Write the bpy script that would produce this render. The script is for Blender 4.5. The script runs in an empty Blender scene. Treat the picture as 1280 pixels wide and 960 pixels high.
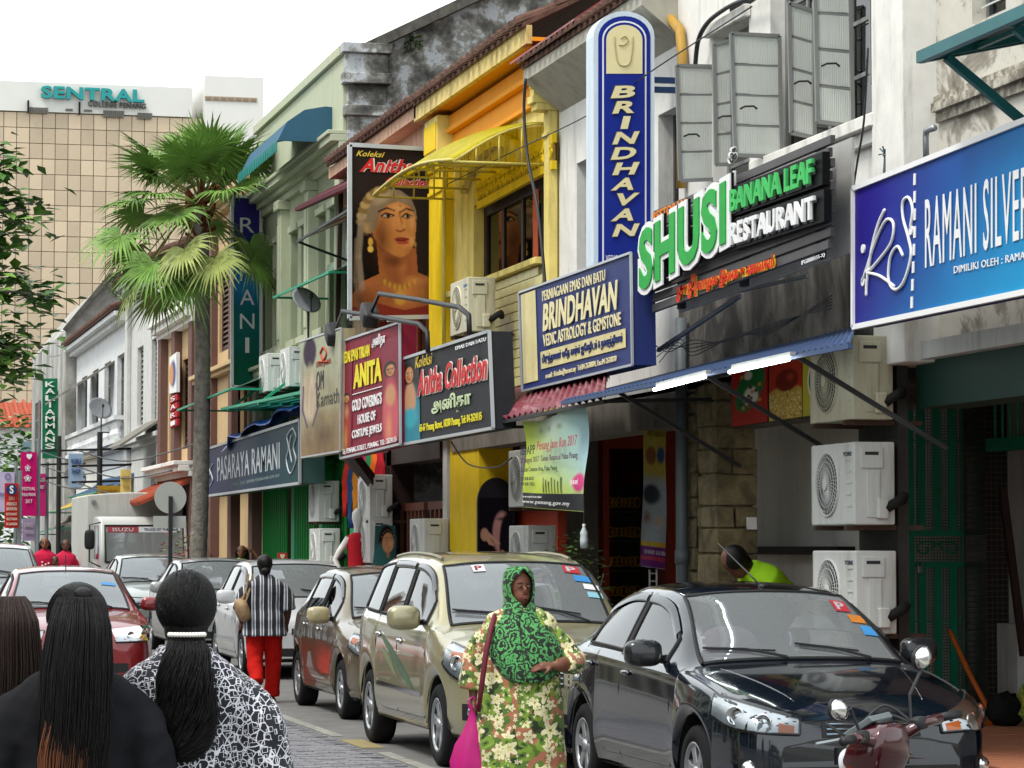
import bpy, bmesh, math, random
import numpy as np
from mathutils import Vector, Matrix, Euler, noise as mnoise
from mathutils.bvhtree import BVHTree
R = math.radians
random.seed(7)
scene = bpy.context.scene
COL = scene.collection
F, HORIZON, VPX, EYE = 3540.0, 683.0, -240.0, 1.65      # photo focal length in px, horizon row, street vanishing column, eye height
PITCH = math.atan((HORIZON - 480) / F)
YAW = math.atan((640 - VPX) * math.cos(PITCH) / F)
cam_data = bpy.data.cameras.new('camera'); cam = bpy.data.objects.new('camera', cam_data); COL.objects.link(cam)
cam_data.sensor_width = 36; cam_data.lens = F / 1280 * 36
cam_data.clip_start = 0.1; cam_data.clip_end = 2000
cam.location = (0, 0, EYE); cam.rotation_euler = (R(90) + PITCH, 0, -YAW)
scene.camera = cam
SUN_EL, SUN_AZ = R(58), R(-60)
world = bpy.data.worlds.new('World'); scene.world = world; world.use_nodes = True
nt = world.node_tree; nt.nodes.clear()
sky = nt.nodes.new('ShaderNodeTexSky'); sky.sky_type = 'NISHITA'; sky.sun_disc = False
sky.sun_elevation = SUN_EL; sky.sun_rotation = SUN_AZ; sky.dust_density = 4; sky.air_density = 1.0
bg1 = nt.nodes.new('ShaderNodeBackground'); bg1.inputs['Strength'].default_value = 0.12
nt.links.new(sky.outputs[0], bg1.inputs['Color'])
bg2 = nt.nodes.new('ShaderNodeBackground'); bg2.inputs['Strength'].default_value = 1.0     # even overcast cloud sheet
bg2.inputs['Color'].default_value = (0.93, 0.985, 1.0, 1)
mixw = nt.nodes.new('ShaderNodeMixShader'); mixw.inputs[0].default_value = 0.86
nt.links.new(bg1.outputs[0], mixw.inputs[1]); nt.links.new(bg2.outputs[0], mixw.inputs[2])
wo = nt.nodes.new('ShaderNodeOutputWorld'); nt.links.new(mixw.outputs[0], wo.inputs[0])
sun_d = bpy.data.lights.new('sun', 'SUN'); sun_d.energy = 1.5; sun_d.angle = R(16); sun_d.color = (1, .96, .9)
sun = bpy.data.objects.new('sun', sun_d); COL.objects.link(sun)
sd = Vector((math.sin(SUN_AZ) * math.cos(SUN_EL), -math.cos(SUN_AZ) * math.cos(SUN_EL), math.sin(SUN_EL)))
sun.rotation_euler = sd.to_track_quat('Z', 'Y').to_euler(); sun.location = sd * 60
scene.view_settings.view_transform = 'Standard'; scene.view_settings.look = 'None'
scene.view_settings.exposure = 1.0; scene.view_settings.gamma = 1
scene.view_settings.use_curve_mapping = False
try:
 scene.cycles.max_bounces = 6; scene.cycles.diffuse_bounces = 3; scene.cycles.glossy_bounces = 3; scene.cycles.transparent_max_bounces = 12; scene.cycles.use_denoising = True
 scene.cycles.caustics_reflective = False; scene.cycles.caustics_refractive = False
except Exception: pass
CR = Euler((R(90) + PITCH, 0, -YAW)).to_matrix()
CO = Vector((0, 0, EYE))
def ray(px, py): return CR @ Vector(((px - 640) / F, (480 - py) / F, -1))
def onx(t, px, py): d = ray(px, py); return CO + d * (t / d.x)
def ony(s, px, py): d = ray(px, py); return CO + d * (s / d.y)
def onz(h, px, py): d = ray(px, py); return CO + d * ((h - EYE) / d.z)
def ond(depth, px, py): return CO + ray(px, py) * depth
def S(px, t=7.3, py=600): return onx(t, px, py).y
def Zx(t, px, py): return onx(t, px, py).z
def ground_z(s): return 0.0065 * max(0, s - 30) if s < 120 else 0.585
def lin(c):
 return tuple((x / 12.92 if x <= .04045 else ((x + .055) / 1.055) ** 2.4) for x in c)
def hexc(h, k=1.0):
 h = h.lstrip('#'); c = lin(tuple(int(h[i:i + 2], 16) / 255 for i in (0, 2, 4)))
 return tuple(x * k for x in c)
MATS = {}
def M(name, col, rough=.6, metal=0, var=.12, scale=4.0, dirt=0.0, dirtcol=(.06, .055, .045), streak=True, bump=0.0, bscale=40, coat=0.0, spec=.32, emit=None, estr=0, thr=.5, sheen=0):
 if name in MATS: return MATS[name]
 if isinstance(col, str): col = hexc(col)
 if any(w in name for w in ('sign', 'letter', 'board', 'strip')): spec = min(spec, .06)
 elif rough >= .7: spec = min(spec, .14)
 m = bpy.data.materials.new(name); m.use_nodes = True; MATS[name] = m
 n = m.node_tree.nodes; L = m.node_tree.links
 p = n['Principled BSDF']; p.inputs['Roughness'].default_value = rough; p.inputs['Metallic'].default_value = metal
 p.inputs['Specular IOR Level'].default_value = spec
 p.inputs['Coat Weight'].default_value = coat; p.inputs['Coat Roughness'].default_value = .04
 if sheen: p.inputs['Sheen Weight'].default_value = sheen
 tc = n.new('ShaderNodeTexCoord')
 out = None
 nz = n.new('ShaderNodeTexNoise'); nz.inputs['Scale'].default_value = scale; nz.inputs['Detail'].default_value = 6; nz.inputs['Roughness'].default_value = .65
 L.new(tc.outputs['Object'], nz.inputs['Vector'])
 mr = n.new('ShaderNodeMapRange'); mr.inputs[1].default_value = .3; mr.inputs[2].default_value = .7; mr.inputs[3].default_value = 1 - var; mr.inputs[4].default_value = 1 + var
 L.new(nz.outputs['Fac'], mr.inputs[0])
 mx = n.new('ShaderNodeMix'); mx.data_type = 'RGBA'; mx.blend_type = 'MULTIPLY'; mx.inputs[0].default_value = 1
 mx.inputs[6].default_value = (*col, 1); L.new(mr.outputs[0], mx.inputs[7]); out = mx.outputs[2]
 if dirt > 0:
  mp = n.new('ShaderNodeMapping'); mp.inputs['Scale'].default_value = (2.6, 2.6, .35 if streak else 2.6)
  L.new(tc.outputs['Object'], mp.inputs['Vector'])
  n2 = n.new('ShaderNodeTexNoise'); n2.inputs['Scale'].default_value = 2.2; n2.inputs['Detail'].default_value = 9; n2.inputs['Roughness'].default_value = .7
  L.new(mp.outputs[0], n2.inputs['Vector'])
  r2 = n.new('ShaderNodeMapRange'); r2.inputs[1].default_value = thr; r2.inputs[2].default_value = thr + .22; r2.inputs[3].default_value = 0; r2.inputs[4].default_value = dirt
  L.new(n2.outputs['Fac'], r2.inputs[0])
  m2 = n.new('ShaderNodeMix'); m2.data_type = 'RGBA'; m2.inputs[7].default_value = (*dirtcol, 1)
  L.new(r2.outputs[0], m2.inputs[0]); L.new(out, m2.inputs[6]); out = m2.outputs[2]
 L.new(out, p.inputs['Base Color'])
 if bump > 0:
  nb = n.new('ShaderNodeTexNoise'); nb.inputs['Scale'].default_value = bscale; nb.inputs['Detail'].default_value = 5
  L.new(tc.outputs['Object'], nb.inputs['Vector'])
  b = n.new('ShaderNodeBump'); b.inputs['Strength'].default_value = bump; b.inputs['Distance'].default_value = .02
  L.new(nb.outputs['Fac'], b.inputs['Height']); L.new(b.outputs[0], p.inputs['Normal'])
 if emit:
  p.inputs['Emission Color'].default_value = (*emit, 1); p.inputs['Emission Strength'].default_value = estr
 return m
def paintmat(name, col, rough=.28, coat=1.0, metal=.35):
 m = M(name, col, rough=rough, metal=metal, var=.03, scale=1.5, coat=coat, dirt=.12, dirtcol=(.2, .18, .15), streak=False, thr=.58)
 return m
def glassmat(name, tint=(.35, .42, .42), ior=1.55, gcol=(1, 1, 1), dust_sheen=.0):
 if name in MATS: return MATS[name]
 m = bpy.data.materials.new(name); m.use_nodes = True; MATS[name] = m
 n = m.node_tree.nodes; L = m.node_tree.links; n.remove(n['Principled BSDF'])
 tr = n.new('ShaderNodeBsdfTransparent'); tr.inputs[0].default_value = (*tint, 1)
 gl = n.new('ShaderNodeBsdfGlossy'); gl.inputs['Roughness'].default_value = .02; gl.inputs[0].default_value = (*gcol, 1)
 fr = n.new('ShaderNodeFresnel'); fr.inputs[0].default_value = ior
 mx = n.new('ShaderNodeMixShader'); L.new(fr.outputs[0], mx.inputs[0]); L.new(tr.outputs[0], mx.inputs[1]); L.new(gl.outputs[0], mx.inputs[2])
 out = mx.outputs[0]
 if dust_sheen:  # pale diffuse mix: dust, plus brightness painted in for reflected sky
  df = n.new('ShaderNodeBsdfDiffuse'); df.inputs[0].default_value = (.6, .64, .66, 1); m2 = n.new('ShaderNodeMixShader'); m2.inputs[0].default_value = dust_sheen
  L.new(out, m2.inputs[1]); L.new(df.outputs[0], m2.inputs[2]); out = m2.outputs[0]
 L.new(out, n['Material Output'].inputs[0])
 return m
def attrmat(name, rough=.5, coat=0.0, var=.06, grime=.0):
 """flat print: colours come from the mesh's own 'print' attribute"""
 if name in MATS: return MATS[name]
 m = bpy.data.materials.new(name); m.use_nodes = True; MATS[name] = m
 n = m.node_tree.nodes; L = m.node_tree.links; p = n['Principled BSDF']
 a = n.new('ShaderNodeAttribute'); a.attribute_name = 'print'
 p.inputs['Roughness'].default_value = rough; p.inputs['Specular IOR Level'].default_value = .05; p.inputs['Coat Weight'].default_value = coat
 tc = n.new('ShaderNodeTexCoord'); nz = n.new('ShaderNodeTexNoise'); nz.inputs['Scale'].default_value = 3; nz.inputs['Detail'].default_value = 6
 L.new(tc.outputs['Object'], nz.inputs['Vector'])
 mr = n.new('ShaderNodeMapRange'); mr.inputs[1].default_value = .3; mr.inputs[2].default_value = .7; mr.inputs[3].default_value = 1 - var - grime; mr.inputs[4].default_value = 1 + var
 L.new(nz.outputs['Fac'], mr.inputs[0])
 mx = n.new('ShaderNodeMix'); mx.data_type = 'RGBA'; mx.blend_type = 'MULTIPLY'; mx.inputs[0].default_value = 1
 L.new(a.outputs['Color'], mx.inputs[6]); L.new(mr.outputs[0], mx.inputs[7]); L.new(mx.outputs[2], p.inputs['Base Color'])
 return m
def rampmat(name, stops, scale=3, detail=10, rough=.9, stretch=(1, 1, 1), bump=.3, distort=.5):
 """weathered plaster: several colours by noise level"""
 if name in MATS: return MATS[name]
 m = bpy.data.materials.new(name); m.use_nodes = True; MATS[name] = m
 n = m.node_tree.nodes; L = m.node_tree.links; p = n['Principled BSDF']; p.inputs['Roughness'].default_value = rough
 tc = n.new('ShaderNodeTexCoord'); mp = n.new('ShaderNodeMapping'); mp.inputs['Scale'].default_value = stretch
 nz = n.new('ShaderNodeTexNoise'); nz.inputs['Scale'].default_value = scale; nz.inputs['Detail'].default_value = detail; nz.inputs['Roughness'].default_value = .68; nz.inputs['Distortion'].default_value = distort
 rp = n.new('ShaderNodeValToRGB'); e = rp.color_ramp.elements
 while len(e) < len(stops): e.new(.5)
 for k, (pos, c) in enumerate(stops): e[k].position = pos; e[k].color = (*(hexc(c) if isinstance(c, str) else c), 1)
 L.new(tc.outputs['Object'], mp.inputs[0]); L.new(mp.outputs[0], nz.inputs['Vector']); L.new(nz.outputs['Fac'], rp.inputs[0]); L.new(rp.outputs[0], p.inputs['Base Color'])
 b = n.new('ShaderNodeBump'); b.inputs['Strength'].default_value = bump; b.inputs['Distance'].default_value = .03
 L.new(nz.outputs['Fac'], b.inputs['Height']); L.new(b.outputs[0], p.inputs['Normal'])
 return m
class MB:
 def __init__(s): s.v = []; s.f = []
 def add(s, vs, fs):
  o = len(s.v); s.v += [tuple(v) for v in vs]; s.f += [tuple(i + o for i in f) for f in fs]; return s
 def box(s, a, b):
  (x0, y0, z0), (x1, y1, z1) = a, b
  x0, x1 = min(x0, x1), max(x0, x1); y0, y1 = min(y0, y1), max(y0, y1); z0, z1 = min(z0, z1), max(z0, z1)
  return s.add([(x0, y0, z0), (x1, y0, z0), (x1, y1, z0), (x0, y1, z0), (x0, y0, z1), (x1, y0, z1), (x1, y1, z1), (x0, y1, z1)],
  [(0, 3, 2, 1), (4, 5, 6, 7), (0, 1, 5, 4), (1, 2, 6, 5), (2, 3, 7, 6), (3, 0, 4, 7)])
 def hexa(s, q0, q1):     # two quads (same winding) -> solid
  return s.add(list(q0) + list(q1), [(3, 2, 1, 0), (4, 5, 6, 7), (0, 1, 5, 4), (1, 2, 6, 5), (2, 3, 7, 6), (3, 0, 4, 7)])
 def slab(s, q, n):       # quad extruded by vector n
  n = Vector(n); return s.hexa([Vector(p) for p in q], [Vector(p) + n for p in q])
 def prism(s, poly, n):   # 3d polygon extruded by n
  n = Vector(n); k = len(poly); P = [Vector(p) for p in poly]
  return s.add(P + [p + n for p in P], [tuple(range(k - 1, -1, -1)), tuple(range(k, 2 * k))] + [(i, (i + 1) % k, k + (i + 1) % k, k + i) for i in range(k)])
 def bar(s, a, b, w, h=None, up=(0, 0, 1)):
  a, b = Vector(a), Vector(b); h = h or w; d = (b - a).normalized(); u = Vector(up)
  if abs(d.dot(u)) > .98: u = Vector((0, 1, 0))
  x = d.cross(u).normalized() * w / 2; y = x.cross(d).normalized() * h / 2
  return s.hexa([a - x - y, a + x - y, a + x + y, a - x + y], [b - x - y, b + x - y, b + x + y, b - x + y])
 def tube(s, pts, r, n=8, caps=True):
  pts = [Vector(p) for p in pts]; k = len(pts); rr = r if isinstance(r, (list, tuple)) else [r] * k
  vs = []; fs = []; prev = None
  for i, p in enumerate(pts):
   d = (pts[min(i + 1, k - 1)] - pts[max(i - 1, 0)]).normalized()
   if prev is None:
    u = Vector((0, 0, 1)) if abs(d.z) < .9 else Vector((1, 0, 0)); x = d.cross(u).normalized()
   else: x = (prev - d * prev.dot(d)).normalized()
   y = d.cross(x); prev = x
   for j in range(n):
    a = 2 * math.pi * j / n; vs.append(p + (x * math.cos(a) + y * math.sin(a)) * rr[i])
  for i in range(k - 1):
   for j in range(n): fs.append((i * n + j, i * n + (j + 1) % n, (i + 1) * n + (j + 1) % n, (i + 1) * n + j))
  if caps: fs += [tuple(range(n - 1, -1, -1)), tuple((k - 1) * n + j for j in range(n))]
  return s.add(vs, fs)
 def lathe(s, prof, n, origin=(0, 0, 0), axis='z', closed=False):   # prof [(r,h)]
  o = Vector(origin); vs = []; k = len(prof)
  for r, h in prof:
   for j in range(n):
    a = 2 * math.pi * j / n; c, d = r * math.cos(a), r * math.sin(a)
    vs.append(o + Vector({'z': (c, d, h), 'x': (h, c, d), 'y': (d, h, c)}[axis]))
  fs = [(i * n + j, i * n + (j + 1) % n, (i + 1) * n + (j + 1) % n, (i + 1) * n + j) for i in range(k - 1) for j in range(n)]
  if closed: fs += [tuple(range(n - 1, -1, -1)), tuple((k - 1) * n + j for j in range(n))]
  return s.add(vs, fs)
 def blob(s, c, r, p=2.0, n=16, m=10, rot=None):   # superellipsoid
  c = Vector(c); vs = []; fs = []; e = 2 / p
  sg = lambda v: math.copysign(abs(v) ** e, v)
  for i in range(m + 1):
   a = -math.pi / 2 + math.pi * i / m
   for j in range(n):
    b = 2 * math.pi * j / n
    q = Vector((sg(math.cos(a)) * sg(math.cos(b)) * r[0], sg(math.cos(a)) * sg(math.sin(b)) * r[1], sg(math.sin(a)) * r[2]))
    vs.append(c + (rot @ q if rot else q))
  for i in range(m):
   for j in range(n): fs.append((i * n + j, i * n + (j + 1) % n, (i + 1) * n + (j + 1) % n, (i + 1) * n + j))
  return s.add(vs, fs)
 def grid(s, P):           # P[i][j] 3d points
  a, b = len(P), len(P[0])
  return s.add([p for r in P for p in r], [(i * b + j, i * b + j + 1, (i + 1) * b + j + 1, (i + 1) * b + j) for i in range(a - 1) for j in range(b - 1)])
 def loft(s, rings, caps=True):
  a, b = len(rings), len(rings[0])
  fs = [(i * b + j, i * b + (j + 1) % b, (i + 1) * b + (j + 1) % b, (i + 1) * b + j) for i in range(a - 1) for j in range(b)]
  if caps: fs += [tuple(range(b - 1, -1, -1)), tuple((a - 1) * b + j for j in range(b))]
  return s.add([p for r in rings for p in r], fs)
def wloc(o):
 v = Vector((0, 0, 0))
 while o is not None: v += o.location; o = o.parent
 return v
def link(o, parent=None):
 COL.objects.link(o)
 if parent is not None: o.parent = parent
 return o
BENDF = None
def mk(name, mb, mat, parent=None, smooth=False, bevel=0, local=False, at=None, solid=0, segs=2):
 """one mesh object; vertices given in world space (local=True: in the parent's space)"""
 o = bpy.data.objects.new(name, bpy.data.meshes.new(name))
 off = Vector((0, 0, 0))
 if BENDF and local: mb.v = [BENDF(v) for v in mb.v]
 if not local:
  if parent is not None: off = wloc(parent)
  elif at is not None: off = Vector(at); o.location = off
  else:
   a = np.array(mb.v); off = Vector(((a[:, 0].min() + a[:, 0].max()) / 2, (a[:, 1].min() + a[:, 1].max()) / 2, a[:, 2].min())); o.location = off
 o.data.from_pydata([(v[0] - off.x, v[1] - off.y, v[2] - off.z) for v in mb.v], [], mb.f)
 o.data.validate(); o.data.materials.append(mat)
 if smooth:
  o.data.polygons.foreach_set('use_smooth', [True] * len(o.data.polygons))
 link(o, parent)
 if bevel:
  b = o.modifiers.new('bevel', 'BEVEL'); b.width = bevel; b.segments = segs; b.limit_method = 'ANGLE'; b.angle_limit = R(40)
  if not smooth: o.data.polygons.foreach_set('use_smooth', [True] * len(o.data.polygons)); b.harden_normals = True
 if solid:
  b = o.modifiers.new('solid', 'SOLIDIFY'); b.thickness = solid; b.offset = 0
 return o
def thing(name, label, cat, loc=(0, 0, 0), rz=0, group=None):
 o = bpy.data.objects.new(name, None); o.location = loc; o.rotation_euler = (0, 0, rz); o.empty_display_size = .2
 COL.objects.link(o); return tag(o, label, cat, group)
def tag(o, label=None, cat=None, group=None, kind=None):
 if label: o['label'] = label
 if cat: o['category'] = cat
 if group: o['group'] = group
 if kind: o['kind'] = kind
 return o
def copy_tree(o, parent=None):
 c = o.copy(); COL.objects.link(c); c.parent = parent
 for ch in list(o.children): copy_tree(ch, c)
 return c
def sharp(o, ang=35):
 o.data.polygons.foreach_set('use_smooth', [True] * len(o.data.polygons))
 try: o.data.set_sharp_from_angle(angle=R(ang))
 except Exception: pass
 return o
_tcache = {}
def text_data(body, bold=.0, shear=0, extrude=0.02, res=3, spacing=1.06, align='CENTER', lead=1.0):
 key = (body, bold, shear, extrude, res, spacing, align, lead)
 if key in _tcache: return _tcache[key]
 c = bpy.data.curves.new('t', 'FONT'); c.body = body; c.size = 1; c.offset = bold; c.shear = shear; c.extrude = extrude
 c.resolution_u = res; c.space_character = spacing; c.align_x = align; c.space_line = lead
 o = bpy.data.objects.new('t', c)
 me = bpy.data.meshes.new_from_object(o)
 vs = np.array([v.co[:] for v in me.vertices]); fs = [tuple(p.vertices) for p in me.polygons]
 bpy.data.objects.remove(o); bpy.data.curves.remove(c); bpy.data.meshes.remove(me)
 if len(vs) == 0: vs = np.zeros((3, 3)); fs = []
 _tcache[key] = (vs, fs); return vs, fs
def quad_text(name, body, q, mat, parent, nrm, depth=.01, **kw):
 """lettering stretched to the real quad q = TL, TR, BR, BL (world points); nrm = outward normal of the board"""
 vs, fs = text_data(body, **kw); lo, hi = vs.min(0), vs.max(0); d = np.maximum(hi - lo, 1e-6)
 u = (vs[:, 0] - lo[0]) / d[0]; v = (vs[:, 1] - lo[1]) / d[1]; w = (vs[:, 2] - lo[2]) / d[2]
 TL, TR, BR, BL = [np.array(p[:]) for p in q]
 P = ((1 - u) * v)[:, None] * TL + (u * v)[:, None] * TR + (u * (1 - v))[:, None] * BR + ((1 - u) * (1 - v))[:, None] * BL
 P = P + (w * depth)[:, None] * np.array(nrm)
 mb = MB(); mb.add(P.tolist(), fs)
 return mk(name, mb, mat, parent)
NX, NY = (-1, 0, 0), (0, -1, 0)
def sub(q, u0, v0, u1, v1, lift=0, n=NX):
 """sub-rectangle of quad q, u left->right, v top->bottom in 0..1"""
 TL, TR, BR, BL = [Vector(p) for p in q]; n = Vector(n) * lift
 f = lambda u, v: (TL * (1 - u) + TR * u) * (1 - v) + (BL * (1 - u) + BR * u) * v + n
 return [f(u0, v0), f(u1, v0), f(u1, v1), f(u0, v1)]
def qx(t, *pts): return [onx(t, *p) for p in pts]
def qy(s, *pts): return [ony(s, *p) for p in pts]
def frame(mb, q, w, d, n, inset=0):
 """four bars round quad q"""
 TL, TR, BR, BL = [Vector(p) for p in q]; n = Vector(n) * d
 for a, b in ((TL, TR), (TR, BR), (BR, BL), (BL, TL)):
  mb.bar(a + n / 2, b + n / 2, w, w, up=n)
 return mb
class Canvas:
 def __init__(s, w, h, asp, col):
  s.w, s.h = w, h; s.U, s.V = np.meshgrid(np.linspace(0, asp, w), np.linspace(0, 1, h)); s.asp = asp    # V down
  s.C = np.ones((h, w, 3)) * np.array(hexc(col))
 def blend(s, a, col):
  a = np.clip(a, 0, 1)[..., None]; col = np.array(hexc(col)) if isinstance(col, str) else np.array(col)
  s.C = s.C * (1 - a) + col * a; return s
 def ell(s, cx, cy, rx, ry, col, ang=0, soft=.02, op=1.0):
  c, q = math.cos(ang), math.sin(ang); x, y = s.U - cx, s.V - cy
  d = np.sqrt(((x * c + y * q) / rx) ** 2 + ((-x * q + y * c) / ry) ** 2)
  return s.blend(op * (1 - d) * min(rx, ry) / soft + op * .5 if soft < .5 * min(rx, ry) else op * np.clip(1 - d, 0, 1), col)
 def poly(s, pts, col, op=1.0):
  x, y = s.U, s.V; ins = np.zeros(x.shape, bool); k = len(pts)
  for i in range(k):
   (x0, y0), (x1, y1) = pts[i], pts[(i + 1) % k]
   if y0 == y1: continue
   cond = ((y0 > y) != (y1 > y)) & (x < (x1 - x0) * (y - y0) / (y1 - y0) + x0); ins ^= cond
  return s.blend(ins * op, col)
 def line(s, pts, w, col, op=1.0):
  for (x0, y0), (x1, y1) in zip(pts[:-1], pts[1:]):
   dx, dy = x1 - x0, y1 - y0; L2 = dx * dx + dy * dy + 1e-9
   t = np.clip(((s.U - x0) * dx + (s.V - y0) * dy) / L2, 0, 1)
   d = np.hypot(s.U - x0 - t * dx, s.V - y0 - t * dy); s.blend(op * np.clip((w - d) / w * 2, 0, 1), col)
  return s
 def grad(s, c0, c1, ax='v', op=1.0):
  t = (s.V if ax == 'v' else s.U / s.asp)[..., None]; g = np.array(hexc(c0)) * (1 - t) + np.array(hexc(c1)) * t
  s.C = s.C * (1 - op) + g * op; return s
 def noise(s, amt, seed=0):
  r = np.random.RandomState(seed); s.C = s.C * (1 + amt * (r.rand(s.h, s.w, 1) - .5)); return s
def print_obj(name, cv, q, mat, parent, k=.9, wave=None):
 TL, TR, BR, BL = [np.array(p[:]) for p in q]
 u, v = np.meshgrid(np.linspace(0, 1, cv.w), np.linspace(0, 1, cv.h)); u = u.ravel()[:, None]; v = v.ravel()[:, None]
 P = (TL * (1 - u) + TR * u) * (1 - v) + (BL * (1 - u) + BR * u) * v
 if wave is not None: P = P + wave(u, v)
 w = cv.w
 fs = [(i * w + j, (i + 1) * w + j, (i + 1) * w + j + 1, i * w + j + 1) for i in range(cv.h - 1) for j in range(w - 1)]
 mb = MB(); mb.v = P.tolist(); mb.f = fs
 o = mk(name, mb, mat, parent)
 ca = o.data.color_attributes.new('print', 'FLOAT_COLOR', 'POINT')
 c = np.ones((cv.w * cv.h, 4)); c[:, :3] = np.clip(cv.C.reshape(-1, 3) * k, 0, 1); ca.data.foreach_set('color', c.ravel().astype(np.float32))
 return o
def smoothstep(a, b, x): t = np.clip((x - a) / (b - a), 0, 1); return t * t * (3 - 2 * t)
# ================================================================== materials of the place
m_white = M('limewashed plaster', '#dddbd5', rough=.85, var=.09, dirt=.6, dirtcol=hexc('#77716a'), thr=.53, bump=.12, bscale=14)
m_white2 = M('grey white plaster', '#c4c4c0', rough=.85, var=.08, dirt=.5, dirtcol=hexc('#5c5850'), thr=.52, bump=.15, bscale=14)
m_peel = rampmat('peeling plaster', [(.3, '#575248'), (.44, '#8f897c'), (.5, '#c2beb2'), (.75, '#cfccc2')], scale=1.6, stretch=(1, 1, 1.3))
m_mottle = rampmat('mould blackened plaster', [(.34, '#2e2e2c'), (.45, '#5b5a55'), (.52, '#84837d'), (.56, '#aeb2b4'), (.62, '#a3a7aa'), (.7, '#4c4b47')], scale=2.3, detail=14, distort=.15)
m_yellow = M('yellow paint', '#dfbe22', rough=.7, var=.08, dirt=.6, dirtcol=hexc('#77602a'), thr=.55)
m_cream = M('cream paint', '#e0cd7c', rough=.75, var=.1, dirt=.7, dirtcol=hexc('#6d5d35'), thr=.5)
m_orange = M('orange paint', '#e09420', rough=.7, var=.06)
m_ctile = M('cream glazed tile', '#d9cd8e', rough=.3, var=.1, dirt=.25, thr=.6)
m_peach = M('peach plaster', '#c49f86', rough=.8, var=.1, dirt=.5, thr=.5)
m_pgreen = M('pale green paint', '#9ba287', rough=.8, var=.07, dirt=.4, dirtcol=hexc('#68694f'), thr=.55)
m_pgreen2 = M('light green trim', '#adb299', rough=.8, var=.05, dirt=.3, thr=.58)
m_green = M('emerald paint', '#2f9d68', rough=.6, var=.06)
m_gate = M('green gate paint', '#1f9270', rough=.45, var=.1, dirt=.3, thr=.55)
m_bars = M('leaf green grille paint', '#178f3c', rough=.45, var=.1)
m_brown = M('brown plaster', '#6b5048', rough=.8, var=.08, dirt=.25, thr=.55)
m_tan = M('tan plaster', '#c1a57c', rough=.8, var=.07, dirt=.3, thr=.55)
m_louver = M('brown shutter paint', '#4f3a34', rough=.6, var=.1)
m_concrete = rampmat('stained concrete', [(.3, '#5f5d58'), (.48, '#8b8a84'), (.6, '#a5a49e'), (.8, '#b0afa9')], scale=1.1, stretch=(1, 1, .5))
m_tile = M('weathered roof tile', '#5a4238', rough=.9, var=.35, scale=7, dirt=.7, dirtcol=(.02, .02, .018), streak=False, thr=.48)
m_otile = M('orange roof tile', '#9a4c36', rough=.85, var=.25, scale=5)
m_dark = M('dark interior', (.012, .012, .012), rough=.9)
m_dkwood = M('dark brown wood', '#2f1f1a', rough=.6, var=.25)
m_iron = M('black iron', (.02, .02, .022), rough=.5, var=.2)
m_steel = M('grey steel', '#8d9396', rough=.4, metal=.6, var=.1)
m_alu = M('silver aluminium', '#b9bec2', rough=.35, metal=.5, var=.05)
m_asphalt = M('asphalt', '#6b6a68', rough=.9, var=.18, scale=3, bump=.3, bscale=120, dirt=.4, dirtcol=(.06, .06, .058), streak=False, thr=.52)
m_paver = M('grey paver', '#77767a', rough=.85, var=.25, scale=9, dirt=.3, dirtcol=(.07, .07, .065), streak=False, thr=.5)
m_pave = M('cement pavement', '#9d9a92', rough=.9, var=.12, dirt=.35, streak=False)
m_terra = M('terracotta floor tile', '#b5775a', rough=.6, var=.15, scale=8, dirt=.3, streak=False)
m_redwood = M('oxide red paint', '#96331c', rough=.6, var=.15)
m_stone = rampmat('rough cut stone', [(.3, '#3f3828'), (.5, '#6f6448'), (.7, '#8f8260'), (.9, '#9d9272')], scale=5, bump=.8)
m_sash = M('grey steel sash', '#7d7f7c', rough=.5, var=.1)
m_pane = glassmat('window glass', (.25, .28, .28), 1.5)
def frosted(name, col, tr=.3):
 if name in MATS: return MATS[name]
 m = M(name, col, rough=.25, var=.1, scale=2.5, dirt=.15, dirtcol=hexc('#8a8256'))
 n = m.node_tree.nodes; L = m.node_tree.links; p = n['Principled BSDF']
 w = n.new('ShaderNodeTexWave'); w.wave_type = 'BANDS'; w.bands_direction = 'X'; w.inputs['Scale'].default_value = 22
 tc = n.new('ShaderNodeTexCoord'); L.new(tc.outputs['Object'], w.inputs['Vector'])
 b = n.new('ShaderNodeBump'); b.inputs['Strength'].default_value = .5; b.inputs['Distance'].default_value = .01; L.new(w.outputs['Fac'], b.inputs['Height']); L.new(b.outputs[0], p.inputs['Normal'])
 t = n.new('ShaderNodeBsdfTranslucent'); t.inputs[0].default_value = (.85, .87, .84, 1); mx = n.new('ShaderNodeMixShader'); mx.inputs[0].default_value = tr
 L.new(p.outputs[0], mx.inputs[1]); L.new(t.outputs[0], mx.inputs[2]); L.new(mx.outputs[0], n['Material Output'].inputs[0])
 return m
m_ribbed = frosted('ribbed wired glass', '#dfe2dc', .5)
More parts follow.
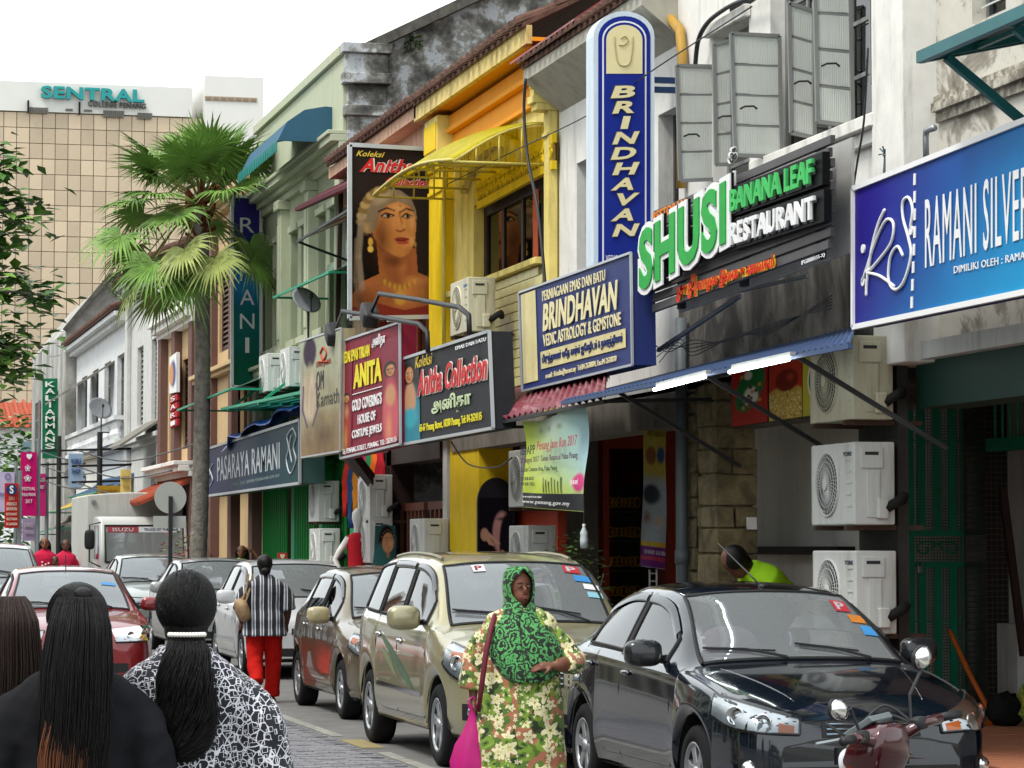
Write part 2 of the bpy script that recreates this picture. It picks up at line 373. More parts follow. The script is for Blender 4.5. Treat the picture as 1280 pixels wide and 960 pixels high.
# ================================================================== ground, road, pavement
T = 7.3; TI = 9.8
def sheet(name, t0, t1, mat, dz, s0=-40, s1=420, label=None):
 ss = [s0, 0, 15, 25, 30, 35, 45, 60, 90, 120, 200, s1]; ss = [s for s in ss if s0 <= s <= s1]
 mb = MB(); mb.grid([[(t, s, ground_z(s) + dz) for t in (t0, t1)] for s in ss])
 o = mk(name, mb, mat, at=(0, 0, 0)); tag(o, kind='structure'); return o
sheet('ground', -400, 400, M('dusty ground', '#6f6b62', rough=1, var=.15), -.03)
sheet('road', -6.4, 7.0, m_asphalt, 0)
def pave_side(name, t0, t1, z):
 mb = MB(); ss = [-20, 30, 60, 90, 140]
 for a, b in zip(ss[:-1], ss[1:]):
  za, zb = ground_z(a), ground_z(b)
  mb.hexa([(t0, a, za - .1), (t1, a, za - .1), (t1, b, zb - .1), (t0, b, zb - .1)], [(t0, a, za + z), (t1, a, za + z), (t1, b, zb + z), (t0, b, zb + z)])
 return tag(mk(name, mb, m_pave, at=(0, 0, 0)), kind='structure')
kerb = pave_side('kerb', 7.0, 7.16, .15)
pavement = pave_side('pavement', 7.16, 10.6, .17)
pave_side('pavement_opposite', -9.6, -6.4, .15)
mb = MB(); mb.box((7.5, 12, .17), (10.2, 24.4, .21)); tf = mk('tiled_floor', mb, M('tile joint', '#5f4b40', rough=.9)); tag(tf, kind='structure')
tb = MB(); tb.box((0, 0, 0), (.29, .29, .012)); tile0 = None
for i in range(8):
 for j in range(30):
  s = 15.6 + j * .3
  if tile0 is None:
   tile0 = mk('floor_tile', tb, m_terra, tf, local=True, bevel=.003); o = tile0
  else:
   o = tile0.copy(); COL.objects.link(o); o.parent = tf
  o.location = (7.52 + i * .3 - tf.location.x, s - tf.location.y, .21 - tf.location.z + random.uniform(-.002, .002))
mb = MB(); mb.box((7.2, 12, .1), (7.495, 24.4, .19)); st = mk('shop_step', mb, m_terra, bevel=.01); tag(st, kind='structure')
mb = MB(); rnd = random.Random(3); s = 16.0; row = 0
while s < 46:
 t = 2.3 + (row % 2) * .11
 while t < 4.36:
  h = .012 + rnd.uniform(0, .008); a = .004
  if t + .2 < 4.42: mb.box((t + a, s + a, 0.0), (t + .21, s + .105, ground_z(s) + h))
  t += .218
 s += .112; row += 1
pv = mk('paving_blocks', mb, m_paver, at=(0, 0, 0)); tag(pv, 'grey block paving in the driving lane', kind='stuff')
m_line = M('worn white line', '#908e86', rough=.8, var=.2, dirt=.85, dirtcol=(.1, .1, .1), streak=False, thr=.45)
m_yline = M('worn yellow line', '#8f8258', rough=.8, var=.2, dirt=.8, dirtcol=(.1, .1, .1), streak=False, thr=.47)
for k in range(6):
 s = 18.2 + k * 6.2
 mb = MB(); mb.box((4.44, s, ground_z(s) + .002), (4.55, s + 4.2, ground_z(s + 4.2) + .005)); o = mk('road_marking', mb, m_line); tag(o, kind='structure')
 mb = MB(); mb.box((4.42, s + 4.7, ground_z(s) + .002), (4.62, s + 5.7, ground_z(s + 5.7) + .006)); o = mk('road_marking', mb, m_yline); tag(o, kind='structure')
# ================================================================== wall helpers (street facades stand in the plane X = t, s runs along Y)
def wallx(mb, t, s0, s1, z0, z1, th=.25, holes=()):
 ys = sorted({s0, s1, *[h[0] for h in holes], *[h[1] for h in holes]})
 for a, b in zip(ys[:-1], ys[1:]):
  m = (a + b) / 2; hs = sorted([(h[2], h[3]) for h in holes if h[0] < m < h[1]]); z = z0
  for ha, hb in hs:
   if ha > z: mb.box((t, a, z), (t + th, b, ha))
   z = max(z, hb)
  if z < z1: mb.box((t, a, z), (t + th, b, z1))
 return mb
def win(parent, t, s0, s1, z0, z1, mat=None, pane=None, nx=2, nz=3, w=.05, d=.06, name='window'):
 """window part: frame bars with a pane behind as sub-part"""
 mat = mat or m_sash; mb = MB()
 mb.box((t, s0, z0), (t + d, s0 + w, z1)); mb.box((t, s1 - w, z0), (t + d, s1, z1)); mb.box((t, s0 + w, z0), (t + d, s1 - w, z0 + w)); mb.box((t, s0 + w, z1 - w), (t + d, s1 - w, z1))
 for i in range(1, nx): y = s0 + (s1 - s0) * i / nx; mb.box((t + .01, y - w * .35, z0 + w), (t + d - .01, y + w * .35, z1 - w))
 for i in range(1, nz): z = z0 + (z1 - z0) * i / nz; mb.box((t + .015, s0 + w, z - w * .3), (t + d - .015, s1 - w, z + w * .3))
 f = mk(name, mb, mat, parent)
 mp = MB(); mp.box((t + d * .45, s0 + w, z0 + w), (t + d * .55, s1 - w, z1 - w)); mk('pane', mp, pane or m_pane, f)
 return f
def shutter(parent, t, s0, s1, z0, z1, mat, n=14):
 mb = MB(); w = .06
 mb.box((t, s0, z0), (t + .05, s0 + w, z1)); mb.box((t, s1 - w, z0), (t + .05, s1, z1)); mb.box((t, s0 + w, z0), (t + .05, s1 - w, z0 + w)); mb.box((t, s0 + w, z1 - w), (t + .05, s1 - w, z1))
 f = mk('shutter', mb, mat, parent); m2 = MB(); h = (z1 - z0 - 2 * w) / n
 for i in range(n):
  z = z0 + w + i * h
  m2.slab([(t + .045, s0 + w, z + h * .9), (t + .045, s1 - w, z + h * .9), (t + .0, s1 - w, z + h * .15), (t + .0, s0 + w, z + h * .15)], (.006, 0, .006))
 sl = mk('louvre', m2, mat, f); sl['kind'] = 'stuff'
 return f
def cornice(mb, t, s0, s1, z, steps):
 for dz, out in steps: mb.box((t - out, s0, z), (t + .01, s1, z + dz)); z += dz
 return z
def tile_roof(parent, te, s0, s1, ze, mat, depth=5.5, slope=.5, pitch=.24, tr=.075, lip=True):
 """pitched roof: board plus rows of half-round tiles running up from the eave"""
 mb = MB(); mb.slab([(te, s0, ze), (te, s1, ze), (te + depth, s1, ze + depth * slope), (te + depth, s0, ze + depth * slope)], (0, 0, .05))
 r = mk('roof', mb, mat, parent); m2 = MB(); s = s0 + pitch / 2
 while s < s1:
  for seg in range(6):
   x0 = te - .06 + seg * .42; z0 = ze + .05 + (x0 - te) * slope + .02 - .0 * seg; x1 = x0 + .46; z1 = z0 + .46 * slope - .03
   jj = random.uniform(-.012, .012)
   a = [Vector((x0, s + jj + math.cos(k * math.pi / 5) * tr, z0 + math.sin(k * math.pi / 5) * tr)) for k in range(6)]
   b = [Vector((x1, s + jj + math.cos(k * math.pi / 5) * tr * .8, z1 + math.sin(k * math.pi / 5) * tr * .8)) for k in range(6)]
   m2.loft([a, b])
  s += pitch
 o = mk('roof_tiles', m2, mat, r, smooth=False); o['kind'] = 'stuff'
 return r
def building(name, label, s0, s1): return thing(name, label, 'building', (T, (s0 + s1) / 2, 0))
def body_box(parent, s0, s1, z1, mat, t0=T + .3, t1=15.0, z0=3.0):
 mb = MB(); mb.box((t0 + 2.3, s0, 0), (t1, s1, z1)); return mk('rear_block', mb, mat, parent)
def soffit(parent, s0, s1, z, mat, t0=T + .02, t1=TI + .2):
 mb = MB(); mb.box((t0, s0, z), (t1, s1, z + .12)); return mk('walkway_ceiling', mb, mat, parent)
# ================================================================== B1 silver shop (white, right edge)
b = building('shophouse', 'weathered white shophouse behind the blue silver shop signboard', 11, 18.5); B1 = b
mb = MB(); z_t = 7.6
lw0, lw1 = S(1236), S(1194); lz = Zx(7.45, 1194, 40)
wallx(mb, 7.45, 11, 17.96, 3.0, z_t, holes=[(lw0, lw1, lz, lz + 1.3), (11.6, 13.4, lz, lz + 1.3)]); mk('wall', mb, m_peel, b)
mb = MB(); mb.box((7.2, 17.96, 2.9), (7.7, 18.54, z_t)); mk('pilaster', mb, m_white, b, bevel=.01)
cz = Zx(7.45, 1172, 150); mb = MB(); cornice(mb, 7.45, 11, 17.9, cz - .03, [(.07, .035), (.06, .07), (.05, .05)]); mk('moulding', mb, rampmat('broken moulding', [(.3, '#4b453a'), (.5, '#8a8375'), (.6, '#b9b4a6')], scale=9), b)
f = win(b, 7.55, lw0, lw1, lz, lz + 1.3, m_steel, nx=1, nz=1)
mb = MB()
for i in range(9):
 z = lz + .1 + i * .13; mb.slab([(7.50, lw0 + .03, z), (7.50, lw1 - .03, z), (7.62, lw1 - .03, z + .07), (7.62, lw0 + .03, z + .07)], (0, 0, .008))
mk('louvre_glass', mb, m_ribbed, f)['kind'] = 'stuff'
win(b, 7.55, 11.6, 13.4, lz, lz + 1.3, m_steel)
soffit(b, 11, 18.4, 2.92, m_white2); body_box(b, 11, 18.5, 7.6, m_white2)
mb = MB(); mb.box((7.42, 11, 2.6), (7.75, 18.3, 2.98)); mk('beam', mb, M('dark green fascia', '#12352c', rough=.6), b)
tile_roof(b, 6.9, 11, 18.5, 7.6, m_tile)
s_in0, s_in1 = 15.2, 24.0
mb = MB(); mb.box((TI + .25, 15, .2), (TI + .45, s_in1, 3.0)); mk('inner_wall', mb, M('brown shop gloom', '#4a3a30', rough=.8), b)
def folding_door(s0, s1, base, topc, parent):
 mb = MB(); mb.box((TI + .12, s0, 1.0), (TI + .2, s1, 2.35)); d = mk('door', mb, topc, parent)
 mb = MB()
 for i in range(4):
  y = s0 + (s1 - s0) * i / 4 + .03
  for z0, z1 in ((1.08, 1.45), (1.52, 1.9), (1.97, 2.28)): mb.box((TI + .09, y, z0), (TI + .119, y + (s1 - s0) / 4 - .07, z1))
 mk('panel', mb, M('orange brown door panel', '#a0532a', rough=.5, var=.2), d)
 mb = MB(); mb.box((TI + .1, s0, .2), (TI + .22, s1, .98)); mk('base_panel', mb, base, d)
 mb = MB(); mb.box((TI + .06, s0, 2.35), (TI + .24, s1, 2.45)); mb.box((TI + .06, s0, 1.0), (TI + .086, s1, 1.05)); mk('rail', mb, M('blue rail paint', '#1f4a78', rough=.5), d)
 return d
folding_door(18.5, 21.3, M('blue base paint', '#24598f', rough=.6, dirt=.3), m_redwood, b)
folding_door(15.4, 18.3, M('blue base paint', '#24598f'), m_redwood, b)
mb = MB(); mb.box((TI - .02, S(1247, TI), .2), (TI + .1, S(1272, TI), 1.0)); mk('low_wall', mb, m_white2, b)
s_c0, s_c1 = S(1246, TI), S(1218, TI)
mb = MB(); mb.box((TI - .1, s_c0, .2), (TI + .1, s_c1, 3.0)); mk('column', mb, M('black mosaic grout', '#55534f', rough=.8), b)
mb = MB(); p_ = .048
for face in range(2):
 n_ = int(.2 / p_) if face == 0 else int((s_c1 - s_c0) / p_)
 for i in range(n_):
  for j in range(int(2.7 / p_)):
   z = .22 + j * p_
   if face == 0: x = TI - .1 + .003 + i * p_; mb.box((x, s_c0 - .004, z), (x + p_ - .007, s_c0 + .01, z + p_ - .007))
   else: y = s_c0 + .003 + i * p_; mb.box((TI - .104, y, z), (TI - .09, y + p_ - .007, z + p_ - .007))
mk('mosaic_tiles', mb, M('dark brown mosaic tile', '#2b2320', rough=.25, var=.4, scale=12), b)['kind'] = 'stuff'
mb = MB()
for k in range(70): z = .22 + k * .04; mb.blob((TI + .12, s_c0 - .02, z), (.018, .018, .019), n=6, m=4)
mk('beaded_trim', mb, M('pale bead trim', '#9b978c', rough=.5), b)['kind'] = 'stuff'
mb = MB(); g0, g1 = 15.5, 22.6; z0, z1 = 2.5, 2.95
mb.box((TI - .1, g0, 2.45), (TI - .02, g1, 2.56)); mb.box((TI - .1, g0, 2.9), (TI - .02, g1, 2.97))
mk('transom_beam', mb, m_gate, b); mb = MB()
for i in range(46): y = g0 + .1 + i * .155; mb.tube([(TI - .06, y, 2.55), (TI - .06, y, 2.92)], .012, 6)
mk('transom_bars', mb, m_gate, b)['kind'] = 'stuff'
# ================================================================== B2 restaurant (white, steel casements)
b = building('shophouse', 'white shophouse with steel casement windows open above the banana leaf restaurant', 18.5, 23.4); B2 = b
A0, A1 = S(939), S(893); Az0 = Zx(T, 939, 215) - .2; Az1 = Zx(T, 939, 20)
C0, C1 = S(1108), S(966); Cz0 = Zx(T, 1108, 140); Cz1 = 7.1
mb = MB(); wallx(mb, T, 18.54, 23.4, 3.05, 7.6, th=.3, holes=[(A0, A1, Az0, Az1), (C0, C1, Cz0, Cz1)]); mk('wall', mb, m_white, b)
mb = MB(); mb.box((T - .12, C0 - .05, Cz0 - .1), (T + .05, C1 + .2, Cz0 - .005)); mb.box((T - .06, C0 - .05, Cz0 - .2), (T - .003, C1 + .2, Cz0 - .1)); mk('sill', mb, m_white, b, bevel=.01)
mb = MB(); mb.box((T - .06, A0 - .06, Az1 + .0), (T - .003, A1 + .06, Az1 + .1)); mk('lintel', mb, m_white, b, bevel=.01)
for (x0, x1, za) in ((912, 928, 8), (929, 945, 2)):     # ventilation slots over the narrow window
 mb = MB(); q = qx(T - .005, (x0, za), (x1, za - 10), (x1, za - 3), (x0, za + 8)); mb.slab(q, (.02, 0, 0)); mk('vent', mb, m_dark, b)
win(b, T + .12, A0, A1, Az0, Az1, m_sash, nx=1, nz=4)
win(b, T + .12, C0, C1, Cz0, Cz1, m_sash, nx=5, nz=6)
mb = MB()
for i in range(8):     # burglar bars behind the wide window with a diamond in the middle
 y = C0 + .15 + i * (C1 - C0 - .3) / 7; mb.tube([(T + .2, y, Cz0), (T + .2, y, Cz1)], .008, 5)
for i in range(12): z = Cz0 + .1 + i * .18; mb.tube([(T + .2, C0, z), (T + .2, C1, z)], .006, 5)
mk('window_grille', mb, m_iron, b)['kind'] = 'stuff'
def leaf(parent, s, q, nz=4):
 Q = qy(s, *q); mb = MB(); n = (0, .025, 0); frame(mb, Q, .028, .025, n)
 for i in range(1, nz): a, c, _, _ = sub(Q, 0, i / nz, 1, 1); mb.bar(Vector(a) + Vector((0, .012, 0)), Vector(c) + Vector((0, .012, 0)), .018)
 f = mk('casement', mb, m_sash, parent)
 for i in range(nz):
  mp = MB(); mp.slab(sub(Q, .04, i / nz + .012, .96, (i + 1) / nz - .012), (0, .006, 0)); mk('pane', mp, m_ribbed, f)
 mh = MB(); a = Vector(sub(Q, .12, .62, 1, 1)[0]); mh.tube([a + Vector((0, -.02, 0)), a + Vector((.03, -.05, .015)), a + Vector((.1, -.05, .02)), a + Vector((.13, -.045, 0))], .008, 6); mk('handle', mh, m_iron, f)
 return f
leaf(b, 22.45, [(846, 82), (892, 83), (894, 224), (850, 226)])
leaf(b, 21.97, [(892, 56), (914, 50), (916, 205), (895, 206)])
leaf(b, 20.82, [(914, 42), (974, 45), (977, 196), (919, 194)])
leaf(b, 20.1, [(986, 4), (1017, 14), (1018, 172), (989, 166)])
leaf(b, 19.3, [(1018, -30), (1062, -28), (1066, 158), (1022, 152)])
leaf(b, 18.75, [(1088, -60), (1110, -60), (1110, 110), (1090, 104)], 5)
mb = MB(); mb.tube([onx(T - .06, *p) for p in ((820, 0), (850, 38), (853, 70), (851, 235))], .045, 10); mk('downpipe', mb, M('ochre painted pipe', '#b08a3a', rough=.6, dirt=.6), b, smooth=True)
soffit(b, 18.54, 23.4, 3.0, m_white2); body_box(b, 18.5, 23.4, 7.6, m_white2); tile_roof(b, 6.9, 18.5, 23.4, 7.6, m_tile)
mb = MB(); wallx(mb, T + .02, 18.6, 23.38, 2.62, 3.045, th=.28); mk('beam', mb, rampmat('black stained concrete', [(.3, '#22211f'), (.5, '#55534e'), (.7, '#7b7972')], scale=3), b)
mb = MB(); wallx(mb, T - .012, 18.6, 23.38, 3.05, 3.9, th=.011); mk('stained_band', mb, rampmat('black mould streaks', [(.3, '#1b1a18'), (.45, '#3d3a36'), (.6, '#6f6b64'), (.75, '#8c887f')], scale=2.2, stretch=(1, 1, .6)), b)
def stone_pillar(s, xl, xr, deep, parent, ytop=395):
 a = ony(s, xl, 600); c = ony(s, xr, 600); x0, x1 = a.x, c.x
 mb = MB(); mb.box((x0 + .03, s + .03, .15), (x1 - .03, s + deep - .03, 3.0)); p = mk('pillar', mb, m_stone, parent); z = .17; k = 0
 while z < 2.98:
  h = random.uniform(.17, .27); h = min(h, 3.0 - z)
  if k % 2: cuts = [0, random.uniform(.35, .65), 1]
  else: cuts = [0, 1]
  for u0, u1 in zip(cuts[:-1], cuts[1:]):
   m2 = MB(); o = random.uniform(0, .035)
   m2.box((x0 + (x1 - x0) * u0 + .006, s - o, z + .006), (x0 + (x1 - x0) * u1 - .006, s + deep + .01, z + h - .006))
   m2.v = [(v[0] + random.uniform(-.012, .012), v[1] + random.uniform(-.02, .02), v[2] + random.uniform(-.008, .008)) for v in m2.v]
   mk('stone', m2, m_stone, p, bevel=.014)
  z += h; k += 1
 return p
stone_pillar(23.0, 866, 886, .35, b); stone_pillar(22.1, 893, 946, .45, b)
mb = MB(); a = onx(7.22, 852, 600); mb.tube([(a.x, a.y, .17), (a.x, a.y, 3.6)], .052, 12); mb.tube([(a.x, a.y, 1.5), (a.x, a.y, 1.62)], .062, 12); mk('drainpipe', mb, M('grey plastic pipe', '#5d6468', rough=.5, dirt=.3), b, smooth=True)
mb = MB(); mb.box((8.3, 21.6, .2), (8.45, 24.35, 3.0)); mk('inner_wall', mb, M('grey panel', '#c9cac5', rough=.7, var=.06, dirt=.2), b)
mb = MB(); mb.box((8.14, 21.8, 1.58), (8.297, 24.3, 1.65)); mk('shelf', mb, M('dark shelf board', '#1f1e1c'), b)
mb = MB(); mb.box((7.3, 18.35, .17), (7.38, 19.1, 3.0)); mk('party_pillar', mb, M('blackened party pillar', '#3a3835', rough=.9, var=.3), b)
# ================================================================== B3 astrology and gemstone shop (white)
b = building('shophouse', 'narrow white shophouse behind the tall blue gemstone shop sign', 23.4, 27.6); B3 = b
w0, w1 = S(744), S(714); wz0, wz1 = 3.9, Zx(T, 714, 204)
v0, v1 = S(846), S(816); vz1 = Zx(T, 846, 128)
mb = MB(); wallx(mb, T + .06, 23.4, 27.66, 3.05, 6.5, th=.3, holes=[(w0, w1, wz0, wz1), (v0, v1, 4.1, vz1)]); mk('wall', mb, m_white, b)
win(b, T + .2, w0, w1, wz0, wz1, M('dark window wood', '#4c4a46', rough=.6, var=.15), nx=2, nz=3)
win(b, T + .2, v0, v1, 4.1, vz1, M('dark window wood', '#4c4a46'), nx=2, nz=3)
ez = onx(6.97, 660, 96).z
mb = MB(); mb.hexa([(6.97, 23.4, ez - .02), (T + .1, 23.4, ez - .35), (T + .1, 27.6, ez - .35), (6.97, 27.6, ez - .02)], [(6.97, 23.4, ez + .1), (T + .1, 23.4, ez + .1), (T + .1, 27.6, ez + .1), (6.97, 27.6, ez + .1)]); mk('soffit', mb, M('grey soffit board', '#a9a598', rough=.8, dirt=.4), b)
tile_roof(b, 6.95, 23.4, 27.62, ez + .1, m_tile, pitch=.2, tr=.06)
mb = MB(); rings = []
for k in range(7): a = k / 6 * math.pi; rings.append([(6.88 + .1 * math.cos(a) * .5, 25.6, ez + .22 + .14 * math.sin(a)), (6.88 + .1 * math.cos(a) * .5, 28.1, ez + .22 + .14 * math.sin(a)), (6.89 + .1 * math.cos(a) * .5, 28.1, ez + .23 + .14 * math.sin(a)), (6.89 + .1 * math.cos(a) * .5, 25.6, ez + .23 + .14 * math.sin(a))])
mb.slab([(6.9, 25.4, ez + .2), (6.9, 27.9, ez + .2), (7.5, 27.9, ez + .62), (7.5, 25.4, ez + .62)], (0, 0, .02)); mk('flashing', mb, M('faded red sheet metal', '#8c3f42', rough=.5, var=.2, dirt=.5, dirtcol=hexc('#9a8f8c')), b)
soffit(b, 23.4, 27.6, 3.0, m_white2); body_box(b, 23.4, 27.6, 6.6, m_white2)
mb = MB(); wallx(mb, T + .02, 23.4, 27.6, 2.7, 3.04, th=.3); mk('beam', mb, M('stained beam', '#77726a', rough=.9, var=.2, dirt=.6), b)
pA = S(752, 8.6); mb = MB(); s_w = ony(31.0, 600, 600)
mb.box((ony(30.6, 706, 600).x, 30.6, .17), (ony(30.6, 753, 600).x, 31.0, 3.0)); mk('end_wall', mb, M('grimy grey plaster', '#86837b', rough=.9, var=.1, dirt=.4), b)
mb = MB(); x0 = ony(30.4, 754, 600).x; mb.box((x0, 30.4, .17), (x0 + .07, 30.8, 3.0)); x1 = ony(30.4, 833, 600).x; mb.box((x1, 30.4, .17), (x1 + .12, 30.8, 3.0)); mb.box((x0 + .07, 30.45, 2.75), (x1, 30.75, 2.9)); mk('door_frame', mb, m_redwood, b)
mb = MB(); mb.box((x0, 33.4, .17), (x1 + 1.2, 33.6, 3.0)); mk('shop_back_wall', mb, M('deep red paint', '#8a2a16', rough=.7, var=.2), b)
# ================================================================== B4 yellow shophouse
b = building('shophouse', 'bright yellow and orange shophouse with cream tiled parapet', 27.7, 33.0); B4 = b
s0, s1 = 27.7, 33.0; ez4 = onx(7.0, 522, 140).z
q = [onx(T, x, y) for x, y in ((592, 262), (690, 208), (690, 322), (592, 358))]
ow0, ow1, oz0, oz1 = q[1].y + .02, q[0].y, q[2].z, q[1].z
mb = MB(); wallx(mb, T, s0, s1, 3.05, ez4 - .1, th=.3, holes=[(ow0, ow1, oz0, oz1)]); mk('wall', mb, m_cream, b)
for a, c, m in ((s0 - .02, s0 + .17, m_cream), (s1 - .75, s1 - .02, m_yellow)):
 pr = .05 if m is m_cream else .14
 mb = MB(); mb.box((T - pr, a, 3.0), (T + .05, c, ez4 - .75)); mb.box((T - .18, a - .02, ez4 - .75), (T + .05, c + .02, ez4 - .68)); mb.box((T - pr - .02, a, ez4 - 1.02), (T - pr + .002, c, ez4 - .97)); mb.box((T - .22, a - .03, ez4 - .68), (T + .05, c + .03, ez4 - .6)); p = mk('pilaster', mb, m, b, bevel=.008)
 mb = MB(); mb.box((T - .2, a + .02, ez4 - .6), (T + .05, c - .02, ez4 - .12)); mk('bracket', mb, m_cream, p, bevel=.01)
 mb = MB(); mb.box((T - .215, a + .05, ez4 - .52), (T - .199, c - .05, ez4 - .2)); mk('bracket_panel', mb, m_yellow, p)
mb = MB(); mb.box((7.0, s0 - .1, ez4 - .09), (7.06, s1 + .1, ez4 + .1)); mk('fascia', mb, M('stained cream fascia', '#d3bd7c', rough=.8, var=.15, dirt=.85, dirtcol=hexc('#4a3618'), thr=.5), b)
mb = MB(); mb.box((7.06, s0 - .1, ez4 - .06), (T + .3, s1 + .1, ez4 - .02)); mk('soffit', mb, m_orange, b)
mb = MB(); cornice(mb, T, s0 + .36, s1 - .77, ez4 - .62, [(.05, .06), (.22, .02), (.06, .1), (.16, .06)]); mk('cornice', mb, m_orange, b, bevel=.01)
mb = MB(); ac = (s0 + s1) / 2 - .2; rad = 2.0
arc = [(T - .05, ac + rad * math.cos(math.pi * k / 20), ez4 - 1.9 + 1.15 * math.sin(math.pi * k / 20)) for k in range(21)]
for a, c in zip(arc[5:15], arc[6:16]): mb.bar(a, c, .12, .09, up=(1, 0, 0))
mk('arch_moulding', mb, m_cream, b)
tile_roof(b, 6.97, s0 - .1, s1 + .1, ez4 + .08, m_tile, pitch=.27, tr=.085)
fz0, fz1 = Zx(T, 690, 196), Zx(T, 690, 174)
fq = [onx(T - .03, *p) for p in ((596, 232), (690, 178), (690, 200), (596, 252))]
mb = MB(); mb.slab(sub(fq, 0, -.55, 1, -.02), (.05, 0, 0)); mb.slab(sub(fq, 0, 1.02, 1, 1.5), (.05, 0, 0)); mk('frieze_rail', mb, m_yellow, b)
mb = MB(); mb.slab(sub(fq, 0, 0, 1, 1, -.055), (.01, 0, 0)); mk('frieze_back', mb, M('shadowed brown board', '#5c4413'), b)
mb = MB(); n = 16
for i in range(n):
 for (u0, v0_, u1, v1_) in ((0, 0, .5, 1), (.5, 1, 1, 0), (0, .5, .5, 0), (.5, .0, 1, .5), (0, .5, .5, 1), (.5, 1, 1, .5)):
  a = sub(fq, (i + u0) / n, v0_, (i + u0) / n + .01, v0_ + .01)[0]; c = sub(fq, (i + u1) / n, v1_, (i + u1) / n + .01, v1_ + .01)[0]
  mb.bar(a, c, .022, .02, up=(1, 0, 0))
mk('fretwork', mb, m_yellow, b)['kind'] = 'stuff'
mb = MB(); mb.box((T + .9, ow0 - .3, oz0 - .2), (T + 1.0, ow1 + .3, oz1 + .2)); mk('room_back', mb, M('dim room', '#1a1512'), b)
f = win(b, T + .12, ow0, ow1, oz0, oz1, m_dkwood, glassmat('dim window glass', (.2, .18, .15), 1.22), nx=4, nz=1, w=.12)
mb = MB(); y0 = S(661, T - .0); rings = []
for i in range(9):
 u = i / 8; zz = oz1 - .12 - u * (oz1 - oz0 - .15); wd = .05 + .12 * (1 if u < .3 else .6) * (.6 + u)
 rings.append([(T + .06 + .012 * math.sin(k * 2.1 + u * 2), y0 + .05 - wd * k / 10 * 1.5, zz) for k in range(11)])
mb.grid(rings); mk('curtain', mb, M('coral curtain', '#c8664a', rough=.9), f, smooth=True, solid=.004)
tq = [onx(T - .012, *p) for p in ((590, 362), (692, 326), (692, 405), (590, 452))]
mb = MB(); mb.box((T - .01, s0 + .34, tq[3].z - .45), (T + .0, s1 - .8, oz0 - .02)); tw = mk('tiled_panel', mb, M('tile grout', '#8a7f52', rough=.9), b)
tb = MB(); tb.box((-.014, .004, .004), (0, .296, .096)); t0_ = None; z = tq[3].z - .4; row = 0; tcount = 0
while z < oz0 - .1:
 y = s0 + .36 - (row % 2) * .15
 while y < s1 - 1.1:
  if y >= s0 + .34 and tcount < 300:
   if t0_ is None: t0_ = mk('wall_tile', tb, m_ctile, tw, local=True, bevel=.003, segs=1); o = t0_
   else: o = t0_.copy(); COL.objects.link(o); o.parent = tw
   o.location = Vector((T - .01 + random.uniform(-.001, .001), y, z)) - wloc(tw); tcount += 1
  y += .3
 z += .1; row += 1
mb = MB(); mb.box((T - .1, s0 + .35, oz0 - .03), (T + .05, s1 - .78, oz0 + .04)); mk('sill', mb, m_cream, b, bevel=.008)
mb = MB(); wallx(mb, T - .02, s0, s1 - .7, 2.75, 3.2, th=.3); mk('beam', mb, M('stained beam', '#77726a'), b)
soffit(b, s0, s1, 3.0, m_white2); body_box(b, s0, s1, 6.9, m_cream)
pa, pc = S(598), S(562)
mb = MB(); mb.box((T, pa, 1.5), (T + .4, pc, 3.05)); p = mk('pillar', mb, m_yellow, b, bevel=.01)
mb = MB(); mb.box((T - .01, pa - .01, .17), (T + .41, pc + .01, 1.5)); mk('dado', mb, M('pale blue dado', '#8ba6b4', rough=.7, dirt=.4), p, bevel=.01)
mb = MB(); mb.box((T + .5, 29.4, .17), (T + .6, 33.2, 3.0)); mk('inner_wall', mb, m_redwood, b)
# ================================================================== B5 jewellery shophouse (peach)
b = building('shophouse', 'peach shophouse with an old tiled roof behind the costume jewellery signs', 33.0, 38.85); B5 = b
ez5 = onx(6.98, 455, 182).z
mb = MB(); wallx(mb, T + .03, 33.0, 38.85, 3.05, ez5, th=.3, holes=[(33.4, 35.0, 4.0, 5.6), (36.2, 37.8, 4.0, 5.6)]); mk('wall', mb, m_peach, b)
win(b, T + .15, 33.4, 35.0, 4.0, 5.6, M('orange red window paint', '#a2452a', rough=.6), nx=3, nz=2); win(b, T + .15, 36.2, 37.8, 4.0, 5.6, M('orange red window paint', '#a2452a'), nx=3, nz=2)
mb = MB(); mb.box((7.0, 33.0, ez5 - .1), (T + .1, 38.85, ez5 + .05)); mb.box((T - .1, 33.02, ez5 - .5), (T + .05, 38.8, ez5 - .1)); mk('cornice', mb, m_peach, b)
tile_roof(b, 6.95, 33.0, 38.8, ez5 + .05, m_tile, pitch=.25, tr=.08)
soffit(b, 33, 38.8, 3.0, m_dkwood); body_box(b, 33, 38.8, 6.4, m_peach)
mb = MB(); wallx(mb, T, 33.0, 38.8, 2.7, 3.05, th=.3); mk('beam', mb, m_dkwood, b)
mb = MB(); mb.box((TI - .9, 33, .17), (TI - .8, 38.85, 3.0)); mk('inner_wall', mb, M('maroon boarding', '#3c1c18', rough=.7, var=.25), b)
def post(parent, xc, w, mat, t=T, z1=3.05):
 mb = MB(); y = S(xc, t); mb.box((t, y - w / 2, .17), (t + w, y + w / 2, z1)); return mk('pillar', mb, mat, parent)
post(b, 556, .22, m_white2); post(b, 486, .3, m_dkwood)
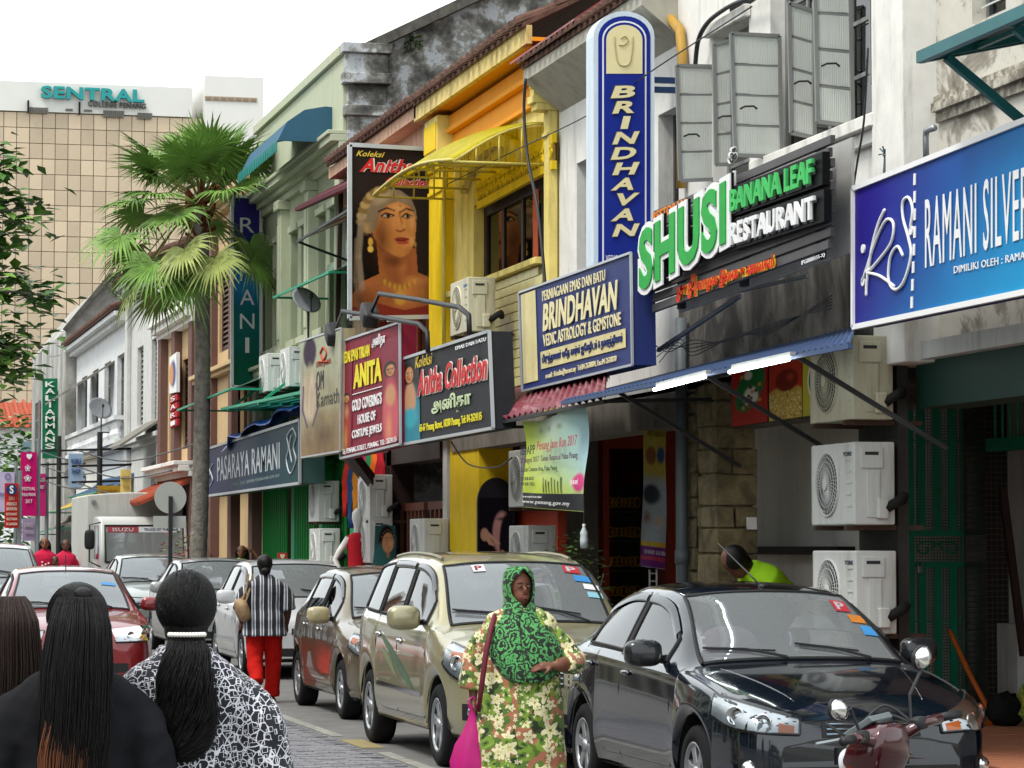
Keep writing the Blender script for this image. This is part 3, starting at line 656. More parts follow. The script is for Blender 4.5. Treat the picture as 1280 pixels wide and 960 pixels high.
for x0, x1 in ((497, 520), (525, 552), (430, 446), (470, 492)):    # brown timber railings at the front
 mb = MB(); a, c = S(x1), S(x0); mb.box((T + .1, a, 2.1), (T + .16, c, 2.2)); r_ = mk('railing', mb, M('brown rail paint', '#5a3022', rough=.6), b)
 m2 = MB(); m2.box((T + .1, a, .4), (T + .16, c, .5)); mk('rail', m2, M('brown rail paint', '#5a3022'), r_)
 n = max(3, int((c - a) / .22))
 for i in range(n):
  m2 = MB(); y = a + (c - a) * (i + .5) / n; m2.box((T + .105, y - .035, .5), (T + .155, y + .035, 2.1)); mk('slat', m2, M('brown rail paint', '#5a3022'), r_)
mb = MB()
for k in range(2): mb.bar((T + .05, S(487) - .1, 2.1), (T - .75 + k * .2, S(487) - .1 + (k - .5) * 1.3, 2.95), .12)
mk('bracket_strut', mb, m_dkwood, b)
# ================================================================== B6 pale green supermarket building with the tall mouldy flank
b = building('shophouse', 'pale green arcaded building with a tall mould blackened side wall', 38.9, 46.8); B6 = b
pz = onx(T, 437, 58).z; s0, s1 = 38.9, 46.8
holes = []; nb = 3
for k in range(nb):
 y0 = s0 + .9 + k * 2.45
 for j in range(2): holes.append((y0 + j * .95, y0 + j * .95 + .62, 4.85, 6.55))
mb = MB(); wallx(mb, T, s0, s1, 3.05, pz - .4, th=.3, holes=holes); mk('wall', mb, m_pgreen, b)
for h in holes:
 f = win(b, T + .12, *h, M('green window wood', '#3d5a48', rough=.6), nx=2, nz=3)
 mb = MB(); mb.box((T - .05, h[0] - .06, h[3]), (T - .003, h[1] + .06, h[3] + .1)); mk('lintel', mb, m_pgreen2, f, bevel=.008); mb = MB(); mb.box((T - .08, h[0] - .08, h[2] - .1), (T - .003, h[1] + .08, h[2])); mk('sill', mb, m_pgreen2, f, bevel=.008)
for k in range(nb + 1):
 y = s0 + .05 + k * 2.52
 mb = MB(); mb.box((T - .14, y, 3.0), (T + .02, y + .34, 6.95)); mb.box((T - .2, y - .04, 6.95), (T + .02, y + .38, 7.1)); mb.box((T - .18, y - .03, 4.55), (T - .138, y + .37, 4.75)); mb.box((T - .09, y + .08, 4.9), (T - .16, y + .26, 6.7)); mk('pilaster', mb, m_pgreen2, b, bevel=.012)
mb = MB(); cornice(mb, T, s0 - .02, s1, 4.35, [(.08, .1), (.1, .2), (.06, .28)]); mk('string_course', mb, m_pgreen2, b, bevel=.012)
mb = MB(); z = cornice(mb, T, s0 - .06, s1, 7.1, [(.12, .08), (.1, .16), (.1, .28), (.06, .32)]); mb.box((T - .1, s0 - .03, z), (T + .25, s1, pz - .14)); mb.box((T - .16, s0 - .05, pz - .14), (T + .3, s1, pz)); mk('parapet', mb, m_pgreen2, b, bevel=.012)
mb = MB(); xa = ony(s0, 480, 300).x
mb.box((T - .05, s0 - .12, 3.0), (xa, s0, pz - .55)); mb.box((T - .1, s0 - .2, pz - 1.0), (xa + .02, s0, pz - .85)); mb.box((T - .13, s0 - .24, pz - .55), (xa + .06, s0, pz - .4)); mb.box((T - .09, s0 - .18, pz - .4), (xa + .02, s0, pz - .12)); mb.box((T - .14, s0 - .25, pz - .12), (xa + .07, s0, pz + .02)); mk('corner_pier', mb, m_mottle, b, bevel=.012)
g = [ony(s0, *p) for p in ((462, 59), (600, -3), (790, -88))]
mb = MB(); poly = [(xa - .3, s0 + .02, 0), (16.5, s0 + .02, 0), (16.5, s0 + .02, g[2].z + .6), (g[2].x, s0 + .02, g[2].z), (g[1].x, s0 + .02, g[1].z), (xa - .3, s0 + .02, pz - .1)]
mb.prism(poly, (0, .3, 0)); mk('gable_wall', mb, m_mottle, b)
mb = MB()
for a, c in zip((Vector((xa - .35, s0 - .05, pz - .1)), g[1], g[2]), (g[1], g[2], g[2] + Vector((2.4, 0, .8)))): mb.bar(Vector((a.x, s0 - .02, a.z + .03)), Vector((c.x, s0 - .02, c.z + .03)), .4, .14)
mk('gable_coping', mb, M('black stained coping', '#55534d', rough=.9, var=.4, scale=8, dirt=.7, dirtcol=(.015, .015, .014)), b)
soffit(b, s0, s1, 3.0, m_green); body_box(b, s0 + .4, s1, 8.0, m_pgreen)
mb = MB(); wallx(mb, T + .05, s0, s1, 3.0, 3.3, th=.2); mk('beam', mb, m_green, b)
for k in range(4):
 mb = MB(); y = 39.6 + k * 1.75; r0 = .55; arc = [(T - .1, y + r0 + r0 * math.cos(math.pi * i / 10), 3.95 + .38 * math.sin(math.pi * i / 10)) for i in range(11)]
 mb.slab([(T - .06, y - .15, 3.25), (T - .06, y + 2 * r0 + .15, 3.25), (T - .06, y + 2 * r0 + .15, 4.34), (T - .06, y - .15, 4.34)], (.05, 0, 0)); p = mk('arch_panel', mb, m_green, b)
 m2 = MB()
 for a, c in zip(arc[:-1], arc[1:]): m2.bar(a, c, .08, .07, up=(1, 0, 0))
 m2.box((T - .13, y - .04, 3.25), (T - .061, y + .04, 3.95)); m2.box((T - .13, y + 2 * r0 - .04, 3.25), (T - .061, y + 2 * r0 + .04, 3.95)); mk('arch_moulding', m2, m_pgreen, p)
 m3 = MB(); m3.prism([(T - .08, y + .04, 3.25)] + [(T - .08, y + r0 + (r0 - .05) * math.cos(math.pi * i / 10), 3.93 + .34 * math.sin(math.pi * i / 10)) for i in range(10, -1, -1)] + [(T - .08, y + 2 * r0 - .04, 3.25)], (.01, 0, 0)); mk('arch_recess', m3, M('dark green recess', '#1b5a3e', rough=.7), p)
for k in range(9):
 y0 = s0 + .5 + k * .85
 if k in (2, 5): continue
 mb = MB(); mb.box((T + .05, y0, 1.25), (T + .1, y0 + .8, 1.31)); r_ = mk('grille', mb, m_bars, b)
 for za in (.25, 2.85): m2 = MB(); m2.box((T + .05, y0, za), (T + .1, y0 + .8, za + .07)); mk('rail', m2, m_bars, r_)
 for i in range(4):
  m2 = MB(); y = y0 + .06 + i * .21; m2.box((T + .06, y, .17), (T + .09, y + .03, 2.99)); mk('bar', m2, m_bars, r_)
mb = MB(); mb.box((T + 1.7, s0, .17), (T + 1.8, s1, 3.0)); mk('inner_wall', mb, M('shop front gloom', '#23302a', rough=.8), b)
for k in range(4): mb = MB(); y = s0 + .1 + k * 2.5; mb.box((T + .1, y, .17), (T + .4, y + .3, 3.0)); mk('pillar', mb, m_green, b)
# ================================================================== B7 brown and tan building, B7b annex
b = building('shophouse', 'brown and tan building with louvred shutters behind the palm', 46.9, 54.4); B7 = b
mb = MB(); wz = [(47.4, 49.2, 5.2, 7.0), (50.0, 51.8, 5.2, 7.0), (52.4, 53.9, 3.6, 5.0), (48.0, 49.4, 3.5, 4.6)]
wallx(mb, T, 46.9, 54.4, 3.0, 8.0, th=.3, holes=wz); mk('wall', mb, m_tan, b)
for h in wz[:2]: shutter(b, T + .05, *h, m_louver, 18)
for h in wz[2:]: win(b, T + .1, *h, m_louver, nx=2, nz=2)
for y in (46.95, 49.4, 52.0, 53.95):
 mb = MB(); mb.box((T - .12, y, 0), (T + .05, y + .42, 7.7)); mk('pilaster', mb, m_brown, b, bevel=.01)
mb = MB(); cornice(mb, T, 46.85, 54.45, 7.7, [(.1, .15), (.12, .3), (.1, .2)]); cornice(mb, T, 46.85, 54.45, 4.75, [(.08, .15), (.08, .22)]); mk('cornice', mb, m_tan, b, bevel=.01)
body_box(b, 46.9, 54.4, 8, m_tan, t0=T - 2.0); tile_roof(b, 7.0, 46.9, 54.4, 8.02, m_otile, pitch=.3, tr=.09)
b = building('shophouse_annex', 'low brown annex with white pediment and red lettering beside the palm trunk', 54.5, 60); B7b = b
mb = MB(); wallx(mb, T, 54.5, 60.0, 0, 6.2, th=.3, holes=[(55.6, 57.0, 3.6, 5.4), (57.8, 59.2, 3.6, 5.4)]); mk('wall', mb, m_tan, b)
shutter(b, T + .05, 55.6, 57.0, 3.6, 5.4, m_louver); shutter(b, T + .05, 57.8, 59.2, 3.6, 5.4, m_louver)
for y in (54.5, 57.15, 59.45): mb = MB(); mb.box((T - .16, y, 0), (T + .05, y + .5, 6.0)); mk('pilaster', mb, m_brown, b, bevel=.01)
mb = MB(); cornice(mb, T, 54.45, 60.05, 6.0, [(.1, .18), (.14, .3), (.1, .38), (.08, .3)]); cornice(mb, T, 54.45, 60.05, 3.0, [(.1, .2), (.12, .4), (.08, .5)]); mk('cornice', mb, m_white, b, bevel=.012)
body_box(b, 54.5, 60, 6.2, m_brown, t0=T - 2.0)
mb = MB(); mb.slab([(T - 1.1, 54.6, 2.45), (T - 1.1, 59.8, 2.45), (T, 59.8, 2.95), (T, 54.6, 2.95)], (0, 0, .05)); r_ = mk('porch_roof', mb, m_otile, b); m2 = MB()
for i in range(26): y = 54.7 + i * .2; m2.tube([(T - 1.13, y, 2.5), (T, y, 3.0)], .06, 6)
mk('porch_tiles', m2, m_otile, r_)['kind'] = 'stuff'
# ================================================================== B8 white pair, B9 grey building
b = building('shophouse', 'off white shophouse with sloping parapet beyond the palm', 60.1, 67); B8 = b
mb = MB(); hs = [(61.2, 62.4, 4.4, 6.2), (64.0, 65.2, 4.4, 6.2), (61.2, 62.4, 2.3, 3.5)]; wallx(mb, T, 60.1, 67.0, 0, 7.4, th=.3, holes=hs); mk('wall', mb, m_white2, b)
for h in hs: shutter(b, T + .08, *h, m_sash)
mb = MB(); cornice(mb, T, 60.0, 67.0, 7.4, [(.12, .15), (.1, .3), (.08, .36)]); cornice(mb, T, 60.05, 67, 3.9, [(.1, .12), (.1, .2)]); mb.box((T - .1, 60.1, 0), (T - .003, 60.6, 7.4)); mb.box((T - .1, 66.5, 0), (T - .003, 67, 7.4)); mk('cornice', mb, m_white2, b, bevel=.012)
body_box(b, 60.1, 67, 7.5, m_white2, t0=T - 2.0)
mb = MB(); mb.slab([(T - .9, 60.4, 3.75), (T - .9, 63.6, 3.75), (T, 63.6, 4.35), (T, 60.4, 4.35)], (0, 0, .06)); mk('window_hood', mb, M('grey hood sheet', '#77746c', rough=.8, dirt=.4), b)
tile_roof(b, 6.9, 60.1, 67, 7.72, m_tile, pitch=.3, tr=.09)
b = building('shophouse', 'white plaster fronted shophouse with balustrade next to the grey gable', 67.1, 80.5)
mb = MB(); hs = [(68 + k * 3.1, 69.6 + k * 3.1, 4.6, 6.3) for k in range(4)]; wallx(mb, T, 67.1, 80.5, 0, 7.0, th=.3, holes=hs); mk('wall', mb, M('bright white plaster', '#d6d8d8', rough=.8, dirt=.3), b)
for h in hs: win(b, T + .1, *h, m_sash)
mb = MB(); cornice(mb, T, 67.1, 80.5, 7.0, [(.12, .2), (.1, .35)]); cornice(mb, T, 67.1, 80.5, 4.0, [(.1, .2), (.1, .3)]); mk('cornice', mb, M('bright white plaster', '#d6d8d8'), b)
mb = MB()
for k in range(40): y = 67.4 + k * .33; mb.lathe([(.05, 0), (.09, .12), (.05, .25), (.08, .38), (.05, .45)], 8, (T - .2, y, 4.2))
mb.box((T - .32, 67.2, 4.65), (T - .08, 80.4, 4.75)); mk('balustrade', mb, M('bright white plaster', '#d6d8d8'), b)['kind'] = 'stuff'
for y in (70.2, 74.6, 78.4):
 mb = MB(); mb.slab([(T - .9, y, 5.6), (T - .9, y + 1.8, 5.6), (T, y + 1.8, 6.2), (T, y, 6.2)], (0, 0, .05)); mk('window_hood', mb, M('grey hood sheet', '#77746c'), b)
body_box(b, 67.1, 80.5, 7, m_white2, t0=T - 2); tile_roof(b, 6.9, 67.1, 80.5, 7.24, m_tile, pitch=.35, tr=.1)
b = building('grey_building', 'tall grey concrete building with stained gable flank at the far end', 80.6, 93); B9 = b
z9 = ony(80.6, 86, 347).z; xr = ony(80.6, 150, 400).x
mb = MB(); mb.prism([(T - .3, 80.6, 0), (xr, 80.6, 0), (xr, 80.6, z9 + .1), (T + .9, 80.6, z9), (T - .3, 80.6, z9 - 1.5)], (0, 12.4, 0)); mk('wall', mb, m_concrete, b)
mb = MB(); mb.bar((T + .9, 80.5, z9 + .05), (xr, 80.5, z9 + .15), .25, .12); mb.bar((T - .35, 80.5, z9 - 1.5), (T + .9, 80.5, z9 + .05), .25, .12); mk('coping', mb, M('black stained coping', '#55534d'), b)
for y in (82, 85, 88): mb = MB(); mb.box((T - .36, y, 1), (T - .3, y + .2, z9 - 1.6)); mk('downpipe', mb, m_white2, b)
for y in (83.0, 86.2, 89.2): win(b, T - .38, y, y + 1.4, 4.4, 6.2, m_sash)
b = thing('white_house', 'white house with orange tiled roof closing the far end of the street', 'building', (4, 150, .5))
e0 = ony(150, 0, 532).z; mb = MB(); hs_ = []
mb.box((-16, 150, 0), (12.5, 160, e0)); mk('wall', mb, M('bright white plaster', '#d6d8d8'), b)
r1 = ony(150, 20, 497).z
mb = MB(); mb.prism([(-17, 149.2, e0 - .1), (-17, 155, r1), (-17, 161, e0 - .1)], (30, 0, 0)); rr = mk('roof', mb, m_otile, b)
m2 = MB()
for i in range(60): x = -16.8 + i * .5; m2.tube([(x, 149.1, e0), (x, 155, r1 + .1)], .1, 6)
mk('roof_tiles', m2, m_otile, rr)['kind'] = 'stuff'
for x in (8.2, 10.6, 5.8, 3.4):
 mb = MB(); mb.box((x, 149.9, e0 - 2.2), (x + 1.5, 149.98, e0 - .7)); f = mk('window', mb, M('bright white plaster', '#d6d8d8'), b)
 for i in range(2): mb = MB(); mb.box((x + .12 + i * .68, 149.86, e0 - 2.08), (x + .7 + i * .68, 149.895, e0 - .82)); mk('pane', mb, M('blue grey pane', '#6f8a90', rough=.15), f)
for k in range(12):  # unseen row added for car reflections; heights and wall tones set for them
 y = 6 + k * 8.6; h = (8.8, 8.2, 10, 8.5, 10.2, 8.3, 9.6, 8.6, 10.1, 8.4, 9.5, 10.4)[k]; c = ('#a8a396', '#a39872', '#bdbcb6', '#8d9a88', '#a6a298', '#9c7664')[k % 6]
 b = thing('opposite_shophouse', ('cream', 'sand coloured', 'white', 'sage green', 'bone white', 'terracotta', 'grey cream', 'ochre', 'chalk white', 'olive', 'ivory', 'russet')[k] + ' arcaded shophouse unseen across the street, reflected in the parked cars', 'building', (-9.8, y + 4, 0), group='row across the street')
 hs = [(y + .8 + i * 2.5, y + 2.3 + i * 2.5, z, z + 1.9) for i in range(3) for z in (4.3, 7.2) if z + 2 < h] + [(y + .4 + i * 2.65, y + 2.7 + i * 2.65, 0, 3.0) for i in range(3)]
 ys = MB(); wallx(ys, -10.05, y, y + 8.4, 0, h, th=.25, holes=hs); mk('wall', ys, M('opposite wall ' + c, c, rough=.85, dirt=.3), b)
 mb = MB(); mb.box((-12, y, 0), (-10.4, y + 8.4, h)); mk('rear_block', mb, m_dark, b)  # near-black, so the openings reflect as dark arcades
 mb = MB(); mb.box((-10.1, y, h), (-9.5, y + 8.4, h + .25)); mb.box((-10.1, y, 3.4), (-9.65, y + 8.4, 3.6)); mk('cornice', mb, m_white, b)
# ================================================================== college tower in the background
sT = 250.0
tw = thing('office_tower', 'bronze glass college tower with white crown rising behind the shophouses', 'building', (0, sT, 0))
m_curtain = M('bronze mirror panel', '#b3a086', rough=.25, metal=.2, var=.10, scale=.25, coat=.3)
_n = m_curtain.node_tree.nodes; _L = m_curtain.node_tree.links; _p = _n['Principled BSDF']; _oi = _n.new('ShaderNodeObjectInfo'); _mr = _n.new('ShaderNodeMapRange'); _mr.inputs[3].default_value = .82; _mr.inputs[4].default_value = 1.14; _L.new(_oi.outputs['Random'], _mr.inputs[0]); _mx = _n.new('ShaderNodeMix'); _mx.data_type = 'RGBA'; _mx.blend_type = 'MULTIPLY'; _mx.inputs[0].default_value = 1; _L.new(_p.inputs['Base Color'].links[0].from_socket, _mx.inputs[6]); _L.new(_mr.outputs[0], _mx.inputs[7]); _L.new(_mx.outputs[2], _p.inputs['Base Color'])
m_mull = M('brown mullion', '#96846e', rough=.5, var=.1)
m_crown = M('off white cladding', '#c9c8c3', rough=.7, var=.04, scale=.3)
pTL = ony(sT, -60, 138); pTR = ony(sT, 262, 160); pB = ony(sT, 100, 560)
W_ = 16.4; x0 = pTL.x; col_w = (ony(sT, 116, 300).x - ony(sT, 100, 300).x); row_h = ony(sT, 100, 200).z - ony(sT, 100, 219.2).z
xR = ony(sT, 322, 300).x; zt = ony(sT, 60, 141).z
mb = MB(); mb.box((x0 - 2, sT + .3, 0), (xR, sT + 40, zt)); mk('core', mb, m_mull, tw)
nC = int((xR - x0) / col_w); nR = int(zt / row_h)
pm = MB(); pm.box((.03, 0, .03), (col_w - .03, .22, row_h - .03)); p0 = None; cnt = 0; rest = MB()
cols = list(range(nC));
for r in range(nR):
 for c in range(nC):
  x = x0 + c * col_w; z = zt - (r + 1) * row_h
  vis = r < 17 and c >= 3
  if vis and cnt < 300:
   if p0 is None: p0 = mk('panel', pm, m_curtain, tw, local=True); o = p0
   else: o = p0.copy(); COL.objects.link(o); o.parent = tw
   o.location = Vector((x, sT + .08 + random.uniform(0, .03), z)) - wloc(tw); cnt += 1
  else: rest.box((x + .03, sT + .1, z + .03), (x + col_w - .03, sT + .32, z + row_h - .03))
mk('lower_panels', rest, m_curtain, tw)['kind'] = 'stuff'
mb = MB(); zc = ony(sT, 0, 101).z; mb.box((x0 - 2, sT - .2, zt + .05), (ony(sT, 240, 120).x, sT + 38, zc)); mk('crown', mb, m_crown, tw)
mb = MB(); a, c = ony(sT, 254, 97), ony(sT, 323, 300); mb.box((a.x, sT - 1.2, c.z - 6), (c.x + .2, sT + 20, a.z)); mk('plant_block', mb, m_crown, tw)
mb = MB(); a, c = ony(sT - 1.2, 256, 120), ony(sT - 1.2, 321, 128); mb.box((a.x, sT - 1.28, c.z), (c.x, sT - 1.22, a.z)); wb = mk('window_band', mb, m_mull, tw)
for i in range(7): mb = MB(); w = (c.x - a.x) / 7; mb.box((a.x + i * w + .12, sT - 1.34, c.z + .1), (a.x + (i + 1) * w - .12, sT - 1.285, a.z - .1)); mk('pane', mb, M('brown pane', '#7c6a58', rough=.2), wb)
for (xa, xb, ya, yb) in ((35, 60, 134, 142), (82, 91, 136, 139), (105, 115, 137, 140), (129, 155, 138, 147), (172, 190, 141, 149)):
 a, c = ony(sT - .2, xa, ya), ony(sT - .2, xb, yb); mb = MB(); mb.box((a.x, sT - .3, c.z), (c.x, sT - .21, a.z)); v = mk('vent', mb, M('vent grey', '#7d7a74'), tw)
 mb = MB(); n = max(3, int((xb - xa) / 2.2)); w = (c.x - a.x) / n
 for i in range(n): mb.box((a.x + i * w + .05, sT - .4, c.z), (a.x + i * w + w * .45, sT - .31, a.z))
 mk('louvre', mb, M('vent dark', '#4b4845'), v)['kind'] = 'stuff'
for xa, ya, yb in ((34, 126, 141), (98, 128, 144)):
 a, c = ony(sT - .2, xa, ya), ony(sT - .2, xa + 2, yb); mb = MB(); mb.box((a.x, sT - .6, c.z), (c.x, sT - .31, a.z)); mk('mast', mb, m_dark, tw)
q = qy(sT - .3, (51, 107.5), (180, 113), (180, 129), (51, 123)); quad_text('lettering', 'SENTRAL', q, M('teal sign letters', '#2f8a8a', rough=.5), tw, NY, depth=.4, bold=.035)
q = qy(sT - .3, (110, 126), (182, 130), (182, 136.5), (110, 133)); quad_text('lettering', 'COLLEGE PENANG', q, M('dark grey sign letters', '#4a4a4a'), tw, NY, depth=.3)
# ================================================================== signboards
m_lw = M('white sign letters', '#dedede', rough=.4, var=.03); m_lw2 = M('cream sign letters', '#d8cda0', rough=.4, var=.05)
m_print = attrmat('printed vinyl', rough=.42, coat=.0); m_print_old = attrmat('sun bleached vinyl', rough=.6, var=.2)
def board(name, label, q, th, n, mat, fr=None, fw=.03, group=None, back=None):
 """signboard thing: root at its base, face panel part, frame part"""
 c = sum((Vector(p) for p in q), Vector()) / 4; root = thing(name, label, 'sign', (c.x, c.y, min(p.z for p in q)), group=group)
 nv = Vector(n); mb = MB(); mb.slab([Vector(p) - nv * th for p in q], nv * (th - .004)); mk('panel', mb, mat, root)
 if fr: mb = MB(); frame(mb, [Vector(p) - nv * .012 for p in q], fw, .03, n); mk('frame', mb, fr, root)
 return root
def px_text(root, name, body, t, q, mat, lift=.004, depth=.004, perp=False, **kw):
 Q = (qy if perp else qx)(t, *q); n = NY if perp else NX
 Q = [Vector(p) + Vector(n) * lift for p in Q]
 return quad_text(name, body, Q, mat, root, n, depth=depth, **kw)
def face_cv(cv, cx, cy, s, skin='#b97f52', hair='#1d1411', dark='#5a3520', lip='#8a3030', tilt=0.0):
 """generic woman's portrait"""
 cv.ell(cx - .05 * s, cy - .12 * s, .62 * s, .78 * s, hair, soft=.03 * s)
 cv.ell(cx, cy, .42 * s, .58 * s, skin, ang=tilt, soft=.03 * s); cv.ell(cx - .2 * s, cy + .1 * s, .26 * s, .45 * s, dark, ang=tilt, soft=.3 * s, op=.6)
 cv.ell(cx + .12 * s, cy - .2 * s, .22 * s, .26 * s, '#e0ac7c', soft=.3 * s, op=.6)
 for dx in (-.17, .2):
  cv.ell(cx + dx * s, cy - .05 * s, .11 * s, .05 * s, '#e8dfd2', soft=.02 * s); cv.ell(cx + dx * s, cy - .05 * s, .045 * s, .05 * s, '#20120c', soft=.02 * s)
  cv.line([(cx + (dx - .13) * s, cy - .15 * s), (cx + dx * s, cy - .2 * s), (cx + (dx + .13) * s, cy - .15 * s)], .03 * s, '#24140e')
  cv.line([(cx + (dx - .11) * s, cy - .06 * s), (cx + dx * s, cy - .1 * s), (cx + (dx + .12) * s, cy - .05 * s)], .022 * s, '#20120c')
 cv.line([(cx + .04 * s, cy - .05 * s), (cx + .07 * s, cy + .14 * s), (cx + .0 * s, cy + .17 * s)], .025 * s, dark, op=.6)
 cv.ell(cx + .02 * s, cy + .31 * s, .15 * s, .055 * s, lip, soft=.02 * s)
 return cv
t = 6.8; q = qx(t, (1068, 236), (1430, 92), (1430, 335), (1068, 409))
r1 = board('signboard', 'large blue and cyan signboard of a silver shop with white initials', q, .16, NX, M('sign back blue', '#1c2a6a'), m_lw, .035)
cv = Canvas(120, 40, 3, '#2a2a86'); cv.grad('#221a7c', '#0f74bc', 'u'); tt = smoothstep(.3, 1, cv.U / 3 * .8 + cv.V * .35); cv.blend(tt * .75, '#22a2d0'); cv.ell(.15, .1, .9, .6, '#37238a', soft=.6, op=.6)
print_obj('face', cv, [Vector(p) + Vector(NX) * .002 for p in q], m_print, r1)
px_text(r1, 'lettering', 'RAMANI SILVER', t, [(1158, 249), (1288, 206), (1288, 297), (1158, 336)], m_lw, lift=.006, spacing=1.12)
px_text(r1, 'lettering', 'DIMILIKI OLEH : RAMANI', t, [(1194, 333), (1292, 312), (1292, 322), (1194, 342)], m_lw, lift=.006)
def strokes(root, t, lines, r, mat, perp=False):
 for L in lines:
  mb = MB(); P = [(ony if perp else onx)(t, *p) for p in L]; P = catmull(P, 5); mb.tube(P, r, 6); mk('emblem_stroke', mb, mat, root, smooth=True)
def catmull(P, n):
 out = []; P = [Vector(p) for p in P]
 for i in range(len(P) - 1):
  p0, p1, p2, p3 = P[max(i - 1, 0)], P[i], P[i + 1], P[min(i + 2, len(P) - 1)]
  for k in range(n): u = k / n; out.append(.5 * ((2 * p1) + (p2 - p0) * u + (2 * p0 - 5 * p1 + 4 * p2 - p3) * u * u + (3 * p1 - p0 - 3 * p2 + p3) * u ** 3))
 return out + [P[-1]]
strokes(r1, t - .012, [[(1083, 370), (1084, 350), (1090, 310), (1098, 280), (1106, 262)], [(1078, 352), (1095, 300), (1108, 275), (1117, 280), (1113, 305), (1090, 335), (1083, 340), (1100, 345), (1118, 358)],
[(1138, 285), (1141, 262), (1136, 247), (1129, 252), (1129, 272), (1136, 298), (1139, 320), (1130, 352), (1119, 362), (1111, 350), (1113, 322), (1122, 308), (1129, 320)]], .011, m_lw)
for (x, y) in ((1079, 311), (1139, 288), (1079, 352)):
 mb = MB(); p = onx(t - .01, x, y); mb.lathe([(.0, -.006), (.03, -.006), (.03, .006), (0, .006)], 16, p, 'x'); mk('emblem_dot', mb, m_lw, r1)
for k in range(8):
 mb = MB(); y0 = 217 + k * 22; x = 1143 - (0 if k < 4 else (k - 3) * .9); mb.slab(qx(t - .01, (x - 1.3, y0), (x + 1.3, y0 - .5), (x + 1.0, y0 + 14), (x - 1.6, y0 + 14.5)), (.006, 0, 0)); mk('dash', mb, m_lw, r1)
t = 6.62; q = qx(t, (817, 262), (1035, 168), (1035, 312), (815, 392))
m_slat = M('anthracite slat', '#4a4748', rough=.5, var=.1); m_black = M('black sign box', '#141416', rough=.45)
c = sum((Vector(p) for p in q), Vector()) / 4
r2 = thing('slatted_sign', 'grey slatted restaurant signboard with banana leaf lettering and orange tamil line', 'sign', (c.x, c.y, q[2].z))
n = 10
for i in range(n):
 mb = MB(); mb.slab(sub(q, 0, (i + .12) / n, 1 if i % 2 else 1.012, (i + .9) / n), (.035, 0, 0)); mk('slat', mb, m_slat, r2, bevel=.004)
mb = MB(); mb.slab(sub(q, .02, -.0, .98, 1, -.2), (.02, 0, 0)); mk('backing', mb, M('pale backing sheet', '#a7a6a2', rough=.6), r2)
for u in (.12, .5, .9): mb = MB(); a = sub(q, u, -.02, u + .02, 1.02, -.06); mb.slab(a, (.05, 0, 0)); mk('upright', mb, m_iron, r2)
for body, Q, m in (('BANANA LEAF', [(916, 233), (1028, 189), (1028, 231), (916, 271)], '#3fae5a'), ('RESTAURANT', [(916, 274), (1030, 236), (1030, 277), (916, 313)], '#dcdcdc')):
 mb = MB(); mb.slab(qx(t - .06, *Q), (.055, 0, 0)); bx = mk('letter_box', mb, m_black, r2, bevel=.004)
 Qt = sub(Q_ := qx(t - .06, *Q), .012, .14, .94, .86, .004)
 quad_text('lettering', body, [v + Vector((.0, .012, -.012)) for v in Qt], M('grey letter shadow', '#6d6d6d'), bx, NX, depth=.01, bold=.03)
 quad_text('lettering', body, [v + Vector((-.012, 0, 0)) for v in Qt], M('sign letters ' + m, m, rough=.4), bx, NX, depth=.02, bold=.028)
px_text(r2, 'lettering', 'RESTORAN', t, [(818, 266), (858, 247), (858, 259), (818, 279)], M('orange sign letters', '#dc7d1f', rough=.5), bold=.02, lift=.01)
for bold, m, lf in ((.075, M('yellow letter edge', '#e0b436', rough=.5), .006), (.02, M('red letter face', '#d0321c', rough=.5), .022)):
 px_text(r2, 'lettering', '\u0b9a\u0bc1\u0b9a\u0bbf', t, [(849, 351), (873, 341), (873, 371), (849, 379)], m, lift=lf, bold=bold * .8)
 px_text(r2, 'lettering', '\u0bb5\u0bbe\u0bb4\u0bc8 \u0b87\u0bb2\u0bc8 \u0b89\u0ba3\u0bb5\u0b95\u0bae\u0bcd', t, [(875, 347), (971, 317), (971, 340), (875, 369)], m, lift=lf, bold=bold)
px_text(r2, 'lettering', 'IPG0000155-X)', t, [(1004, 326), (1033, 316), (1033, 322), (1004, 333)], m_lw, lift=.01)
t3 = 6.54; q3 = qx(t3, (799, 287), (912, 219), (912, 307), (799, 371)); r3 = thing('letter_sign', 'huge green restaurant letters with white outline rising along the facade', 'sign', (t3, q3[0].y, q3[3].z))
quad_text('lettering', 'SHUSI', sub(q3, -.012, -.04, 1.012, 1.04, -.025), m_black, r3, NX, depth=.02, bold=.1, spacing=1.02)
quad_text('lettering', 'SHUSI', sub(q3, -.01, -.035, 1.01, 1.035, -.004), m_lw, r3, NX, depth=.012, bold=.09, spacing=1.02)
quad_text('lettering', 'SHUSI', sub(q3, .022, .05, .978, .95, .010), M('green sign face', '#1f9a3c', rough=.4), r3, NX, depth=.01, bold=.035, spacing=1.1)
mb = MB(); a = sub(q3, .02, .3, .98, .42, -.12); mb.slab(a, (.03, 0, 0)); a = sub(q3, .02, .65, .98, .75, -.12); mb.slab(a, (.03, 0, 0)); mk('support_rail', mb, m_iron, r3)
p = onx(6.6, 918, 210); r4 = thing('om_symbol', 'small white om symbol cut out on a post above the restaurant sign', 'sign', (p.x, p.y, p.z - .15))
mb = MB(); mb.bar((p.x, p.y, p.z - .18), (p.x, p.y, p.z - .02), .02); mk('post', mb, m_lw, r4)
quad_text('lettering', '\u0950', qx(6.6, (911, 186), (922, 182), (922, 202), (911, 206)), m_lw, r4, NX, depth=.015, bold=.06)
quad_text('lettering', '\u0950', qx(6.585, (912, 187), (921, 184), (921, 201), (912, 205)), m_black, r4, NX, depth=.004, bold=.01)
s = 23.4; face = [(752, 36), (817, 36), (817, 364), (754, 369)]
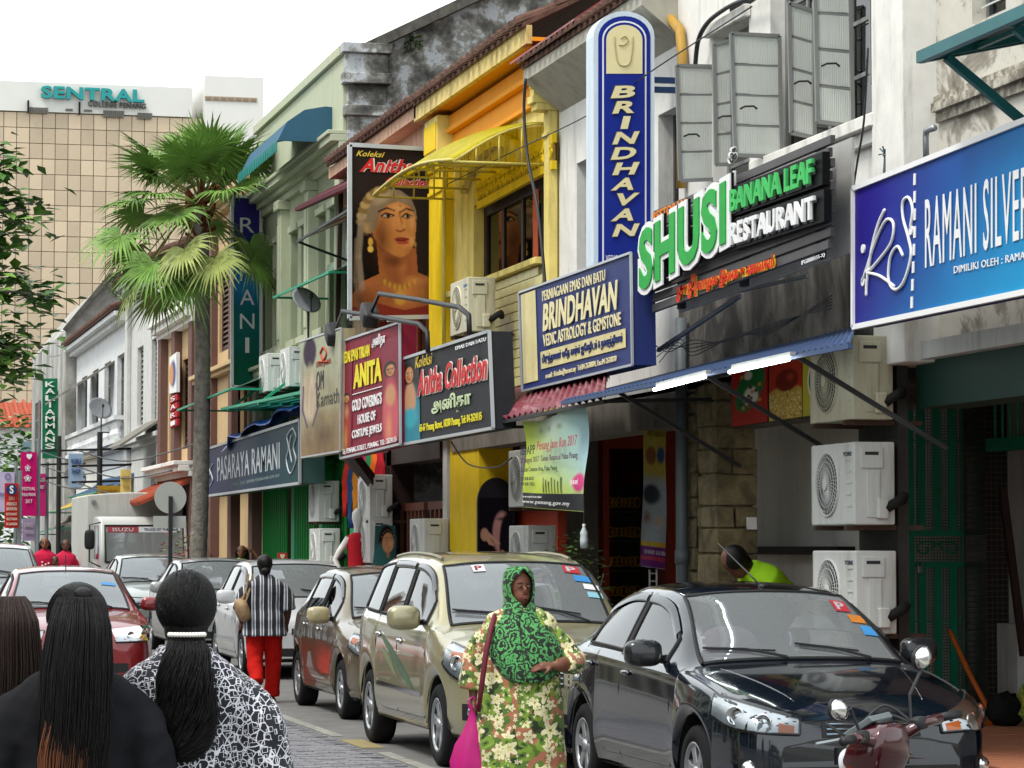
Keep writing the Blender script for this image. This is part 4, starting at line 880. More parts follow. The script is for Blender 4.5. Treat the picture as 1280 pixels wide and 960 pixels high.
def arched(x0, x1, ytop, ybot, n=14):
 """pixel outline with a rounded head"""
 r = (x1 - x0) / 2; cx = (x0 + x1) / 2; return [(x0, ybot), (x1, ybot)] + [(cx + r * math.cos(math.pi * k / n), ytop + r * .82 - r * .82 * math.sin(math.pi * k / n)) for k in range(n + 1)]
p = ony(s, 785, 368); r5 = thing('projecting_sign', 'tall blue projecting sign with rounded head and stacked gold letters', 'sign', (p.x, s, p.z))
for (name, x0, x1, yt, yb, mat, s0_, th) in (('casing', 741, 818, 14, 369, M('white sign casing', '#c3d0da', rough=.4, var=.05, dirt=.2), s, .24), ('face', 747, 813, 20, 364, M('royal blue sign face', '#1d2c83', rough=.4, var=.05), s - .006, .006), ('border', 752, 808, 26, 360, m_lw, s - .010, .004), ('face', 754, 806, 28, 358, M('royal blue sign face', '#1d2c83'), s - .014, .004), ('border', 757, 803, 31, 92, m_lw2, s - .018, .004)):
 mb = MB(); mb.prism([ony(s0_, *p_) for p_ in arched(x0 + 1.0, x1, yt, yb)], (0, th, 0)); mk(name, mb, mat, r5)
for k, ch in enumerate('BRINDHAVAN'):
 y = 107 + k * 19.2; sk = 3
 if ch == 'I':
  px_text(r5, 'lettering', 'I', s - .014, [(779, y), (788, y), (784, y + 16), (775, y + 16)], m_lw2, perp=True, bold=.03, lift=.01); continue
 quad_text('lettering', ch, [Vector(v) + Vector((0, -.006, 0)) for v in qy(s - .014, (765 + (k % 2) * 2 + sk, y), (796 + (k % 2) * 1 + sk, y - 1), (795 + (k % 2) - sk, y + 16), (763 + (k % 2) * 2 - sk + 2, y + 17))], M('dark letter edge', '#5d5636'), r5, NY, depth=.004, bold=.05)
 quad_text('lettering', ch, [Vector(v) + Vector((0, -.011, 0)) for v in qy(s - .014, (766 + (k % 2) * 2 + sk, y + .8), (795 + (k % 2) * 1 + sk, y - .2), (794 + (k % 2) - sk, y + 15.2), (764 + (k % 2) * 2 - sk + 2, y + 16.2))], m_lw2, r5, NY, depth=.006, bold=.035)
px_text(r5, 'lettering', 'VEDIC ASTROLOGY', s - .014, [(757, 319), (804, 319), (804, 326.5), (757, 327)], m_lw, perp=True)
px_text(r5, 'lettering', 'GEMSTONE', s - .014, [(768, 330), (798, 330), (798, 337), (768, 337)], m_lw, perp=True)
strokes(r5, s - .024, [[(768, 45), (769, 62), (774, 80), (786, 80), (790, 62), (791, 45)], [(776, 48), (781, 45), (785, 50), (780, 56), (774, 56)]], .006, M('faint gold line', '#b5a878'), True)
mb = MB()
for y in (100, 112): a = ony(s + .17, 815, y); c2 = ony(s + .17, 848, y + 1); mb.bar(a, c2, .05)
mk('bracket', mb, M('blue bracket paint', '#26426f', rough=.5), r5)
t = 6.5; q = qx(t, (649, 366), (789, 316), (791, 456), (653, 489)); m_navy = M('navy sign face', '#2c3668', rough=.45, var=.06, dirt=.2)
r6 = board('signboard', 'navy astrology and gemstone board with cream panel above the maroon awning', q, .2, NX, m_navy, m_alu, .02)
mb = MB(); mb.slab(sub(q, .02, .03, .165, .93, .002), (-.004, 0, 0)); mk('cream_panel', mb, M('cream sign panel', '#c9bd8c', rough=.5, dirt=.3), r6)
mb = MB(); mb.slab(sub(q, .2, .66, .95, .83, .002), (-.004, 0, 0)); mk('cream_panel', mb, M('cream sign panel', '#c9bd8c'), r6)
for body, (u0, v0, u1, v1), m, kw in (('PERNIAGAAN EMAS DAN BATU', (.24, .07, .8, .17), m_lw2, {}), ('BRINDHAVAN', (.235, .2, .9, .47), m_lw2, dict(bold=.03, shear=.2)), ('VEDIC ASTROLOGY & GEMSTONE', (.235, .5, .92, .62), m_lw2, dict(bold=.01)),
('\u0baa\u0bbf\u0bb0\u0bc1\u0ba8\u0bcd\u0ba4\u0bbe\u0bb5\u0ba9\u0bcd \u0bb5\u0bc7\u0ba4 \u0b95\u0bbe\u0bb0\u0bcd\u0bb2\u0bcd \u0b9c\u0bcb\u0ba4\u0bbf\u0b9f\u0bae\u0bcd & \u0ba8\u0bb5\u0bb0\u0ba4\u0bcd\u0ba4\u0bbf\u0ba9\u0bae\u0bcd', (.22, .69, .93, .8), m_navy, dict(bold=.01)), ('e-mail : Brindha@tm.net.my  Tel:04-2630804, Fax:04-2630830', (.25, .88, .88, .95), m_lw2, {})):
 quad_text('lettering', body, sub(q, u0, v0, u1, v1, .008), m, r6, NX, depth=.006, **kw)
t = 6.2; q = qx(t, (500, 450), (612, 414), (617, 535), (501, 556)); r7 = board('signboard', 'charcoal jewellery board with red script name and woman in teal', q, .22, NX, M('charcoal sign face', '#2b2c30', rough=.5, dirt=.2), m_alu, .03)
cv = Canvas(40, 110, .34, '#2b2c30'); cv.ell(.2, .85, .22, .45, '#2f7f90', soft=.1); cv.ell(.02, .7, .08, .6, '#3f8fb0', soft=.08); cv.ell(.17, .5, .1, .22, '#b98a66', soft=.03); face_cv(cv, .16, .2, .17); cv.ell(.17, .72, .12, .12, '#3a9aa8', soft=.05)
print_obj('portrait', cv, sub(q, .01, .02, .24, .98, .004), m_print, r7)
for body, (u0, v0, u1, v1), m, kw in (('Koleksi', (.2, .03, .4, .16), M('gold sign letters', '#c9b04a'), dict(shear=.3)), ('Anitha Collection', (.22, .19, .98, .5), M('white letter edge', '#d5d0c8'), dict(shear=.35, bold=.06)), ('\u0b85\u0ba9\u0bbf\u0ba4\u0bbe', (.38, .54, .8, .76), M('pale green letters', '#b9c7a0'), dict(bold=.03)), ('65-67 Penang Street, 10200 Penang. Tel: 04-2624115', (.24, .81, .9, .92), M('yellow sign letters', '#d8cc3a'), dict(bold=.01)), ('EMAS DAN BATU', (.66, .05, .97, .09), m_lw, {})):
 quad_text('lettering', body, sub(q, u0, v0, u1, v1, .006), m, r7, NX, depth=.006, **kw)
quad_text('lettering', 'Anitha Collection', sub(q, .225, .2, .975, .49, .014), M('red script letters', '#c22b2e', rough=.4), r7, NX, depth=.006, shear=.35, bold=.02)
t = 6.15; q = qx(t, (427, 427), (500, 403), (501, 555), (426, 573)); r8 = board('signboard', 'maroon gold covering jewellery board with two women and yellow name', q, .18, NX, M('maroon sign face', '#7c1f33', rough=.5, dirt=.2), m_alu, .025)
for k, (u0, u1, off) in enumerate(((.02, .2, .22), (.72, .98, .02))):
 cv = Canvas(34, 120, (u1 - u0) * .6, '#7c1f33'); a = cv.asp; cv.ell(a / 2, .75, a * .48, .35, '#c25560' if k else '#b5452f', soft=.03); cv.ell(a * .5, .55, a * .3, .1, '#c08a62', soft=.02); face_cv(cv, a / 2, .3 + off * .5, a * .62); cv.ell(a * .4, .85, a * .25, .2, '#d8b45a', soft=.05, op=.5)
 print_obj('portrait', cv, sub(q, u0, .18 if k == 0 else .1, u1, .97, .004), m_print, r8)
for body, (u0, v0, u1, v1), m, kw in (('KEDAI EMAS TIRUAN', (.04, .1, .52, .2), M('yellow sign letters', '#d8cc3a'), dict(bold=.02)), ('\u0b85\u0ba9\u0bbf\u0ba4\u0bbe', (.56, .04, .78, .16), m_lw, dict(bold=.02)), ('ANITA', (.24, .24, .72, .44), M('yellow sign letters', '#d8cc3a'), dict(bold=.05)), ("GOLD COVERING'S", (.22, .53, .72, .63), m_lw, dict(bold=.02)), ('HOUSE OF', (.32, .67, .62, .75), m_lw, dict(bold=.02)), ('COSTUME JEWELS', (.22, .79, .72, .88), m_lw, dict(bold=.02)), ('65, PENANG STREET, PENANG. TEL: 2624115', (.05, .93, .95, .98), m_lw, {})):
 quad_text('lettering', body, sub(q, u0, v0, u1, v1, .008), m, r8, NX, depth=.006, **kw)
mb = MB(); mb.bar(sub(q, .22, .485, 1, 1, .006)[0], sub(q, .72, .485, 1, 1, .006)[0], .01); mk('rule', mb, m_lw, r8)
t = 6.1; q = qx(t, (376, 427), (427, 410), (425, 564), (377, 572)); r9 = board('signboard', 'faded beige jewellery board with a bleached figure', q, .16, NX, M('faded sign', '#a8a488', rough=.7), m_alu, .02)
cv = Canvas(50, 130, .42, '#b0ab8a'); cv.grad('#a9b096', '#8c7455', 'v'); cv.ell(.25, .85, .25, .22, '#5a4634', soft=.15, op=.8); cv.ell(.1, .12, .07, .13, '#3d3040', soft=.02); cv.ell(.1, .28, .035, .1, '#b7a58c', soft=.02); cv.ell(.1, .5, .085, .2, '#b8a78f', soft=.03); cv.line([(.03, .4), (.02, .6), (.07, .75)], .012, '#5a4a60'); cv.line([(.17, .4), (.19, .6), (.13, .75)], .012, '#5a4a60'); cv.ell(.3, .7, .16, .08, '#8d7c5c', soft=.06); cv.noise(.12, 2)
print_obj('face', cv, [Vector(v) + Vector((-.004, 0, 0)) for v in q], m_print_old, r9)
for body, (u0, v0, u1, v1), c_ in (('EMAS JAWA', (.42, .22, .78, .28), '#8f4b40'), ('OM', (.42, .3, .6, .46), '#4a4a48'), ('Kamath', (.42, .48, .98, .6), '#5a5a50')):
 quad_text('lettering', body, sub(q, u0, v0, u1, v1, .008), M('faded letters ' + c_, c_, rough=.7), r9, NX, depth=.003)
strokes(r9, t - .012, [[(400, 442), (404, 434), (408, 442), (404, 450), (400, 442)], [(398, 452), (410, 452)]], .012, M('faded letters #b04a38', '#b04a38'))
s = 33.2; q = qy(s, (437, 181), (542, 187), (542, 396), (437, 398)); r10 = board('billboard', 'tall dark billboard showing a bejewelled woman looking up', q, .16, NY, M('billboard back', '#3a3a3c'), M('silver billboard frame', '#b9c0c6', rough=.3, metal=.4), .05)
A = .5; cv = Canvas(118, 236, A, '#2a211d'); U = lambda x: (x - 437) / 210; V = lambda y: (y - 182) / 215
def PE(x, y, rx, ry, c, ang=0, soft=None, op=1.0): cv.ell(U(x), V(y), rx / 210, ry / 210, c, ang=ang, soft=(soft if soft is not None else 1.0) / 210, op=op)
def PL(pts, w, c, op=1.0): cv.line([(U(x), V(y)) for x, y in pts], w / 210, c, op)
def PP(pts, c, op=1.0): cv.poly([(U(x), V(y)) for x, y in pts], c, op)
PE(455, 330, 22, 75, '#120d0b', soft=8); PE(470, 300, 20, 40, '#1a100c', soft=6)
PP([(470, 300), (520, 310), (522, 340), (545, 350), (545, 400), (437, 400), (437, 372), (452, 352), (474, 342)], '#9c5c33')
PE(505, 365, 30, 22, '#bd7c45', soft=14, op=.9); PE(468, 375, 18, 22, '#7c4426', soft=10, op=.8); PE(532, 372, 12, 20, '#84492a', soft=8, op=.8)
PP([(437, 384), (470, 378), (505, 388), (545, 380), (545, 400), (437, 400)], '#7a2c22')
PE(497, 330, 17, 26, '#8e5230', soft=6); PE(503, 335, 9, 18, '#b06e3e', soft=6, op=.7)
PP([(459, 262), (470, 250), (488, 248), (508, 252), (519, 264), (520, 285), (518, 303), (511, 316), (501, 322), (490, 318), (477, 309), (467, 297)], '#b4753f')
PE(500, 270, 17, 24, '#c98a50', soft=12, op=.8); PE(508, 300, 10, 14, '#cf9158', soft=9, op=.7); PE(473, 290, 12, 24, '#8a4f2b', soft=10, op=.8); PE(512, 313, 10, 7, '#8d522e', soft=6, op=.5)
PP([(452, 268), (455, 250), (466, 238), (482, 234), (500, 236), (514, 246), (520, 262), (521, 274), (512, 256), (498, 250), (482, 256), (474, 268), (470, 284), (463, 292), (455, 290)], '#7d6a52')
PE(478, 246, 20, 9, '#b09a78', ang=-.5, soft=5, op=.9); PE(503, 246, 14, 7, '#93806a', ang=.5, soft=5, op=.8)
for k in range(9): a = math.pi * (1.02 + k * .055); PE(482 + 31 * math.cos(a), 280 + 44 * math.sin(a), 6, 5, '#a98c58' if k % 2 else '#7c6238', soft=2)
PE(458, 285, 6, 10, '#a98050', soft=3); PL([(452, 270), (448, 320), (452, 360)], 5, '#8f7d68', .7); PL([(446, 300), (444, 350), (450, 385)], 4, '#6f5f4e', .7)
for x0, y0, w in ((484, 269, 8), (509, 269, 6.5)):
 PE(x0, y0, w, 2.6, '#b39a7e', soft=.8); PE(x0 + 1, y0 - .4, 2.6, 2.9, '#2c1a12', soft=.8); PL([(x0 - w, y0 + .5), (x0 - 2, y0 - 3.4), (x0 + w, y0 - .8)], 1.3, '#20120c'); PL([(x0 - w, y0 + 1), (x0, y0 + 3), (x0 + w, y0)], .8, '#5b3520')
 PL([(x0 - w - 3, y0 - 5), (x0 - 1, y0 - 10), (x0 + w + 1, y0 - 7)], 1.5, '#3a2317')
PL([(499, 266), (503, 280), (504, 285)], 1.6, '#8a5029', .7); PL([(495, 287), (500, 288.5), (506, 286)], 1.3, '#6b3a20', .9); PE(504, 281, 3, 5, '#d8a066', soft=3, op=.7)
PE(502, 298, 9, 2.4, '#7e2f24', soft=1); PE(503, 302, 8, 2.6, '#9e4334', soft=1); PL([(494, 299.5), (503, 300), (511, 298.5)], .8, '#4a1c14')
PE(500, 256, 1.5, 1.5, '#5a1512', soft=.6); PE(463, 302, 3, 5, '#c99b3e', soft=1); PE(463, 311, 3.6, 4, '#d8ad4c', soft=1); PE(519, 305, 2, 5, '#b98a35', soft=1)
for k in range(15): PE(478 + k * 3.1, 350 + 9 * math.sin(k / 14 * math.pi), 3.2, 5, '#c2953f' if k % 2 else '#8e6423', soft=2)
PE(500, 372, 7, 9, '#b98b3b', soft=3); PE(528, 368, 7, 18, '#a77c37', soft=5, op=.6); PE(478, 300, 16, 40, '#4a2713', soft=14, op=.75); PE(492, 326, 16, 10, '#4a2713', soft=7, op=.8); PE(515, 275, 6, 16, '#e0aa6c', soft=5, op=.55); PE(497, 258, 14, 7, '#dca468', soft=7, op=.6); PE(515, 300, 5, 8, '#dda468', soft=4, op=.5); PE(520, 350, 22, 8, '#d09050', soft=8, op=.6); PE(450, 375, 20, 22, '#3a1d10', soft=14, op=.7); PE(487, 372, 9, 16, '#6b3a1e', soft=8, op=.6)
cv.noise(.16, 5)
print_obj('portrait', cv, [Vector(v) + Vector((0, -.004, 0)) for v in q], m_print, r10)
px_text(r10, 'lettering', 'Koleksi', s - .004, [(446, 188), (481, 190), (480, 197), (445, 195)], M('gold sign letters', '#c9b04a'), perp=True, shear=.3, bold=.02)
for bold, m, lf in ((.07, M('white letter edge', '#d5d0c8'), .004), (.025, M('red script letters', '#c22b2e'), .01)):
 px_text(r10, 'lettering', 'Anitha', s - .004, [(450, 197), (518, 200), (518, 217), (449, 215)], m, perp=True, shear=.35, bold=bold, lift=lf)
 px_text(r10, 'lettering', 'Collection', s - .004, [(483, 221), (539, 224), (538, 234), (482, 232)], m, perp=True, shear=.35, bold=bold, lift=lf)
mb = MB(); mb.box((6.6, 33.4, 3.2), (7.0, 33.45, 4.35)); mk('support', mb, M('red support panel', '#7d1c24'), r10)
t = 6.7; q = qx(t, (251, 564), (375, 525), (375, 604), (252, 621)); r11 = board('signboard', 'dark teal supermarket signboard with tall silver letters', q, .35, NX, M('teal sign side', '#3b5552', rough=.5), m_alu, .04)
cv = Canvas(60, 24, 2.2, '#2d3f55'); cv.grad('#2a2150', '#123f45', 'u'); print_obj('face', cv, [Vector(v) + Vector((-.003, 0, 0)) for v in q], m_print, r11)
px_text(r11, 'lettering', 'PASARAYA RAMANI', t, [(272, 572), (350, 552), (350, 586), (272, 602)], M('silver sign letters', '#b9bec0', rough=.4), bold=.005)
px_text(r11, 'lettering', 'DIMILIKI OLEH : RAMANI PERNIAGAAN SDN BHD', t, [(290, 604), (350, 592), (350, 596), (290, 608)], M('dim sign letters', '#7c8a8a'))
strokes(r11, t - .012, [[(257, 606), (256, 595), (260, 585), (263, 592), (258, 600)], [(262, 608), (266, 600), (263, 588), (266, 580)], [(366, 535), (359, 545), (361, 560), (358, 575), (363, 592), (370, 575), (367, 560), (370, 545), (366, 535)], [(364, 545), (362, 560), (365, 578)]], .012, M('silver sign letters', '#b9bec0'))
s = 46.4; q = qy(s, (290, 245), (326, 247), (326, 486), (290, 483)); r12 = board('projecting_sign', 'vertical purple to teal projecting sign partly hidden by palm leaves', q, .2, NY, M('sign side white', '#c9c9c9'), m_lw, .05)
cv = Canvas(16, 100, .15, '#333388'); tt = cv.V; cv.grad('#3c2a7c', '#2a5fae', 'v'); cv.blend(smoothstep(.2, .45, tt), '#2c7fc0'); cv.blend(smoothstep(.45, .62, tt), '#1f6f72'); cv.blend(smoothstep(.62, .9, tt), '#145c48'); print_obj('face', cv, [Vector(v) + Vector((0, -.003, 0)) for v in q], m_print, r12)
for k, ch in enumerate('RAMANI'): y = 272 + k * 30; w = 2.5 if ch == 'I' else 9; px_text(r12, 'lettering', ch, s - .003, [(309 - w, y), (309 + w, y), (309 + w, y + 19), (309 - w, y + 19)], m_lw, perp=True)
def vsign(name, label, s, x0, x1, y0, y1, col, body=None, lc=None, group=None, vertical=False, pole=True):
 q = qy(s, (x0, y0), (x1, y0), (x1, y1), (x0, y1)); r = board(name, label, q, .08, NY, M('sign ' + col, col, rough=.5), group=group)
 if body:
  m = M('sign letters ' + (lc or '#dedede'), lc or '#dedede', rough=.5)
  if vertical:
   n = len(body)
   for k, ch in enumerate(body): h = (y1 - y0 - 14) / n; y = y0 + 4 + k * h; w_ = 1.2 if ch == 'I' else (x1 - x0) / 2 - 3.5; px_text(r, 'lettering', ch, s, [((x0 + x1) / 2 - w_, y), ((x0 + x1) / 2 + w_, y), ((x0 + x1) / 2 + w_, y + h * .78), ((x0 + x1) / 2 - w_, y + h * .78)], m, perp=True, depth=.03, bold=.02)
  else:
   for k, (b_, u0, v0, u1, v1) in enumerate(body): quad_text('lettering', b_, sub(q, u0, v0, u1, v1, .01, NY), m, r, NY, depth=.02)
 if pole: mb = MB(); p = ony(s + .15, x1 + 2, y0); mb.tube([(p.x, s + .15, ground_z(s)), (p.x, s + .15, p.z + .3)], .05, 8); mk('pole', mb, m_steel, r)
 return r
vsign('projecting_sign', 'narrow green vertical sign with white letters on the grey building', 82, 53, 72, 473, 573, '#1e6b4b', 'KALIAMMANS', '#dfe3da', vertical=True, pole=False)
r = vsign('street_banner', 'tall magenta banner with white floral print on a pole', 70, 26, 46, 565, 645, '#b3155f', [('\u2665', .35, .03, .7, .12), ('\u2740', .25, .2, .6, .3), ('\u2740', .2, .36, .65, .46), ('FESTIVAL', .1, .55, .9, .6), ('PULAU PINANG', .08, .64, .92, .69), ('2017', .3, .74, .7, .8)])
vsign('street_banner', 'short magenta banner behind the tall one', 74, 46, 57, 592, 645, '#b5286c', [('PENANG', .15, .1, .85, .2), ('STREET', .15, .28, .85, .36)])
r = vsign('restaurant_banner', 'red vertical banner with a blue disc and white initial', 66, 6, 23, 604, 660, '#b82a22', [('SRI', .3, .3, .7, .38), ('ANANDA', .12, .42, .88, .5), ('BAHWAN', .12, .53, .88, .61), ('RESTAURANT', .1, .66, .9, .72), ('VEGETARIAN', .1, .77, .9, .83), ('04-2644204', .1, .88, .9, .94)], '#e2d8c8')
mb = MB(); p = ony(66 - .1, 14.5, 612); mb.lathe([(0, -.03), (.13, -.03), (.13, .03), (0, .03)], 20, p, 'y'); mk('disc', mb, M('navy disc', '#1d2a5a'), r); px_text(r, 'lettering', 'S', 65.86, [(12, 607), (17, 607), (17, 617), (12, 617)], m_lw, perp=True, bold=.03)
vsign('street_banner', 'pale lilac banner at the far left with round logo', 80, -6, 18, 590, 640, '#b3a9c4', [('O', .5, .02, .8, .2), ('SHOES', .2, .5, .9, .6)], '#7a6da0')
vsign('shop_sign', 'lilac grey poster board below the magenta banners', 72, 28, 44, 648, 676, '#94849c', [('SAREES', .15, .2, .85, .4), ('TEXTILE', .15, .55, .85, .7)], '#c9bcc4')
def wsign(label, t, x0, y0, x1, y1, h0, h1, col, body, lc):
 q = qx(t, (x0, y0), (x1, y1), (x1, y1 + h1), (x0, y0 + h0)); r = board('shop_sign', label, q, .12, NX, M('sign ' + col, col, rough=.6, dirt=.2)); quad_text('lettering', body, sub(q, .12, .25, .88, .7, .01), M('sign letters ' + lc, lc), r, NX, depth=.02); return r
vsign('shop_sign', 'mustard yellow square shop sign over the truck', 61.5, 122, 150, 607, 626, '#b08a2e', [('SILK HOUSE', .15, .25, .85, .5), ('TAILOR', .3, .62, .7, .82)], '#8a5f20', pole=False)
vsign('shop_sign', 'pale yellow upright shop sign beside the brown porch', 58.5, 151, 164, 587, 625, '#c9b36a', [('GOLD', .2, .2, .8, .35), ('916', .2, .5, .8, .65)], '#a0803a', pole=False)
vsign('shop_sign', 'blue and white picture sign above the blue tarpaulin', 64, 86, 104, 567, 609, '#8fa3b8', [('MOBILE', .15, .15, .85, .3), ('SHOP', .2, .45, .8, .6)], '#24407a', pole=False)
q = qx(T - .2, (212, 447), (221, 440), (221, 490), (212, 492)); rr = board('shop_sign', 'small white framed picture sign on the brown annex', q, .06, NX, m_lw)
cv = Canvas(16, 40, .4, '#e5e5e0'); cv.ell(.2, .5, .16, .35, '#22397a', soft=.05); cv.ell(.1, .5, .12, .3, '#c9853a', soft=.05); print_obj('face', cv, [Vector(v) + Vector((-.004, 0, 0)) for v in q], m_print, rr)
for k in range(4):
 q = qx(T - .19, (212, 497 + k * 10), (221, 492 + k * 10.3), (221, 500 + k * 10.3), (212, 505 + k * 10)); rr = board('letter_block', ['uppermost', 'second', 'third', 'lowest'][k] + ' red letter block stacked on the brown annex wall', q, .05, NX, M('red sign block', '#a3242c'), group='stacked red letter blocks'); quad_text('lettering', 'SARI'[k], sub(q, .2, .15, .8, .85, .004), m_lw, rr, NX, depth=.01)
t = 6.35; q = qx(t, (653, 527), (729, 507), (731, 640), (654, 634)); r13 = thing('cloth_banner', 'lime to pale blue cloth banner for a run hanging under the maroon awning', 'banner', (q[3].x, (q[3].y + q[2].y) / 2, q[2].z))
cv = Canvas(76, 132, .58, '#b9c83a'); cv.grad('#aebf3c', '#9fc4cf', 'u'); cv.blend(smoothstep(.3, .9, cv.V + (cv.U / .58 - .5) * -.3) * .85, '#b9c92c'); cv.ell(.29, .08, .2, .17, '#a8b0b0', soft=.1, op=.7)
cv.poly([(0, .83), (.6, .83), (.6, 1), (0, 1)], '#202226'); cv.ell(.53, .72, .055, .09, '#c8327a', soft=.02)
for k in range(7): cv.line([(.24 + k * .025, .66 + (k % 3) * .02), (.245 + k * .024, .82)], .007, '#23261c')
for k in range(3): cv.ell(.14 + k * .12, .12, .035, .045, '#7d8a6a', soft=.02)
def wv(u, v): return np.concatenate([.035 * np.sin(u * 7 + v * 2.2) * (1 - .6 * v) + .02 * np.sin(v * 6), 0 * u, -.03 * np.sin(np.pi * u) * (1 - v)], 1)
print_obj('cloth', cv, q, attrmat('banner vinyl cloth', rough=.35, var=.05), r13, wave=wv)
for body, (u0, v0, u1, v1), c_, kw in (('IBPAPP', (.05, .3, .3, .4), '#24303a', {}), ('Penang Jane Run 2017', (.33, .27, .98, .4), '#b23a52', dict(shear=.3)), ('27 August 2017  Taman Botanical Pulau Pinang', (.05, .43, .98, .51), '#5a3a52', {}), ('5, Leith Common Area, Pulau Pinang', (.05, .54, .66, .61), '#3a4a3a', {}), ('RM 30.00 ADULT', (.06, .65, .28, .69), '#3a4a3a', {}), ('RM 20.00 CHILD', (.06, .71, .28, .75), '#3a4a3a', {}), ('Join us now!', (.86, .68, .98, .76), '#e8d8e0', {}), ('For any enquiries from website', (.07, .86, .4, .89), '#d0d0d0', {}), ('www.penang.gov.my', (.07, .92, .85, .96), '#d0d0d0', {})):
 quad_text('lettering', body, sub(q, u0, v0, u1, v1, .045), M('banner letters ' + c_, c_), r13, NX, depth=.002, **kw)
t = 6.9; s_ = 24.6; q = qy(s_, (806, 500), (833, 503), (832, 712), (801, 708)); r14 = thing('hanging_banner', 'long narrow temple event banner with purple foot hanging by the drainpipe', 'banner', (q[2].x, s_, q[2].z))
cv = Canvas(28, 170, .13, '#b9ab4e'); cv.blend(smoothstep(.42, .5, cv.V), '#9fa8ae'); cv.ell(.04, .33, .03, .055, '#8d5a3a', soft=.01); cv.ell(.1, .32, .025, .05, '#3d5a8a', soft=.01); cv.ell(.05, .56, .05, .06, '#3a4048', soft=.02); cv.ell(.03, .7, .03, .05, '#8a5a48', soft=.02); cv.ell(.09, .72, .035, .05, '#c2a58a', soft=.02)
cv.poly([(0, .87), (.2, .87), (.2, 1), (0, 1)], '#6d2a78'); cv.poly([(0, .93), (.2, .93), (.2, .955), (0, .955)], '#b0405a'); cv.poly([(0, .845), (.2, .845), (.2, .87), (0, .87)], '#c9a83a'); cv.noise(.25, 3)
print_obj('cloth', cv, q, attrmat('banner vinyl cloth'), r14, wave=lambda u, v: np.concatenate([0 * u, .02 * np.sin(u * 5 + v * 9), 0 * u], 1))
for k, b_ in enumerate(('TEMPLE', 'GOLD', 'NILAI', 'PATHRATH')): quad_text('lettering', b_, sub(q, .12, .03 + k * .05, .88, .065 + k * .05, .03, NY), M('banner letters #4a3a22', '#4a3a22'), r14, NY, depth=.002)
quad_text('lettering', 'CHE RAKSHIT : 03-45 1005A', sub(q, .08, .895, .95, .92, .03, NY), m_lw, r14, NY, depth=.002)
t = 7.18
for k, (lab, Q) in enumerate((('red food poster with rice on a green leaf', [(915, 461), (960, 447), (960, 527), (915, 534)]), ('red poster of fried chicken over biryani rice', [(962, 446), (1003, 435), (1003, 521), (962, 527)]), ('yellow poster with round green leaf logo', [(1004, 435), (1030, 428), (1030, 517), (1004, 521)]))):
 q = qx(t, *Q); r = board('food_poster', lab, q, .03, NX, m_dark); cv = Canvas(44, 80, .55, ('#a82a22', '#a8321f', '#b5a83a')[k])
 rs = np.random.RandomState(k)
 if k == 0:
  cv.ell(.28, .42, .2, .38, '#1f6a34', ang=.35, soft=.02); cv.ell(.3, .55, .11, .16, '#d8d6cc', soft=.03); cv.ell(.26, .2, .06, .07, '#cfc9b8', soft=.02)
  for _ in range(16): cv.ell(.14 + rs.rand() * .3, .15 + rs.rand() * .6, .025, .03, ('#7a3a1c', '#c98a35', '#4a2a16')[_ % 3], soft=.01)
 elif k == 1:
  cv.ell(.28, .8, .4, .3, '#b99a4a', soft=.05); cv.ell(.3, .42, .19, .17, '#6a1d10', soft=.04); cv.ell(.36, .38, .08, .08, '#a8442a', soft=.04)
  for _ in range(130): cv.ell(rs.rand() * .55, .58 + rs.rand() * .4, .012, .012, ('#d8bc6a', '#7a5a24', '#e0cf98')[_ % 3], soft=.004)
 else:
  cv.ell(.33, .5, .2, .28, '#e0e0d0', soft=.02); cv.ell(.33, .5, .17, .24, '#1f6a34', soft=.02); cv.ell(.36, .5, .05, .18, '#8fae4a', ang=.3, soft=.02)
 print_obj('face', cv, [Vector(v) + Vector((-.004, 0, 0)) for v in q], m_print, r)
s_ = 30.9; r15 = thing('portrait_panel', 'arched photo panel of a veiled woman with hennaed hand by the yellow pillar', 'sign', (ony(s_, 618, 690).x, s_, .5))
cv = Canvas(50, 100, .5, '#15131a'); cv.ell(.34, .5, .14, .3, '#b98a86', soft=.03); cv.ell(.42, .62, .12, .4, '#15131a', soft=.02); cv.ell(.33, .3, .1, .04, '#20151a', soft=.02)
for k in range(4): cv.line([(.06 + k * .025, .5), (.16 + k * .045, .6 + k * .015 + (.05 if k < 2 else 0))], .022, '#c79a80')
cv.ell(.08, .52, .06, .09, '#c79a80', soft=.02)
for k in range(3): cv.line([(.34, .75 + k * .04), (.42, .8 + k * .05)], .02, '#c08a78')
def archw(u, v): return 0 * np.concatenate([u, u, u], 1)
q = qy(s_, (597, 597), (643, 597), (643, 712), (597, 712)); zz = [p.z for p in q]
mb = MB(); pts = [ony(s_, 597 + 23 - 23 * math.cos(math.pi * k / 16), 628 - 31 * math.sin(math.pi * k / 16)) for k in range(17)] + [ony(s_, 643, 712), ony(s_, 597, 712)]
mb.prism(pts, (0, .05, 0)); mk('panel', mb, M('dark veil print', '#15131a', rough=.5), r15)
q2 = qy(s_ - .006, (599, 622), (641, 622), (641, 711), (599, 711)); print_obj('portrait', cv, q2, m_print, r15)
